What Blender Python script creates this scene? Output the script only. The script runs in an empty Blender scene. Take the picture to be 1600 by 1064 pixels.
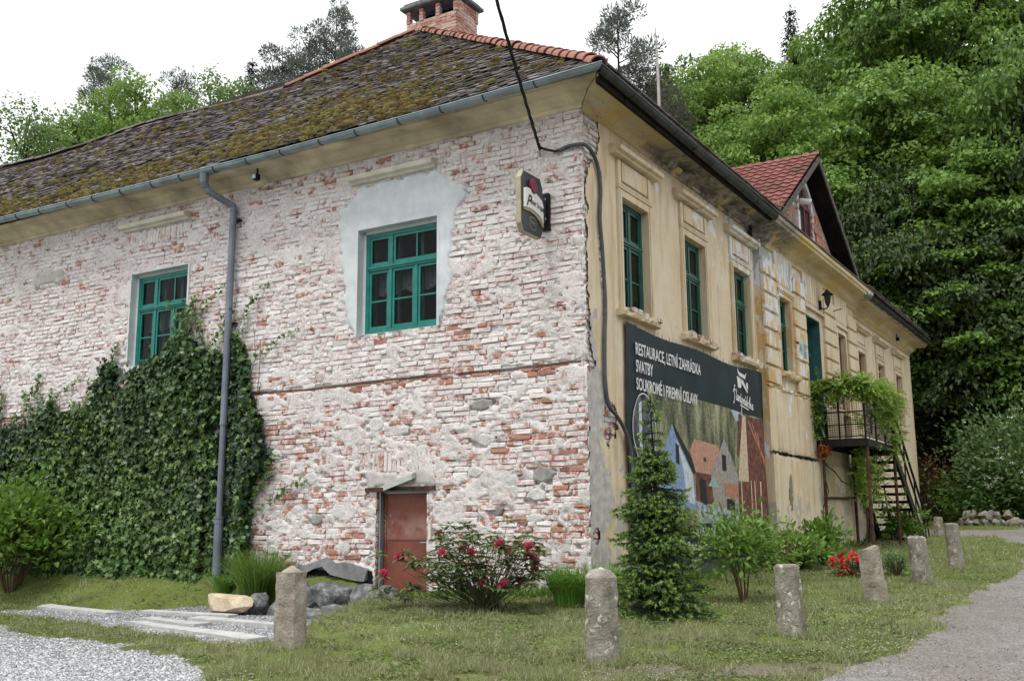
import bpy, bmesh, math, random
import numpy as np
from mathutils import Vector, Matrix
R = math.radians
random.seed(7); rng = np.random.default_rng(7)
scene = bpy.context.scene
COL = scene.collection

# ---------------------------------------------------------------- camera
AL = R(31.15)
CA, SA = math.cos(AL), math.sin(AL)
KX, KY = 1.0431, 14.4624          # house corner (x, y) in the world
cam_d = bpy.data.cameras.new('camera'); cam = bpy.data.objects.new('camera', cam_d); COL.objects.link(cam)
cam_d.sensor_width = 36; cam_d.lens = 36.344; cam_d.clip_end = 2000; cam_d.clip_start = .1
p_, r_ = R(10.2213), R(-0.4607)
w_ = Vector((0, math.cos(p_), math.sin(p_))); u0_ = Vector((0, -math.sin(p_), math.cos(p_))); x0_ = Vector((1, 0, 0))
X_ = x0_*math.cos(r_) + u0_*math.sin(r_); U_ = -x0_*math.sin(r_) + u0_*math.cos(r_)
M_ = Matrix((X_, U_, -w_)).transposed().to_4x4(); M_.translation = (0, 0, 1.6)
cam.matrix_world = M_
scene.camera = cam

# ---------------------------------------------------------------- world: overcast daylight
SUN_EL, SUN_AZ = R(66), R(215)
wd = bpy.data.worlds.new('World'); scene.world = wd; wd.use_nodes = True
nt = wd.node_tree; nt.nodes.clear()
sky = nt.nodes.new('ShaderNodeTexSky'); sky.sky_type = 'NISHITA'; sky.sun_disc = False
sky.sun_elevation = SUN_EL; sky.sun_rotation = SUN_AZ; sky.dust_density = 3; sky.air_density = 1
skm = nt.nodes.new('ShaderNodeVectorMath'); skm.operation = 'SCALE'; skm.inputs['Scale'].default_value = .09
nt.links.new(sky.outputs[0], skm.inputs[0])
tc = nt.nodes.new('ShaderNodeTexCoord'); sx = nt.nodes.new('ShaderNodeSeparateXYZ'); nt.links.new(tc.outputs['Generated'], sx.inputs[0])
rp = nt.nodes.new('ShaderNodeMapRange'); rp.inputs['From Min'].default_value = 0; rp.inputs['From Max'].default_value = 1
rp.inputs['To Min'].default_value = .84; rp.inputs['To Max'].default_value = 1.35        # cloud cover, brighter overhead
nt.links.new(sx.outputs['Z'], rp.inputs['Value'])
cn = nt.nodes.new('ShaderNodeTexNoise'); cn.inputs['Scale'].default_value = 1.6; cn.inputs['Detail'].default_value = 4
nt.links.new(tc.outputs['Generated'], cn.inputs['Vector'])
cm = nt.nodes.new('ShaderNodeMapRange'); cm.inputs['To Min'].default_value = .95; cm.inputs['To Max'].default_value = 1.05
nt.links.new(cn.outputs['Fac'], cm.inputs['Value'])
mu = nt.nodes.new('ShaderNodeMath'); mu.operation = 'MULTIPLY'; nt.links.new(rp.outputs[0], mu.inputs[0]); nt.links.new(cm.outputs[0], mu.inputs[1])
cl = nt.nodes.new('ShaderNodeVectorMath'); cl.operation = 'SCALE'; cl.inputs[0].default_value = (.985, .995, 1.0)
nt.links.new(mu.outputs[0], cl.inputs['Scale'])
mx = nt.nodes.new('ShaderNodeMixRGB'); mx.inputs['Fac'].default_value = .88
nt.links.new(skm.outputs[0], mx.inputs['Color1']); nt.links.new(cl.outputs[0], mx.inputs['Color2'])
bg = nt.nodes.new('ShaderNodeBackground'); bg.inputs['Strength'].default_value = 1.0
nt.links.new(mx.outputs[0], bg.inputs['Color'])
wo = nt.nodes.new('ShaderNodeOutputWorld'); nt.links.new(bg.outputs[0], wo.inputs[0])
sd = bpy.data.lights.new('sun', 'SUN'); sd.energy = 1.5; sd.angle = R(14); sd.color = (1, .97, .92)
so = bpy.data.objects.new('sun', sd); COL.objects.link(so)
sdir = Vector((math.sin(SUN_AZ)*math.cos(SUN_EL), math.cos(SUN_AZ)*math.cos(SUN_EL), math.sin(SUN_EL)))
so.rotation_euler = sdir.to_track_quat('Z', 'Y').to_euler()
vs = scene.view_settings; vs.view_transform = 'Standard'; vs.look = 'None'; vs.gamma = 1; vs.use_curve_mapping = False
vs.exposure = 0.58
scene.render.engine = 'CYCLES'
scene.cycles.max_bounces = 6; scene.cycles.diffuse_bounces = 3; scene.cycles.glossy_bounces = 2
scene.cycles.transmission_bounces = 3; scene.cycles.transparent_max_bounces = 6

# ---------------------------------------------------------------- numpy noise
_tab = np.random.default_rng(3).random((64, 64, 8))
def vn(x, y, k=0):
    xi = np.floor(x).astype(int); yi = np.floor(y).astype(int); fx = x-xi; fy = y-yi
    fx = fx*fx*(3-2*fx); fy = fy*fy*(3-2*fy); t = _tab[:, :, k % 8]
    a = t[xi % 64, yi % 64]; b = t[(xi+1) % 64, yi % 64]; c = t[xi % 64, (yi+1) % 64]; d = t[(xi+1) % 64, (yi+1) % 64]
    return (a*(1-fx)+b*fx)*(1-fy)+(c*(1-fx)+d*fx)*fy
def fbm(x, y, k=0, o=4):
    x = np.asarray(x, float); y = np.asarray(y, float); s = 0; a = .5; n = 0
    for i in range(o):
        s = s+a*vn(x*2**i+17.3*i, y*2**i-9.1*i, k+i); n += a; a *= .5
    return s/n
def sm(t): t = np.clip(t, 0, 1); return t*t*(3-2*t)

# ---------------------------------------------------------------- objects
ORG = {}
FRAME_H = (Matrix.Translation((KX, KY, 0)) @ Matrix.Rotation(-AL, 4, 'Z'))
def H(x, y, z): return FRAME_H @ Vector((x, y, z))      # house frame -> world
def tag(o, label=None, cat=None, group=None, kind=None):
    if label: o['label'] = label
    if cat: o['category'] = cat
    if group: o['group'] = group
    if kind: o['kind'] = kind
    return o
def thing(name, label, cat, loc=(0, 0, 0), frame='W', group=None, kind=None, rz=0):
    o = bpy.data.objects.new(name, None); COL.objects.link(o); o.empty_display_size = .2
    if frame == 'H': o.matrix_world = FRAME_H @ Matrix.Translation(loc)
    else: o.matrix_world = Matrix.Translation(loc) @ Matrix.Rotation(rz, 4, 'Z')
    ORG[o.name] = np.array(loc, float)
    return tag(o, label, cat, group, kind)
def link(name, me, mats, parent=None, loc=None, frame='W'):
    o = bpy.data.objects.new(name, me); COL.objects.link(o)
    if not isinstance(mats, (list, tuple)): mats = [mats]
    if len(me.materials) == 0:
        for m in mats: me.materials.append(m)
    if parent is not None:
        o.parent = parent
        if loc is not None: o.location = loc
        ORG[o.name] = ORG[parent.name]
    else:
        loc = loc if loc is not None else (0, 0, 0)
        o.matrix_world = (FRAME_H if frame == 'H' else Matrix.Identity(4)) @ Matrix.Translation(loc)
        ORG[o.name] = np.array(loc, float)
    return o
def npmesh(name, V, Fc, mi=None, rnd=None, smooth=False):
    """Fc: (n,k) int array or list of arrays of different k"""
    me = bpy.data.meshes.new(name)
    if isinstance(Fc, np.ndarray): Fc = [Fc]
    Fc = [f for f in Fc if len(f)]
    V = np.asarray(V, np.float32)
    tot = np.concatenate([np.full(len(f), f.shape[1], np.int32) for f in Fc]); idx = np.concatenate([f.ravel() for f in Fc]).astype(np.int32)
    st = np.concatenate([[0], np.cumsum(tot)[:-1]]).astype(np.int32)
    me.vertices.add(len(V)); me.vertices.foreach_set('co', V.ravel())
    me.loops.add(len(idx)); me.loops.foreach_set('vertex_index', idx)
    me.polygons.add(len(tot)); me.polygons.foreach_set('loop_start', st)
    if mi is not None: me.polygons.foreach_set('material_index', np.asarray(mi, np.int32))
    me.update(calc_edges=True)
    me.polygons.foreach_set('use_smooth', np.full(len(tot), bool(smooth)))
    if rnd is not None:
        at = me.attributes.new('rnd', 'FLOAT', 'FACE'); at.data.foreach_set('value', np.asarray(rnd, np.float32))
    me.validate(verbose=False)
    return me
class MB:
    def __init__(s): s.v = []; s.f = []; s.m = []; s.r = []; s.cm = 0; s.cr = None
    def add(s, vs_, fs, mi=None):
        n = len(s.v); s.v.extend([tuple(v) for v in vs_]); q = s.cr if s.cr is not None else random.random()
        for f in fs: s.f.append([i+n for i in f]); s.m.append(s.cm if mi is None else mi); s.r.append(q)
        return s
    def box(s, x, y, z, mi=None):
        x0, x1 = x; y0, y1 = y; z0, z1 = z
        vs_ = [(a, b, c) for c in (z0, z1) for b in (y0, y1) for a in (x0, x1)]
        return s.add(vs_, [(0, 2, 3, 1), (4, 5, 7, 6), (0, 1, 5, 4), (2, 6, 7, 3), (0, 4, 6, 2), (1, 3, 7, 5)], mi)
    def hexa(s, b, t, mi=None):   # bottom ring and top ring
        n = len(b); vs_ = list(b)+list(t)
        fs = [tuple(range(n))[::-1], tuple(range(n, 2*n))]+[(i, (i+1) % n, n+(i+1) % n, n+i) for i in range(n)]
        return s.add(vs_, fs, mi)
    def tube(s, pts, rad, n=8, mi=None, cap=True):
        pts = [Vector(p) for p in pts]; k = len(pts); rad = rad if isinstance(rad, (list, tuple)) else [rad]*k
        vs_ = []; ref = None
        for i, p in enumerate(pts):
            d = (pts[min(i+1, k-1)]-pts[max(i-1, 0)]).normalized()
            if ref is None: ref = d.orthogonal().normalized()
            a = (ref-d*ref.dot(d)); a = a.normalized() if a.length > 1e-4 else d.orthogonal().normalized(); ref = a; b = d.cross(a)
            for j in range(n):
                t = 2*math.pi*j/n; vs_.append(p+(a*math.cos(t)+b*math.sin(t))*rad[i])
        fs = [(i*n+j, i*n+(j+1) % n, (i+1)*n+(j+1) % n, (i+1)*n+j) for i in range(k-1) for j in range(n)]
        if cap: fs += [tuple(range(n))[::-1], tuple(range((k-1)*n, k*n))]
        return s.add(vs_, fs, mi)
    def sweep(s, prof, path, mi=None, cap=True):  # prof: list of (x,z) ; path: list of origins & (xdir) -> verts
        k = len(prof); vs_ = []
        for (o, xd) in path:
            for (a, b) in prof: vs_.append((o[0]+xd[0]*a, o[1]+xd[1]*a, o[2]+b))
        fs = [(i*k+j, i*k+(j+1) % k, (i+1)*k+(j+1) % k, (i+1)*k+j) for i in range(len(path)-1) for j in range(k)]
        if cap: fs += [tuple(range(k)), tuple(range((len(path)-1)*k, len(path)*k))[::-1]]
        return s.add(vs_, fs, mi)
    def build(s, name, mats, parent=None, loc=None, frame='W', smooth=False, label=None, cat=None, group=None, kind=None, bevel=0):
        if parent is not None: off = ORG[parent.name]
        else: off = np.array(loc if loc is not None else (0, 0, 0), float)
        V = np.array(s.v, float)-off
        me = bpy.data.meshes.new(name); me.from_pydata(V.tolist(), [], s.f)
        me.polygons.foreach_set('material_index', s.m)
        at = me.attributes.new('rnd', 'FLOAT', 'FACE'); at.data.foreach_set('value', s.r)
        bm = bmesh.new(); bm.from_mesh(me); bmesh.ops.delete(bm, geom=[v for v in bm.verts if not v.link_faces], context='VERTS'); bmesh.ops.recalc_face_normals(bm, faces=bm.faces)
        if bevel: bmesh.ops.bevel(bm, geom=list(bm.edges), offset=bevel, segments=1, affect='EDGES')
        bm.to_mesh(me); bm.free()
        if smooth: me.polygons.foreach_set('use_smooth', [True]*len(me.polygons))
        me.update()
        o = link(name, me, mats, parent, None if parent is not None else off, frame)
        return tag(o, label, cat, group, kind)
def dup(o, parent=None, label=None):
    c = o.copy(); COL.objects.link(c); ORG[c.name] = ORG[o.name]
    if parent is not None: c.parent = parent
    for ch in list(o.children): dup(ch, c)
    if label: c['label'] = label
    return c

# ---------------------------------------------------------------- materials
class NM:
    def __init__(s, name, rough=.8, spec=.3):
        s.m = bpy.data.materials.new(name); s.m.use_nodes = True; s.t = s.m.node_tree
        s.b = s.t.nodes['Principled BSDF']; s.b.inputs['Roughness'].default_value = rough
        s.b.inputs['Specular IOR Level'].default_value = spec
        g = s.t.nodes.new('ShaderNodeNewGeometry'); s.P = g.outputs['Position']
    def house(s):
        n = s.t.nodes.new('ShaderNodeTexCoord'); n.object = HOUSE_REF; s.P = n.outputs['Object']; return s.P
    def set(s, k, v):
        i = s.b.inputs[k]
        if hasattr(v, 'links') or isinstance(v, bpy.types.NodeSocket): s.t.links.new(v, i)
        else: i.default_value = v
    def noise(s, scale, det=3, rough=.55, vec=None, dist=0):
        n = s.t.nodes.new('ShaderNodeTexNoise'); n.inputs['Scale'].default_value = scale; n.inputs['Detail'].default_value = det
        n.inputs['Roughness'].default_value = rough; n.inputs['Distortion'].default_value = dist
        s.t.links.new(vec or s.P, n.inputs['Vector']); return n.outputs['Fac']
    def vor(s, scale, feat='F1', vec=None, out='Distance'):
        n = s.t.nodes.new('ShaderNodeTexVoronoi'); n.feature = feat; n.inputs['Scale'].default_value = scale
        s.t.links.new(vec or s.P, n.inputs['Vector']); return n.outputs[out]
    def stretch(s, sc, vec=None, loc=(0, 0, 0)):
        n = s.t.nodes.new('ShaderNodeMapping'); n.inputs['Scale'].default_value = sc; n.inputs['Location'].default_value = loc
        s.t.links.new(vec or s.P, n.inputs['Vector']); return n.outputs[0]
    def sep(s, ax, vec=None):
        n = s.t.nodes.new('ShaderNodeSeparateXYZ'); s.t.links.new(vec or s.P, n.inputs[0]); return n.outputs[ax]
    def math(s, op, a, b=None, c=None, clamp=False):
        n = s.t.nodes.new('ShaderNodeMath'); n.operation = op; n.use_clamp = clamp
        for i, v in enumerate((a, b, c)):
            if v is None: continue
            if isinstance(v, (int, float)): n.inputs[i].default_value = v
            else: s.t.links.new(v, n.inputs[i])
        return n.outputs[0]
    def step(s, f, lo, hi, a=0., b=1.):
        n = s.t.nodes.new('ShaderNodeMapRange'); n.interpolation_type = 'SMOOTHSTEP'
        for k, v in (('From Min', lo), ('From Max', hi), ('To Min', a), ('To Max', b)): n.inputs[k].default_value = v
        s.t.links.new(f, n.inputs['Value']); return n.outputs[0]
    def ramp(s, f, stops, interp='LINEAR'):
        n = s.t.nodes.new('ShaderNodeValToRGB'); n.color_ramp.interpolation = interp
        while len(n.color_ramp.elements) < len(stops): n.color_ramp.elements.new(.5)
        for e, (p, c) in zip(n.color_ramp.elements, stops): e.position = p; e.color = (*c, 1)
        s.t.links.new(f, n.inputs[0]); return n.outputs[0]
    def mix(s, f, a, b, mode='MIX'):
        n = s.t.nodes.new('ShaderNodeMixRGB'); n.blend_type = mode
        for i, v in enumerate((f, a, b)):
            if isinstance(v, (int, float)): n.inputs[i].default_value = v
            elif isinstance(v, tuple): n.inputs[i].default_value = (*v, 1)
            else: s.t.links.new(v, n.inputs[i])
        return n.outputs[0]
    def rnd(s):
        a = s.t.nodes.new('ShaderNodeAttribute'); a.attribute_name = 'rnd'
        o = s.t.nodes.new('ShaderNodeObjectInfo')
        return s.math('FRACT', s.math('ADD', a.outputs['Fac'], o.outputs['Random']))
    def bump(s, h, strength=.5, dist=.01):
        n = s.t.nodes.new('ShaderNodeBump'); n.inputs['Strength'].default_value = strength; n.inputs['Distance'].default_value = dist
        s.t.links.new(h, n.inputs['Height']); s.t.links.new(n.outputs[0], s.b.inputs['Normal'])
    def col(s, c): s.set('Base Color', (*c, 1) if isinstance(c, tuple) else c); return s

HOUSE_REF = thing('old_brick_house', 'two storey old house with whitewashed brick side, peeling ochre front and mossy tiled roof', 'house', (KX, KY, 0), 'W', rz=-AL)
ORG[HOUSE_REF.name] = np.array((0., 0., 0.))
HR = HOUSE_REF

def simple(name, c, rough=.7, spec=.3, var=.15, scale=8, bump=0, metal=0):
    n = NM(name, rough, spec); f = n.noise(scale, 4)
    d = tuple(max(0, x*(1-var*1.6)) for x in c); l = tuple(min(1, x*(1+var)) for x in c)
    n.col(n.ramp(f, [(.3, d), (.7, l)])); n.set('Metallic', metal)
    if bump: n.bump(n.noise(scale*5, 4), bump, .01)
    return n.m
# whitewashed brick
def m_white_brick(name, exposed=False, bias=0.):
    n = NM(name, .9, .15); P = n.house(); z = n.sep('Z')
    r = n.rnd(); big = n.noise(.55, 3); med = n.noise(6, 4, .6); fine = n.noise(32, 3, .6)
    white = n.mix(n.step(fine, .35, .7), (.56, .505, .485), (.76, .705, .69))
    white = n.mix(n.step(big, .38, .62, 0, .8), white, (.77, .735, .72))
    pinkw = n.mix(r, (.46, .33, .30), (.60, .48, .455))
    brick = n.ramp(r, [(0, (.27, .10, .075)), (.3, (.40, .165, .115)), (.55, (.34, .135, .11)), (.8, (.45, .20, .12)), (1, (.22, .10, .085))])
    brick = n.mix(n.step(fine, .3, .75, 0, .5), brick, (.50, .33, .27))
    low = n.step(z, 4.2, 2.5, 0, .06)
    e = n.math('ADD', n.math('ADD', n.math('MULTIPLY', med, .62), n.math('MULTIPLY', r, .19)), n.math('ADD', n.math('MULTIPLY', n.noise(14, 3), .28), low))
    e = n.math('ADD', e, n.math('MULTIPLY', n.noise(1.3, 2), .16))
    e = n.math('ADD', e, bias)
    c = n.mix(n.step(e, .61, .74), white, pinkw)
    c = n.mix(1. if exposed else n.step(e, .735, .77), c, brick)
    if exposed: c = n.mix(n.step(n.math('ADD', n.noise(11, 4, .65), n.math('MULTIPLY', fine, .25)), *((.60, .66) if exposed is True else (.74, .80))), brick, n.mix(.5, white, pinkw))
    speck = n.step(n.noise(75, 2), .66, .74, 0, .45)
    c = n.mix(speck, c, (.17, .13, .115))
    c = n.mix(n.step(n.noise(1.1, 5, .7, n.stretch((1, 1, .35))), .58, .75, 0, .3), c, (.36, .32, .30))
    n.col(c); n.bump(n.math('ADD', med, n.math('MULTIPLY', fine, .6)), .4, .01)
    return n.m
M = {}
M['wbrick'] = m_white_brick('whitewashed_brick'); M['ebrick'] = m_white_brick('bare_brick', True); M['rbrick'] = m_white_brick('red_brick', 2)
def m_mortar():
    n = NM('old_lime_mortar', .95, .1); P = n.house()
    f = n.noise(24, 4, .65); g = n.noise(2.2, 4)
    c = n.mix(n.step(f, .3, .7), (.46, .42, .40), (.74, .695, .68))
    c = n.mix(n.step(g, .45, .62, 0, .55), c, (.76, .725, .71))
    c = n.mix(n.step(n.noise(60, 2), .62, .72, 0, .5), c, (.22, .17, .155))
    c = n.mix(n.step(n.noise(5, 3), .60, .70, 0, .45), c, (.50, .30, .25))
    n.col(c); n.bump(n.math('ADD', f, n.noise(70, 2)), .7, .012); return n.m
M['mortar'] = m_mortar()
def m_cement(name, c0, c1, sc=3.):
    n = NM(name, .92, .15); n.house(); f = n.noise(sc, 5, .62); g = n.noise(sc*14, 4)
    c = n.ramp(f, [(.3, c0), (.68, c1)]); c = n.mix(n.step(g, .58, .75, 0, .3), c, tuple(x*.6 for x in c0))
    n.col(c); n.bump(n.math('ADD', f, n.math('MULTIPLY', g, .5)), .5, .012); return n.m
M['cement'] = m_cement('pale_cement_render', (.50, .53, .545), (.66, .69, .70))
M['grender'] = m_cement('rough_grey_render', (.36, .335, .31), (.58, .55, .52), 7)
M['gdark'] = m_cement('dark_grey_cement', (.10, .10, .105), (.21, .21, .215), 5)
def m_ochre(name='peeling_ochre_plaster', peel=0.):
    n = NM(name, .9, .12); n.house(); y = n.sep('Y'); z = n.sep('Z')
    st = n.stretch((1, 1, .16)); f = n.noise(1.2, 5, .6); stn = n.noise(5, 4, .6, st); fine = n.noise(40, 3)
    c = n.ramp(f, [(.3, (.61, .50, .335)), (.5, (.665, .565, .405)), (.72, (.70, .615, .475))])
    c = n.mix(n.step(stn, .46, .70, 0, .65), c, (.46, .335, .19))
    if peel: c = n.mix(n.step(n.noise(2.6, 4), .50, .56, 0, .75), c, (.56, .35, .13))
    c = n.mix(n.step(n.noise(3, 3, .6, st), .58, .7, 0, .45), c, (.66, .42, .25))
    # whitewash showing where the paint has come off: more towards the bay and under the cornice
    zz = n.step(z, 5.6, 7.3, -.03, .11); yy = n.step(y, 2.5, 7.5, -.14, .02); yy2 = n.step(y, 10.0, 13, 0, -.20)
    pm = n.math('ADD', n.noise(2.1, 5, .62, n.stretch((1, 1, .55))), n.math('ADD', n.math('ADD', zz, yy), n.math('ADD', yy2, peel)))
    c = n.mix(n.step(pm, .60, .625), c, (.70, .70, .69)); c = n.mix(n.step(pm, .70, .74), c, (.42, .42, .41))
    low = n.math('ADD', n.noise(1.7, 5, .65), n.step(z, 3.4, 1.2, -.05, .135))
    c = n.mix(n.step(low, .60, .65, 0, .85), c, (.40, .38, .36))
    c = n.mix(n.step(fine, .64, .76, 0, .4), c, (.38, .32, .25))
    n.col(c); n.bump(n.math('ADD', n.step(pm, .6, .64, 1, 0), n.math('MULTIPLY', n.noise(12, 4), .8)), .45, .012); return n.m
M['ochre'] = m_ochre(); M['ochre_peel'] = m_ochre('badly_peeled_plaster', .045)
def m_cornice():
    n = NM('stained_cornice_plaster', .9, .12); n.house(); y = n.sep('Y'); x = n.sep('X')
    st = n.stretch((.25, .25, 3)); f = n.noise(3, 5, .6, st)
    c = n.ramp(f, [(.3, (.42, .32, .18)), (.5, (.58, .47, .28)), (.7, (.66, .57, .39))])
    c = n.mix(n.step(n.noise(1.5, 4), .5, .65, 0, .8), c, (.58, .42, .14))
    d = n.math('MULTIPLY', n.step(y, 2.2, 2.9), n.step(y, 9.6, 8.6))
    br = n.ramp(n.noise(7, 5, .65), [(.3, (.10, .085, .07)), (.5, (.27, .24, .20)), (.62, (.40, .37, .33)), (.75, (.26, .11, .08))])
    c = n.mix(n.math('MULTIPLY', d, n.step(n.noise(1.3, 3), .36, .42)), c, br)
    c = n.mix(n.step(n.noise(2.6, 5, .7), .60, .68, 0, .75), c, (.50, .50, .49))
    c = n.mix(n.step(n.noise(9, 4, .7), .60, .7, 0, .6), c, (.13, .11, .08))
    n.col(c); n.bump(n.noise(14, 5, .65), .6, .02); return n.m
M['cornice'] = m_cornice()
M['cornice_left'] = simple('yellow_stained_cornice', (.58, .50, .35), .9, .1, .28, 1.6, .4)
M['hood'] = simple('cream_hood_plaster', (.66, .62, .52), .85, .15, .12, 5, .3)
M['teal'] = simple('teal_green_window_paint', (.005, .18, .145), .42, .45, .18, 7, .05)
M['dteal'] = simple('dark_green_window_paint', (.004, .085, .062), .45, .4, .18, 7, .05)
M['brownwood'] = simple('red_brown_wood', (.16, .05, .025), .6, .3, .3, 9, .2)
M['iron'] = simple('black_rusty_iron', (.012, .010, .009), .75, .3, .5, 14, .3)
M['rust'] = simple('rust_brown_iron', (.085, .038, .026), .8, .25, .4, 9, .3)
M['zinc'] = simple('zinc_sheet', (.27, .33, .36), .38, .5, .18, 3, .05, .55)
M['pipe'] = simple('grey_zinc_pipe', (.16, .185, .225), .5, .5, .2, 2.5, .05, .2)
M['dgutter'] = simple('weathered_dark_gutter', (.045, .052, .048), .5, .4, .4, 3, .1, .3)
M['cable'] = simple('grey_cable_conduit', (.085, .09, .10), .6, .3, .15, 9)
M['wire'] = simple('black_twisted_wire', (.012, .012, .012), .6, .3, .1, 9)
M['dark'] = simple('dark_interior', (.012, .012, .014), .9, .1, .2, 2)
M['curtain'] = simple('white_lace_curtain', (.42, .42, .44), .9, .1, .2, 20, .3)
M['blind'] = simple('dull_beige_blind', (.36, .31, .24), .9, .1, .15, 3)
def m_glass(name, tint=(.55, .6, .62)):
    n = NM(name, .03, .35); n.col(tint); n.set('Transmission Weight', 1.0); n.set('IOR', 1.18)
    n.bump(n.noise(2.5, 2), .05, .01); return n.m
M['glass'] = m_glass('old_window_glass')
def m_roof(name, base, rim):
    n = NM(name, .92, .12); n.house(); r = n.rnd(); f = n.noise(10, 4, .6); g = n.noise(1.1, 5, .65)
    c = n.ramp(r, [(0, base[0]), (.5, base[1]), (1, base[2])])
    c = n.mix(n.step(f, .45, .72, 0, .6), c, rim)
    c = n.mix(n.step(g, .50, .62, 0, .6), c, (.055, .048, .028))
    c = n.mix(n.step(n.noise(4, 4, .7), .60, .70, 0, .6), c, (.11, .10, .035))
    n.col(c); n.bump(f, .5, .01); return n.m
M['tile'] = m_roof('weathered_plain_tile', ((.085, .074, .072), (.14, .12, .115), (.19, .17, .165)), (.27, .25, .245))
M['redtile'] = m_roof('red_roof_tile', ((.14, .048, .042), (.19, .066, .057), (.225, .085, .075)), (.27, .15, .135))
def m_ridge():
    n = NM('terracotta_ridge_tile', .88, .15); n.house(); r = n.rnd(); f = n.noise(9, 4, .6)
    c = n.ramp(r, [(0, (.26, .125, .095)), (.5, (.34, .165, .125)), (1, (.30, .13, .095))])
    c = n.mix(n.step(f, .52, .68, 0, .6), c, (.21, .16, .14)); c = n.mix(n.step(n.noise(5, 3), .6, .7, 0, .6), c, (.19, .17, .08))
    n.col(c); n.bump(f, .4, .01); return n.m
M['ridge'] = m_ridge()
def m_moss():
    n = NM('roof_moss', 1, .05); n.house(); g = n.noise(1.3, 3); r = n.rnd()
    c = n.mix(n.step(g, .42, .6), (.10, .088, .03), (.11, .066, .034))
    c = n.mix(n.math('POWER', r, 2.), c, (.19, .165, .06)); c = n.mix(n.step(n.noise(50, 3), .4, .7, 0, .6), c, (.06, .05, .018))
    n.col(c); n.bump(n.noise(60, 3), .9, .02); return n.m
M['moss'] = m_moss()
def m_chimney():
    n = NM('weathered_chimney_brick', .92, .12); n.house(); r = n.rnd(); f = n.noise(9, 4, .6)
    c = n.ramp(r, [(0, (.36, .17, .13)), (.4, (.45, .25, .20)), (.7, (.50, .33, .28)), (1, (.55, .43, .38))])
    c = n.mix(n.step(f, .5, .7, 0, .7), c, (.54, .44, .40)); n.col(c); n.bump(f, .5, .01); return n.m
M['chim'] = m_chimney()
def m_leaf(name, stops, rough=.5, trans=.25, hue=0.):
    n = NM(name, rough, .35); r = n.rnd(); big = n.noise(.5, 3)
    c = n.ramp(r, [(i/(len(stops)-1), s) for i, s in enumerate(stops)])
    c = n.mix(n.step(big, .35, .65, 0, .35), c, tuple(x*.7 for x in stops[-1]))
    n.col(c)
    if trans:
        tr = n.t.nodes.new('ShaderNodeBsdfTranslucent'); n.t.links.new(n.mix(.5, c, tuple(min(1, x*1.8) for x in stops[-1])), tr.inputs[0])
        ms = n.t.nodes.new('ShaderNodeMixShader'); ms.inputs[0].default_value = trans
        n.t.links.new(n.b.outputs[0], ms.inputs[1]); n.t.links.new(tr.outputs[0], ms.inputs[2])
        n.t.links.new(ms.outputs[0], n.t.nodes['Material Output'].inputs[0])
    return n.m
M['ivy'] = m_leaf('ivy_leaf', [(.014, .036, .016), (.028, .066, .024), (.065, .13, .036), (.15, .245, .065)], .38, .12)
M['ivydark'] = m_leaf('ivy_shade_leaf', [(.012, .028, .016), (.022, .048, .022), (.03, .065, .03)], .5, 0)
M['maple'] = m_leaf('maple_leaf', [(.036, .078, .014), (.075, .150, .024), (.125, .230, .038), (.20, .325, .06)], .55, .22)
M['lime'] = m_leaf('light_green_leaf', [(.065, .13, .022), (.12, .21, .034), (.18, .30, .05), (.25, .38, .08)], .55, .28)
M['darkleaf'] = m_leaf('deep_green_leaf', [(.018, .034, .010), (.032, .056, .014), (.055, .088, .022)], .55, .2)
M['birch'] = m_leaf('pale_green_leaf', [(.08, .14, .04), (.12, .20, .05), (.17, .26, .08)], .6, .3)
M['pine'] = m_leaf('blue_green_needles', [(.065, .082, .068), (.10, .122, .10), (.145, .17, .14)], .8, .25)
M['pinegrey'] = m_leaf('dry_grey_needles', [(.06, .065, .045), (.09, .09, .065), (.13, .125, .10)], .8, .1)
M['needle'] = m_leaf('spruce_needles', [(.010, .026, .012), (.018, .042, .018), (.032, .064, .022)], .5, .05)
M['newtip'] = m_leaf('fresh_spruce_tips', [(.12, .20, .04), (.18, .28, .06), (.26, .38, .09)], .55, .2)
M['rhodo'] = m_leaf('rhododendron_leaf', [(.06, .09, .035), (.11, .155, .06), (.17, .22, .09)], .35, .1)
M['pink'] = m_leaf('crimson_pink_petal', [(.50, .02, .06), (.66, .04, .12), (.75, .12, .22)], .6, .2)
M['redfl'] = m_leaf('bright_red_petal', [(.45, .005, .012), (.65, .01, .02), (.75, .03, .04)], .6, .1)
M['whitefl'] = m_leaf('white_petal', [(.6, .6, .55), (.75, .75, .7), (.8, .8, .78)], .7, .1)
M['wist'] = m_leaf('climber_leaf', [(.08, .15, .02), (.15, .25, .035), (.23, .35, .06), (.32, .45, .10)], .5, .3)
M['reed'] = m_leaf('long_grass_blade', [(.07, .16, .02), (.12, .25, .03), (.18, .34, .06)], .5, .3)
M['shrub'] = m_leaf('bright_shrub_leaf', [(.06, .12, .018), (.11, .20, .03), (.17, .29, .05)], .5, .3)
M['elder'] = m_leaf('elder_leaf', [(.07, .13, .045), (.12, .20, .07), (.19, .29, .11)], .5, .25)
M['bronze'] = m_leaf('brown_red_leaf', [(.08, .04, .02), (.14, .07, .03), (.14, .13, .04)], .6, .1)
M['bark'] = simple('dark_bark', (.045, .036, .028), .95, .1, .4, 6, .8)
M['stem'] = simple('brown_stem', (.11, .075, .045), .9, .1, .3, 9, .4)
def m_rock(name, a, b, c3, sc=6):
    n = NM(name, .9, .2); f = n.noise(sc, 5, .65); g = n.noise(sc*7, 4, .6)
    c = n.ramp(f, [(.3, a), (.5, b), (.7, c3)]); c = n.mix(n.step(g, .55, .72, 0, .5), c, tuple(x*.45 for x in a))
    n.col(c); n.bump(n.math('ADD', f, g), .8, .02); return n.m
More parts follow.
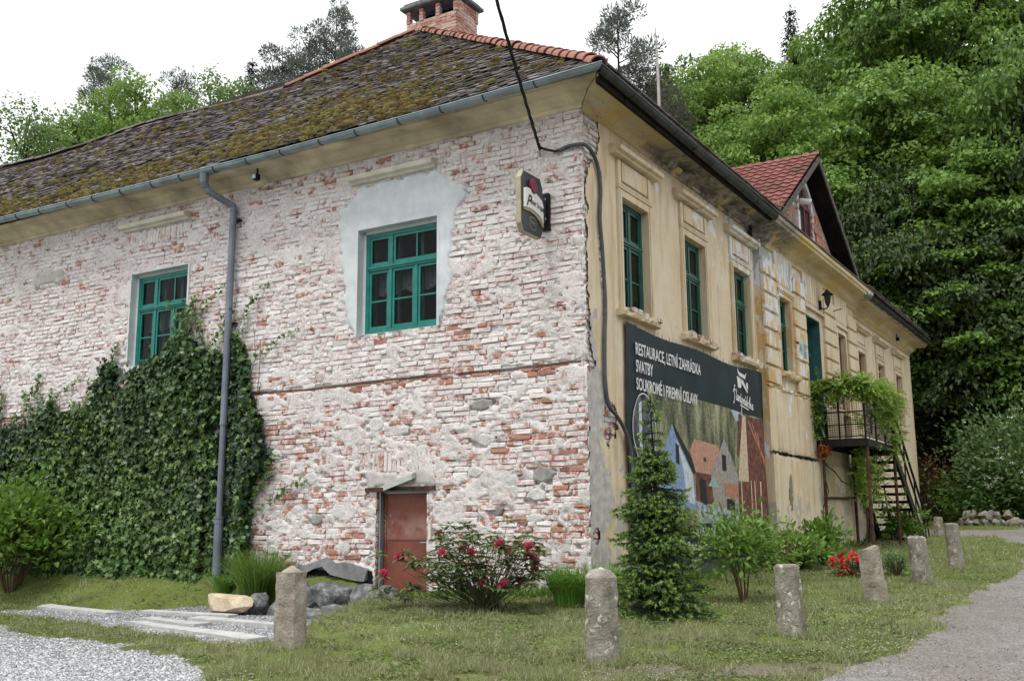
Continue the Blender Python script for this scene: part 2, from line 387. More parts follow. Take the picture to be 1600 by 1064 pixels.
M['bollard'] = m_rock('lichened_sandstone', (.19, .16, .125), (.30, .265, .215), (.42, .395, .34), 5)
def m_bollard2():
    n = NM('white_flaked_sandstone', .9, .2); f = n.noise(5, 5, .65); g = n.noise(40, 4, .6); h = n.noise(11, 4, .7)
    c = n.ramp(f, [(.3, (.145, .13, .105)), (.5, (.235, .215, .175)), (.7, (.33, .31, .265))])
    c = n.mix(n.step(h, .57, .62, 0, .85), c, (.55, .52, .47)); c = n.mix(n.step(g, .55, .7, 0, .45), c, (.10, .085, .065))
    n.col(c); n.bump(n.math('ADD', f, g), .8, .02); return n.m
M['bollard2'] = m_bollard2()
M['paleRock'] = m_rock('pale_sandstone', (.42, .33, .22), (.56, .46, .33), (.62, .54, .42), 4)
M['greyRock'] = m_rock('dark_grey_rock', (.05, .054, .06), (.14, .145, .15), (.34, .34, .33), 7)
M['wallstone'] = m_rock('whitewashed_field_stone', (.45, .43, .41), (.60, .58, .565), (.69, .67, .655), 5)
M['wallstone2'] = m_rock('bare_grey_field_stone', (.17, .155, .14), (.28, .265, .25), (.40, .385, .37), 6)

# ================================================================ GROUND
_ty = [-170, -60, -22, 0, 6, 8, 10.4, 12, 14.5, 18, 21, 26, 30, 40, 48, 60, 80, 110, 170]
_tz = [55, 17, -.5, 0, .15, .3, .42, .5, .62, .74, .88, 1.07, 1.25, 1.7, 3.0, 9., 20., 33., 46.]  # negative y: unseen hill added behind the camera to block low-angle light
def uv(x, y):
    dx, dy = x-KX, y-KY
    return -CA*dx+SA*dy, -(SA*dx+CA*dy)
def toe(u): return np.interp(u, [4, 6.6, 8, 12], [.55, .7, 1.35, 1.5])
def terrain(x, y):
    x = np.asarray(x, float); y = np.asarray(y, float)
    z = np.interp(y, _ty, _tz)
    u, s = uv(x, y)
    zl = .3+.56*sm(1-s/toe(u))
    zl = np.where(y > 22, np.maximum(zl, z*.8), zl)
    d = u-(3.9-.54*np.maximum(s, 0))
    m = sm(d/.7+.5)*sm((30-y)/8)
    z = z*(1-m)+np.minimum(zl, .95)*m
    z = z-.15*np.exp(-((u-3.1)/.9)**2-(np.maximum(s, 0)/1.1)**2)
    z = z+.018*np.sin(x*1.3+y*.7)*np.cos(y*1.1-x*.4)+.01*np.sin(3.1*x+1.7*y)
    return z
def region(x, y):   # 0 lawn, 1 yard gravel, 2 path gravel, 3 road, 4 forest floor and the added hill behind the camera
    x = np.asarray(x, float); y = np.asarray(y, float)
    e = (fbm(x*1.3, y*1.3, 2)-.5); e2 = (fbm(x*4, y*4, 5)-.5)
    u, s = uv(x, y); reg = np.zeros(x.shape, int)
    sn = s+e*.55+e2*.35
    reg[(sn > np.interp(u, [.0, .27, 1.9, 4.18, 6.87, 12], [7.6, 6.49, 5.32, 4.65, 4.13, 3.9])) & (u > -.1+e) & (y < 22)] = 1
    d = u-(3.9-.54*np.maximum(s, 0))
    reg[(s-e*.3-e2*.3 < np.interp(u, [2.3, 2.8, 4.95, 8.19, 9.6], [3.7, 4.13, 3.58, 2.65, 2.37])) & (s > toe(u)*.93+e*.25) & (u < 9.9+e) & (d > .12+e2*.4)] = 2
    ed = np.interp(y, [-20, 6, 8.87, 10.49, 14.65, 18, 21.8, 26.1, 30], [-6, .4, 2.55, 3.85, 6.4, 8.45, 10.6, 12.6, 13.5])
    xr = x+e*.6+e2*.12
    reg[((xr > ed) & (y < 33.4+e)) | ((y > 29.7+e*.8) & (y < 33.2+e) & (x > 5))] = 3
    reg[(y > 44) | (y < -18)] = 4
    reg[(y < 7) & (reg == 0)] = 1
    return reg
def axis(lo, hi, d0, d1, step, g):
    a = list(np.arange(d0, d1, step)); s = step
    while a[-1] < hi: s = min(s*g, 6); a.append(a[-1]+s)
    s = step
    while a[0] > lo: s = min(s*g, 6); a.insert(0, a[0]-s)
    return np.array(a)
gx = axis(-170, 170, -10.5, 13, .075, 1.12)
gy = []; t = 7.6
while t < 45: gy.append(t); t += .05*(t/8)**1.35
s_ = .6
while t < 175: gy.append(t); s_ = min(s_*1.08, 5); t += s_
t = 7.6; s_ = .1
while t > -165: s_ = min(s_*1.2, 5); t -= s_; gy.insert(0, t)
gy = np.array(gy)
XX, YY = np.meshgrid(gx, gy); ny_, nx_ = XX.shape
jx = (rng.random(XX.shape)-.5)*.03; XX = XX+jx; YY = YY+(rng.random(XX.shape)-.5)*.02
ZZ = terrain(XX, YY)
cx = (XX[:-1, :-1]+XX[1:, 1:])/2; cy = (YY[:-1, :-1]+YY[1:, 1:])/2
RG = region(cx, cy)
regv = region(XX, YY)
isg = (regv == 1) | (regv == 2)
ZZ = ZZ+np.where(isg, (fbm(XX*9, YY*9, 1, 3)-.5)*.035, 0)+np.where(regv == 3, (fbm(XX*3, YY*3, 4, 4)-.5)*.03, 0)+np.where(regv == 0, (fbm(XX*5, YY*5, 6, 3)-.5)*.045, 0)
V_ = np.stack([XX.ravel(), YY.ravel(), ZZ.ravel()], 1)
ii = np.arange(ny_*nx_).reshape(ny_, nx_)
Q = np.stack([ii[:-1, :-1], ii[:-1, 1:], ii[1:, 1:], ii[1:, :-1]], -1)
def m_lawn():
    n = NM('short_lawn_soil', 1, .05); f = n.noise(1.1, 5, .6); g = n.noise(22, 4, .65)
    c = n.ramp(f, [(.3, (.075, .095, .03)), (.5, (.115, .15, .04)), (.68, (.15, .175, .065))])
    yb = n.sep('Y'); xb = n.sep('X'); wn = n.math('MULTIPLY', n.math('MULTIPLY', n.step(yb, 8.95, 9.2), n.step(yb, 9.75, 9.45)), n.math('MULTIPLY', n.step(xb, .3, .9), n.step(xb, 3.2, 2.4)))
    c = n.mix(wn, c, (.16, .135, .11)); c = n.mix(n.step(g, .5, .7, 0, .7), c, (.05, .04, .022)); c = n.mix(n.step(n.noise(3.2, 4), .62, .7, 0, .7), c, (.13, .105, .07))
    n.col(c); n.bump(g, .8, .03); return n.m
def m_gravel(name, a, b, c3, sc):
    n = NM(name, .95, .15); v = n.vor(sc, out='Color'); d = n.vor(sc); r = n.t.nodes.new('ShaderNodeSeparateXYZ'); n.t.links.new(v, r.inputs[0])
    f = n.noise(.8, 4)
    c = n.ramp(r.outputs[0], [(0, a), (.5, b), (1, c3)])
    c = n.mix(n.step(d, .3, .62), c, tuple(x*.35 for x in a)); c = n.mix(n.step(f, .35, .65, 0, .35), c, tuple(x*.6 for x in b))
    n.col(c); n.bump(n.math('MULTIPLY', d, -1), .9, .02); return n.m
def m_road():
    n = NM('worn_gravel_road', .95, .15); v = n.vor(70, out='Color'); d = n.vor(70); r = n.t.nodes.new('ShaderNodeSeparateXYZ'); n.t.links.new(v, r.inputs[0])
    big = n.noise(.55, 5, .6); med = n.noise(5, 5, .7)
    c = n.ramp(med, [(.3, (.13, .12, .115)), (.5, (.185, .175, .168)), (.7, (.235, .225, .215))])
    c = n.mix(n.step(big, .42, .6, 0, .6), c, (.14, .118, .102)); c = n.mix(n.step(r.outputs[0], .55, .95, 0, .45), c, (.40, .385, .37))
    c = n.mix(n.step(r.outputs[0], .25, .05, 0, .5), c, (.07, .06, .055))
    n.col(c); n.bump(n.math('ADD', med, n.math('MULTIPLY', d, -.5)), .7, .02); return n.m
M['lawn'] = m_lawn(); M['gravel'] = m_gravel('crushed_grey_gravel', (.24, .25, .26), (.38, .385, .40), (.54, .55, .56), 42); M['road'] = m_road()
M['forest'] = simple('dark_forest_floor', (.022, .022, .012), 1, .05, .4, 2, .8)
M['pebble'] = None
def m_pebble():
    n = NM('gravel_pebble', .9, .2); r = n.rnd(); n.col(n.ramp(r, [(0, (.20, .205, .215)), (.35, (.34, .35, .365)), (.7, (.46, .465, .48)), (1, (.60, .60, .61))])); return n.m
M['pebble'] = m_pebble()
M['grit'] = simple('road_grit_stone', (.22, .21, .20), .95, .1, .4, 30)
for rg, nm, mt in ((0, 'lawn', 'lawn'), (1, 'gravel_yard', 'gravel'), (2, 'gravel_path', 'gravel'), (3, 'gravel_road', 'road'), (4, 'forest_ground_and_added_hill', 'forest')):
    f = Q[RG == rg]
    used, inv = np.unique(f, return_inverse=True)
    me = npmesh(nm, V_[used], inv.reshape(-1, 4), smooth=True)
    tag(link(nm, me, M[mt]), kind='structure')
def groundz(x, y): return terrain(x, y)+.004

# generic leaf polygons -------------------------------------------------
TPL = {
 'rhomb': (np.array([(0, 0, 0), (.45, .5, .12), (1, 0, -.06), (.45, -.5, .12)]), [(0, 1, 2), (0, 2, 3)]),
 'long': (np.array([(0, 0, 0), (.3, .45, .1), (.75, .4, .08), (1, 0, -.1), (.75, -.4, .08), (.3, -.45, .1), (.5, 0, 0)]), [(0, 6, 1), (1, 6, 2), (2, 6, 3), (3, 6, 4), (4, 6, 5), (5, 6, 0)]),
 'ivy': (np.array([(0, 0, 0), (-.05, .38, .05), (.28, .30, .02), (.38, .62, .08), (.58, .25, .03), (1, 0, -.12), (.58, -.25, .03), (.38, -.62, .08), (.28, -.30, .02), (-.05, -.38, .05)]), [(0, 1, 2), (0, 2, 8), (0, 8, 9), (2, 3, 4), (2, 4, 6), (2, 6, 8), (4, 5, 6), (6, 7, 8)]),
 'needle': (np.array([(0, .5, 0), (1, 0, 0), (0, -.5, 0)]), [(0, 1, 2)]),
 'maple': (np.array([(0, 0, 0), (.15, .5, .1), (.62, .52, .12), (1, 0, -.1), (.62, -.52, .12), (.15, -.5, .1)]), [(0, 1, 2), (0, 2, 3), (0, 3, 4), (0, 4, 5)]),
}
def unit(a): return a/np.maximum(np.linalg.norm(a, axis=-1, keepdims=True), 1e-9)
def leaves(P, D, N, L, W, tpl='rhomb', rnd=None):
    T, F = TPL[tpl]; n = len(P); D = unit(D); B = unit(np.cross(D, N)); Nn = np.cross(B, D)
    L = np.broadcast_to(np.asarray(L, float), (n,)); W = np.broadcast_to(np.asarray(W, float), (n,))
    V = P[:, None, :]+D[:, None, :]*(T[None, :, 0:1]*L[:, None, None])+B[:, None, :]*(T[None, :, 1:2]*W[:, None, None])+Nn[:, None, :]*(T[None, :, 2:3]*W[:, None, None]*1.6)
    F = np.array(F); FF = (F[None]+np.arange(n)[:, None, None]*len(T)).reshape(-1, 3)
    r = np.repeat(rnd if rnd is not None else rng.random(n), len(F))
    return V.reshape(-1, 3), FF, r
def merge(parts):
    V = []; F = []; Rr = []; o = 0
    for v, f, r in parts: V.append(v); F.append(f+o); Rr.append(r); o += len(v)
    return np.concatenate(V), np.concatenate(F), np.concatenate(Rr)
def rdir(n): return unit(rng.normal(size=(n, 3)))

# ---------------------------------------------------------------- grass, daisies, pebbles
def ground_samples(n, x0, x1, ymin, ymax, regs, p=1.9):
    u = rng.random(n); a = 1-p
    y = (ymin**a+u*(ymax**a-ymin**a))**(1/a)
    x = y*rng.uniform(x0, x1, n)
    k = np.isin(region(x, y), regs)
    uu, ss = uv(x, y); k &= ~((uu > -.02) & (ss < .02) & (uu < 20)); k &= ~((uu < 0) & (-uu > -.1) & (ss < 0) & (ss > -25) & (uu > -.16))
    inside = (uu > -.0) & (ss < 0)
    k &= ~inside
    return x[k], y[k]
def blades(n, h, w, regs, ymin, ymax, name, mat, label, x0=-.62, x1=.62):
    x, y = ground_samples(n, x0, x1, ymin, ymax, regs)
    cl_ = fbm(x*2.3, y*2.3, 3, 4); keep = rng.random(len(x)) < (.35+1.3*sm((cl_-.3)/.35))*np.where((x > .5) & (x < 2.9) & (np.abs(y-9.32) < .24*(.5+cl_)) & (fbm(x*3, y*3, 1, 3) > .4), .12, 1); x, y, cl_ = x[keep], y[keep], cl_[keep]
    n = len(x); z = terrain(x, y)-.01+np.where(True, (fbm(x*5, y*5, 6, 3)-.5)*.045, 0)
    P = np.stack([x, y, z], 1); D = np.stack([rng.normal(0, .55, n), rng.normal(0, .55, n), np.ones(n)], 1)
    hh = h*(.4+.9*rng.random(n))*(.45+1.5*sm((fbm(x*3.1+4, y*3.1, 5, 3)-.42)/.22))*np.where(y > 20, 1.25, 1)
    r = np.clip(.12+.7*rng.random(n)+(cl_-.5)*1.2+.25*(rng.random(n) < .18), 0, 1)
    V, F, rr = leaves(P, D, rdir(n), hh, w*(.7+.6*rng.random(n))*(y/10)**.6, 'needle', r)
    return tag(link(name, npmesh(name, V, F, rnd=rr), mat), label, 'grass', kind='stuff')
M['grass'] = m_leaf('short_lawn_grass', [(.11, .125, .045), (.165, .195, .06), (.20, .25, .075), (.27, .31, .12), (.40, .39, .25)], .8, .22)
M['clover'] = m_leaf('clover_leaf', [(.07, .10, .03), (.11, .16, .04), (.16, .22, .06), (.20, .22, .10)], .7, .2)
blades(520000, .052, .011, [0], 8.2, 36, 'lawn_grass', M['grass'], 'short patchy green grass covering the lawn in front of the old house')
# low clover leaves
x, y = ground_samples(120000, -.62, .62, 8.2, 30, [0]); n = len(x); c_ = fbm(x*1.5+9, y*1.5, 1, 3); k = rng.random(n) < sm((c_-.42)/.2); x, y = x[k], y[k]; n = len(x)
P = np.stack([x, y, terrain(x, y)+.012+rng.random(n)*.02], 1); D = rdir(n); D[:, 2] *= .25; N = rdir(n)*.45; N[:, 2] = 1
V, F, rr = leaves(P, D, N, .032*(y/10)**.5*(.6+.8*rng.random(n)), .026*(y/10)**.5, 'rhomb')
tag(link('clover_cover', npmesh('clover_cover', V, F, rnd=rr), M['clover']), 'low clover leaves spread through the lawn', 'clover', kind='stuff')
# weeds and grass creeping over the edges of gravel and road
x, y = ground_samples(240000, -.62, .66, 8.2, 32, [1, 2, 3]); n = len(x); a_ = rng.random(n)*6.283; rr0 = .26*rng.random(n)**1.6
k = (region(x+np.cos(a_)*rr0, y+np.sin(a_)*rr0) == 0) & (fbm(x*6, y*6, 2, 3) > .42); x, y = x[k], y[k]; n = len(x)
P = np.stack([x, y, terrain(x, y)], 1); D = np.stack([rng.normal(0, .6, n), rng.normal(0, .6, n), np.ones(n)], 1)
V, F, rr = leaves(P, D, rdir(n), .045*(.4+rng.random(n)), .011*(y/10)**.6, 'needle', np.clip(.2+.5*rng.random(n), 0, 1))
tag(link('edge_grass', npmesh('edge_grass', V, F, rnd=rr), M['grass']), 'stray grass creeping over the gravel edges', 'grass', kind='stuff')
# scattered dead leaves and bare-earth crumbs
x, y = ground_samples(2600, -.6, .64, 8.2, 28, [0]); n = len(x); P = np.stack([x, y, terrain(x, y)+.03], 1); D = rdir(n); D[:, 2] *= .3; N = rdir(n)*.5; N[:, 2] = 1
V, F, rr = leaves(P, D, N, .045*(.4+rng.random(n)), .03, 'maple'); tag(link('leaf_litter', npmesh('leaf_litter', V, F, rnd=rr), m_leaf('dead_leaf', [(.10, .075, .045), (.16, .125, .075), (.24, .20, .13)], .8, .1)), 'dead brown leaves scattered over lawn and gravel', 'leaf litter', kind='stuff')
# daisies
x, y = ground_samples(34000, -.5, .6, 8.4, 30, [0]); c_ = fbm(x*1.1+3, y*1.1+5, 2, 3); u_, s2 = uv(x, y)
k = rng.random(len(x)) < sm((c_-.48)/.2)*.42; x, y = x[k], y[k]; n = len(x)
N = rdir(n)*.35; N[:, 2] = 1
prt = []
for j in range(3):
    a = j*2*math.pi/3; D = np.stack([np.full(n, math.cos(a)), np.full(n, math.sin(a)), rng.normal(0, .15, n)], 1)
    q = .0085*(y/11)**.5
    P = np.stack([x, y, terrain(x, y)+.045+.0*x], 1)-D*q[:, None]
    prt.append(leaves(P, D, N, 2*q, q*.95, 'rhomb'))
V, F, rr = merge(prt)
tag(link('daisy_flowers', npmesh('daisy_flowers', V, F, rnd=rr), M['whitefl']), 'tiny white daisies dotted over the lawn', 'daisies', kind='stuff')
# pebbles
OCT = np.array([(1, 0, 0), (-1, 0, 0), (0, 1, 0), (0, -1, 0), (0, 0, 1), (0, 0, -1)], float); OF = np.array([(0, 2, 4), (2, 1, 4), (1, 3, 4), (3, 0, 4), (2, 0, 5), (1, 2, 5), (3, 1, 5), (0, 3, 5)])
def pebbles(n, regs, smin, smax, name, label, x0, x1, ymin, ymax, mat='pebble'):
    x, y = ground_samples(n, x0, x1, ymin, ymax, regs); n = len(x)
    sz = smin+(smax-smin)*rng.random(n)**2.2; a = rng.random(n)*6.28
    sc = sz[:, None]*(.6+.8*rng.random((n, 3))); sc[:, 2] *= .6
    v = OCT[None]*sc[:, None, :]*(.75+.5*rng.random((n, 6, 1))); ca, sa = np.cos(a)[:, None], np.sin(a)[:, None]
    tl = rng.normal(0, .3, n)[:, None]
    X = v[..., 0]*ca-v[..., 1]*sa; Y = v[..., 0]*sa+v[..., 1]*ca; Z = v[..., 2]+X*tl
    V = np.stack([X+x[:, None], Y+y[:, None], Z+(terrain(x, y)+sz*.25)[:, None]], -1).reshape(-1, 3)
    F = (OF[None]+np.arange(n)[:, None, None]*6).reshape(-1, 3)
    tag(link(name, npmesh(name, V, F, rnd=np.repeat(rng.random(n), 8)), M[mat]), label, 'gravel', kind='stuff')
pebbles(90000, [1, 2], .005, .019, 'loose_gravel', 'loose crushed grey gravel of the yard and the slab path', -.62, -.1, 8.2, 22)
pebbles(16000, [3], .004, .013, 'road_grit', 'scattered grit on the curving gravel road', .05, .7, 8.2, 34, 'grit')

# ================================================================ HOUSE
def TA(u, s, z): return (-u, -s, z)          # left wall: u from the corner to the left, s outwards
def TB(u, s, z): return (s, u, z)            # right wall: u from the corner to the back, s outwards
def tbox(mb, T, u, s, z, mi=None):
    a = T(u[0], s[0], z[0]); b = T(u[1], s[1], z[1])
    x = sorted((a[0], b[0])); y = sorted((a[1], b[1])); zz = sorted((a[2], b[2]))
    return mb.box(x, y, zz, mi)
# openings (u0,u1,z0,z1)
WIN_A = [(2.58, 4.18, 4.69, 6.47), (8.27, 9.84, 4.66, 6.48)]
DOOR_A = (2.75, 3.73, .45, 2.16)
WIN_B = [(1.24, 2.25, 4.85, 6.66), (3.80, 4.83, 4.86, 6.67), (6.37, 7.36, 4.84, 6.65)]
def inpoly(px, py, poly):
    px = np.asarray(px); c = np.zeros(px.shape, bool); n = len(poly)
    for i in range(n):
        x0, y0 = poly[i]; x1, y1 = poly[(i+1) % n]
        with np.errstate(divide='ignore', invalid='ignore'):
            c ^= ((y0 > py) != (y1 > py)) & (px < (x1-x0)*(py-y0)/(y1-y0+1e-12)+x0)
    return c
PATCH = [(4.64, 6.92), (4.60, 6.5), (4.52, 6.1), (4.50, 5.5), (4.42, 4.98), (4.30, 4.85), (4.18, 4.66), (2.58, 4.70), (2.52, 4.80), (2.40, 4.98), (2.33, 5.4), (2.28, 6.1), (2.22, 6.45), (2.05, 6.70), (2.10, 6.92), (2.38, 7.06), (2.55, 7.22), (3.6, 7.24), (4.15, 7.2), (4.28, 7.05), (4.42, 6.95)]
STONES = []
_r = random.Random(11)
for k in range(420):
    u = _r.uniform(.25, 7.3); z = _r.uniform(.75, 3.7)
    if _r.random() < (z-.8)/5.2: continue
    w, h = _r.uniform(.16, .40), _r.uniform(.13, .27)
    if 2.45 < u+w/2 and u-w/2 < 4.15 and z < 2.95: continue
    if u > 6.0 and z < 3: continue
    if any(abs(u-a) < (w+c)*.56 and abs(z-b) < (h+d)*.58 for a, b, c, d in STONES): continue
    STONES.append((u, z, w, h))
    if len(STONES) >= 40: break
def blocked(u, z, l, h):
    for (a, b, c, d) in WIN_A+[DOOR_A]:
        if u+l/2 > a-.0 and u-l/2 < b+.0 and z+h/2 > c and z-h/2 < d: return True
    if 2.55 < u < 3.98 and 2.1 < z < 2.47: return True
    if 8.2 < u < 10.1 and 7.02 < z < 7.34: return True
    if 2.5 < u < 4.1 and 2.45 < z < 2.78: return True
    if 11.95 < u < 12.95 and 6.62 < z < 6.93: return True
    if inpoly(np.array(u), np.array(z), PATCH): return True
    for (a, b, w, h2) in STONES:
        if ((u-a)/(w*.5+.03))**2+((z-b)/(h2*.5-.01))**2 < 1: return True
    return False
BR = []      # u,z,l,h,s,exposed
CH_ = .083
z = .35; row = 0
while z < 7.72:
    u = .0; zc = z+CH_/2; first = True
    while u < 15.6:
        l = _r.choice((.30, .30, .15)) if not first else ((.30, .15)[row % 2])
        first = False
        l *= _r.uniform(.84, 1.16); uc = u+l/2; u += l
        zz = zc+.012*math.sin(uc*1.7+z*.6)+_r.gauss(0, .004)
        if blocked(uc, zz, l-.03, CH_-.02): continue
        pe = .008 if zz > 3.9 else .055
        if row in (41, 42): pe = .62 if row == 42 else .35
        if zz > 6.6 and uc < 1.3: pe = .05
        if zz > 7.3: pe = .10
        if uc < .9 and zz < 2.3: pe = .32
        if fbm(uc*.9, zz*1.6, 2, 3) > .60: pe += .08
        s_ = _r.gauss(0, .0055)

        if _r.random() < .04: s_ -= .02
        hb = CH_-.009-.004*_r.random()
        if row == 42: hb -= .026; zz -= .015; s_ -= .004
        BR.append((uc, zz, l-.010-.005*_r.random(), hb, s_, (2 if row in (41, 42) or _r.random() < .3 else 1) if _r.random() < pe else 0))
    z += CH_; row += 1
# soldier courses
for u0, u1, z0, z1 in ((2.52, 4.08, 2.47, 2.77), (8.22, 10.05, 7.04, 7.32)):
    u = u0
    while u < u1: BR.append((u+.04, (z0+z1)/2+_r.gauss(0, .005), .07, z1-z0, _r.gauss(0, .006), _r.random() < .12)); u += .083
BR = np.array(BR)
def brick_arrays(Bk, T, jit=.0065):
    n = len(Bk); u, z, l, h, s = Bk[:, 0], Bk[:, 1], Bk[:, 2], Bk[:, 3], Bk[:, 4]
    V = np.zeros((n, 12, 3)); k = 0
    for (ins, dep) in ((.011, 0), (.0, -.013), (0., -.07)):
        for (a, b) in ((-1, -1), (1, -1), (1, 1), (-1, 1)):
            jj = rng.normal(0, jit, (n, 3))*(1 if dep > -.05 else 0)
            V[:, k, 0] = u+a*(l/2-ins)+jj[:, 0]; V[:, k, 1] = s+dep+jj[:, 1]*.6; V[:, k, 2] = z+b*(h/2-ins*.8)+jj[:, 2]*.5; k += 1
    X = T(V[..., 0], V[..., 1], V[..., 2]); V = np.stack(X, -1)
    F = [(3, 2, 1, 0)]+[(4+i, 4+(i+1) % 4, (i+1) % 4, i) for i in range(4)]+[(8+i, 8+(i+1) % 4, 4+(i+1) % 4, 4+i) for i in range(4)]
    if T is TB: F = [f[::-1] for f in F]
    F = np.array(F)
    if T is TA: pass
    return V, F
def place_bricks(Bk, T, parent, nind, name='brick', rest='brick_courses'):
    pos = np.array([H(*T(b[0], b[4], b[1])) for b in Bk]); d = np.linalg.norm(pos-np.array([0, 0, 1.6]), axis=1)/np.sqrt(Bk[:, 2])
    o = np.argsort(d); ind, oth = o[:nind], o[nind:]
    if len(oth):
        V, F = brick_arrays(Bk[oth], T); n = len(oth)
        FF = (F[None]+np.arange(n)[:, None, None]*12).reshape(-1, 4)
        me = npmesh(rest, V.reshape(-1, 3), FF, mi=np.repeat(Bk[oth, 5].astype(int), 9), rnd=np.repeat(rng.random(n), 9))
        tag(link(rest, me, [M['wbrick'], M['ebrick'], M['rbrick']], parent), kind='stuff')
    bank = {}
    for i in ind:
        b = Bk[i]; key = (round(b[2]/.02), round(b[3]/.1), int(b[5]), _r.randrange(3))
        if key not in bank:
            V, F = brick_arrays(np.array([[0, 0, b[2], b[3], 0, 0]]), T, .007); me = npmesh(name, V[0], F); me.materials.append(M[('wbrick', 'ebrick', 'rbrick')[int(b[5])]]); bank[key] = me
        link(name, bank[key], [], parent, loc=Vector(T(b[0], b[4], b[1])))
# --- left wall: lime mortar bed, with smears that cover the bricks in places
def sheet(T, u0, u1, z0, z1, cu, cz, depth, holes, name, mat, parent, keep=None, matf=None, jit=.0):
    us = np.arange(u0, u1+cu*.5, cu); zs = np.arange(z0, z1+cz*.5, cz); U, Z = np.meshgrid(us, zs)
    if jit: U = U+(rng.random(U.shape)-.5)*jit; Z = Z+(rng.random(U.shape)-.5)*jit
    for (a, b, c, d) in holes:       # snap grid lines to the opening edges
        for e in (a, b):
            i = np.argmin(abs(us-e)); U[:, i] = e
        for e in (c, d):
            i = np.argmin(abs(zs-e)); Z[i, :] = e
    D = depth(U, Z); V = np.stack(T(U, D, Z), -1).reshape(-1, 3); ny, nx = U.shape
    cu_, cz_ = (U[:-1, :-1]+U[1:, 1:])/2, (Z[:-1, :-1]+Z[1:, 1:])/2; k = np.ones(cu_.shape, bool)
    for (a, b, c, d) in holes: k &= ~((cu_ > a) & (cu_ < b) & (cz_ > c) & (cz_ < d))
    if keep is not None: k &= keep(cu_, cz_)
    ii = np.arange(ny*nx).reshape(ny, nx); Qd = np.stack([ii[:-1, :-1], ii[:-1, 1:], ii[1:, 1:], ii[1:, :-1]], -1)[k]
    mi = matf(cu_[k], cz_[k]) if matf is not None else None
    used, inv = np.unique(Qd, return_inverse=True)
    return link(name, npmesh(name, V[used], inv.reshape(-1, 4), mi=mi, smooth=True), mat, parent)
def mortar_depth(U, Z):
    a = fbm(U*2.6, Z*4, 1, 4); b = fbm(U*11, Z*15, 3, 4); c = fbm(U*.9+5, Z*1.3, 5, 3)
    cover = sm((a*.45+b*.55+(c-.5)*.35-.497)/.075)
    j = fbm(U*7+3, Z*22, 6, 3)
    d = -.019+.024*(b-.35)-.055*sm((j-.56)/.10)
    d = d*(1-cover)+cover*(.006+.012*(b-.5))
    d = np.where((Z > 3.878) & (Z < 3.940) & (fbm(U*2, Z*2, 4) > .27), -.12, d)
    return d
wallA = sheet(TA, -.02, 15.6, .2, 7.76, .034, .030, mortar_depth, WIN_A+[DOOR_A], 'brick_wall', M['mortar'], HR)
place_bricks(BR, TA, wallA, 296)
# field stones in the lower masonry
for (u, z, w, h) in STONES:
    mb = MB(); n = _r.randrange(6, 9); ring = []; a0 = _r.random()*6
    rr = [(_r.uniform(.85, 1.12)) for _ in range(n)]
    pts = [(math.cos(a0+i*6.283/n), math.sin(a0+i*6.283/n)) for i in range(n)]
    def rg(sc, s): return [TA(u+x*w*.5*sc*q, s+_r.gauss(0, .003), z+y*h*.5*sc*q) for (x, y), q in zip(pts, rr)]
    vs_ = rg(1.04, -.05)+rg(1.0, -.004)+rg(.74, .006+_r.uniform(-.004, .008))+[TA(u+_r.gauss(0, .03), .010, z+_r.gauss(0, .02))]
    fs = [(i+a*n, (i+1) % n+a*n, (i+1) % n+(a+1)*n, i+(a+1)*n) for a in (0, 1) for i in range(n)]+[(2*n+i, 2*n+(i+1) % n, 3*n) for i in range(n)]
    mb.add(vs_, fs); mb.build('stone', M['wallstone' if _r.random() < .84 else 'wallstone2'], wallA, smooth=False)
# wall behind the far end and plinth box
mb = MB(); tbox(mb, TA, (15.55, 24.5), (-.4, -.02), (.2, 7.76)); mb.build('wall_far_end', M['mortar'], HR)
# irregular render patch round the near window
def patch_mesh(poly, hole, th, name, mat, parent, T=TA, cell=.045, s0=-.01):
    us = np.arange(min(p[0] for p in poly)-.05, max(p[0] for p in poly)+.06, cell); zs = np.arange(min(p[1] for p in poly)-.05, max(p[1] for p in poly)+.06, cell)
    U, Z = np.meshgrid(us, zs)
    if hole:
        for e in hole[:2]: U[:, np.argmin(abs(us-e))] = e
        for e in hole[2:]: Z[np.argmin(abs(zs-e)), :] = e
    ue = U+(fbm(U*6, Z*6, 2)-.5)*.14; ze = Z+(fbm(U*6+9, Z*6, 4)-.5)*.14
    ins = inpoly(ue, ze, poly)
    D = np.where(ins, th+.006*(fbm(U*4, Z*4, 1)-.5), -.05)
    k = (ins[:-1, :-1].astype(int)+ins[1:, 1:]+ins[1:, :-1]+ins[:-1, 1:]) > 0
    cu_, cz_ = (U[:-1, :-1]+U[1:, 1:])/2, (Z[:-1, :-1]+Z[1:, 1:])/2
    if hole: k &= ~((cu_ > hole[0]) & (cu_ < hole[1]) & (cz_ > hole[2]) & (cz_ < hole[3]))
    ny, nx = U.shape; ii = np.arange(ny*nx).reshape(ny, nx); Qd = np.stack([ii[:-1, :-1], ii[:-1, 1:], ii[1:, 1:], ii[1:, :-1]], -1)[k]
    V = np.stack(T(U, D, Z), -1).reshape(-1, 3); used, inv = np.unique(Qd, return_inverse=True)
    return link(name, npmesh(name, V[used], inv.reshape(-1, 4), smooth=True), mat, parent)
patch_mesh(PATCH, WIN_A[0], .016, 'render_patch', M['cement'], wallA)
patch_mesh([(3.98, 2.46), (3.7, 2.50), (3.3, 2.44), (2.9, 2.5), (2.62, 2.44), (2.60, 2.22), (3.96, 2.22)], None, .012, 'lintel_render', M['grender'], wallA)
patch_mesh([(12.95, 6.9), (12.5, 6.95), (11.98, 6.9), (11.95, 6.64), (12.4, 6.62), (12.92, 6.62)], None, .02, 'cement_lump', M['grender'], wallA)
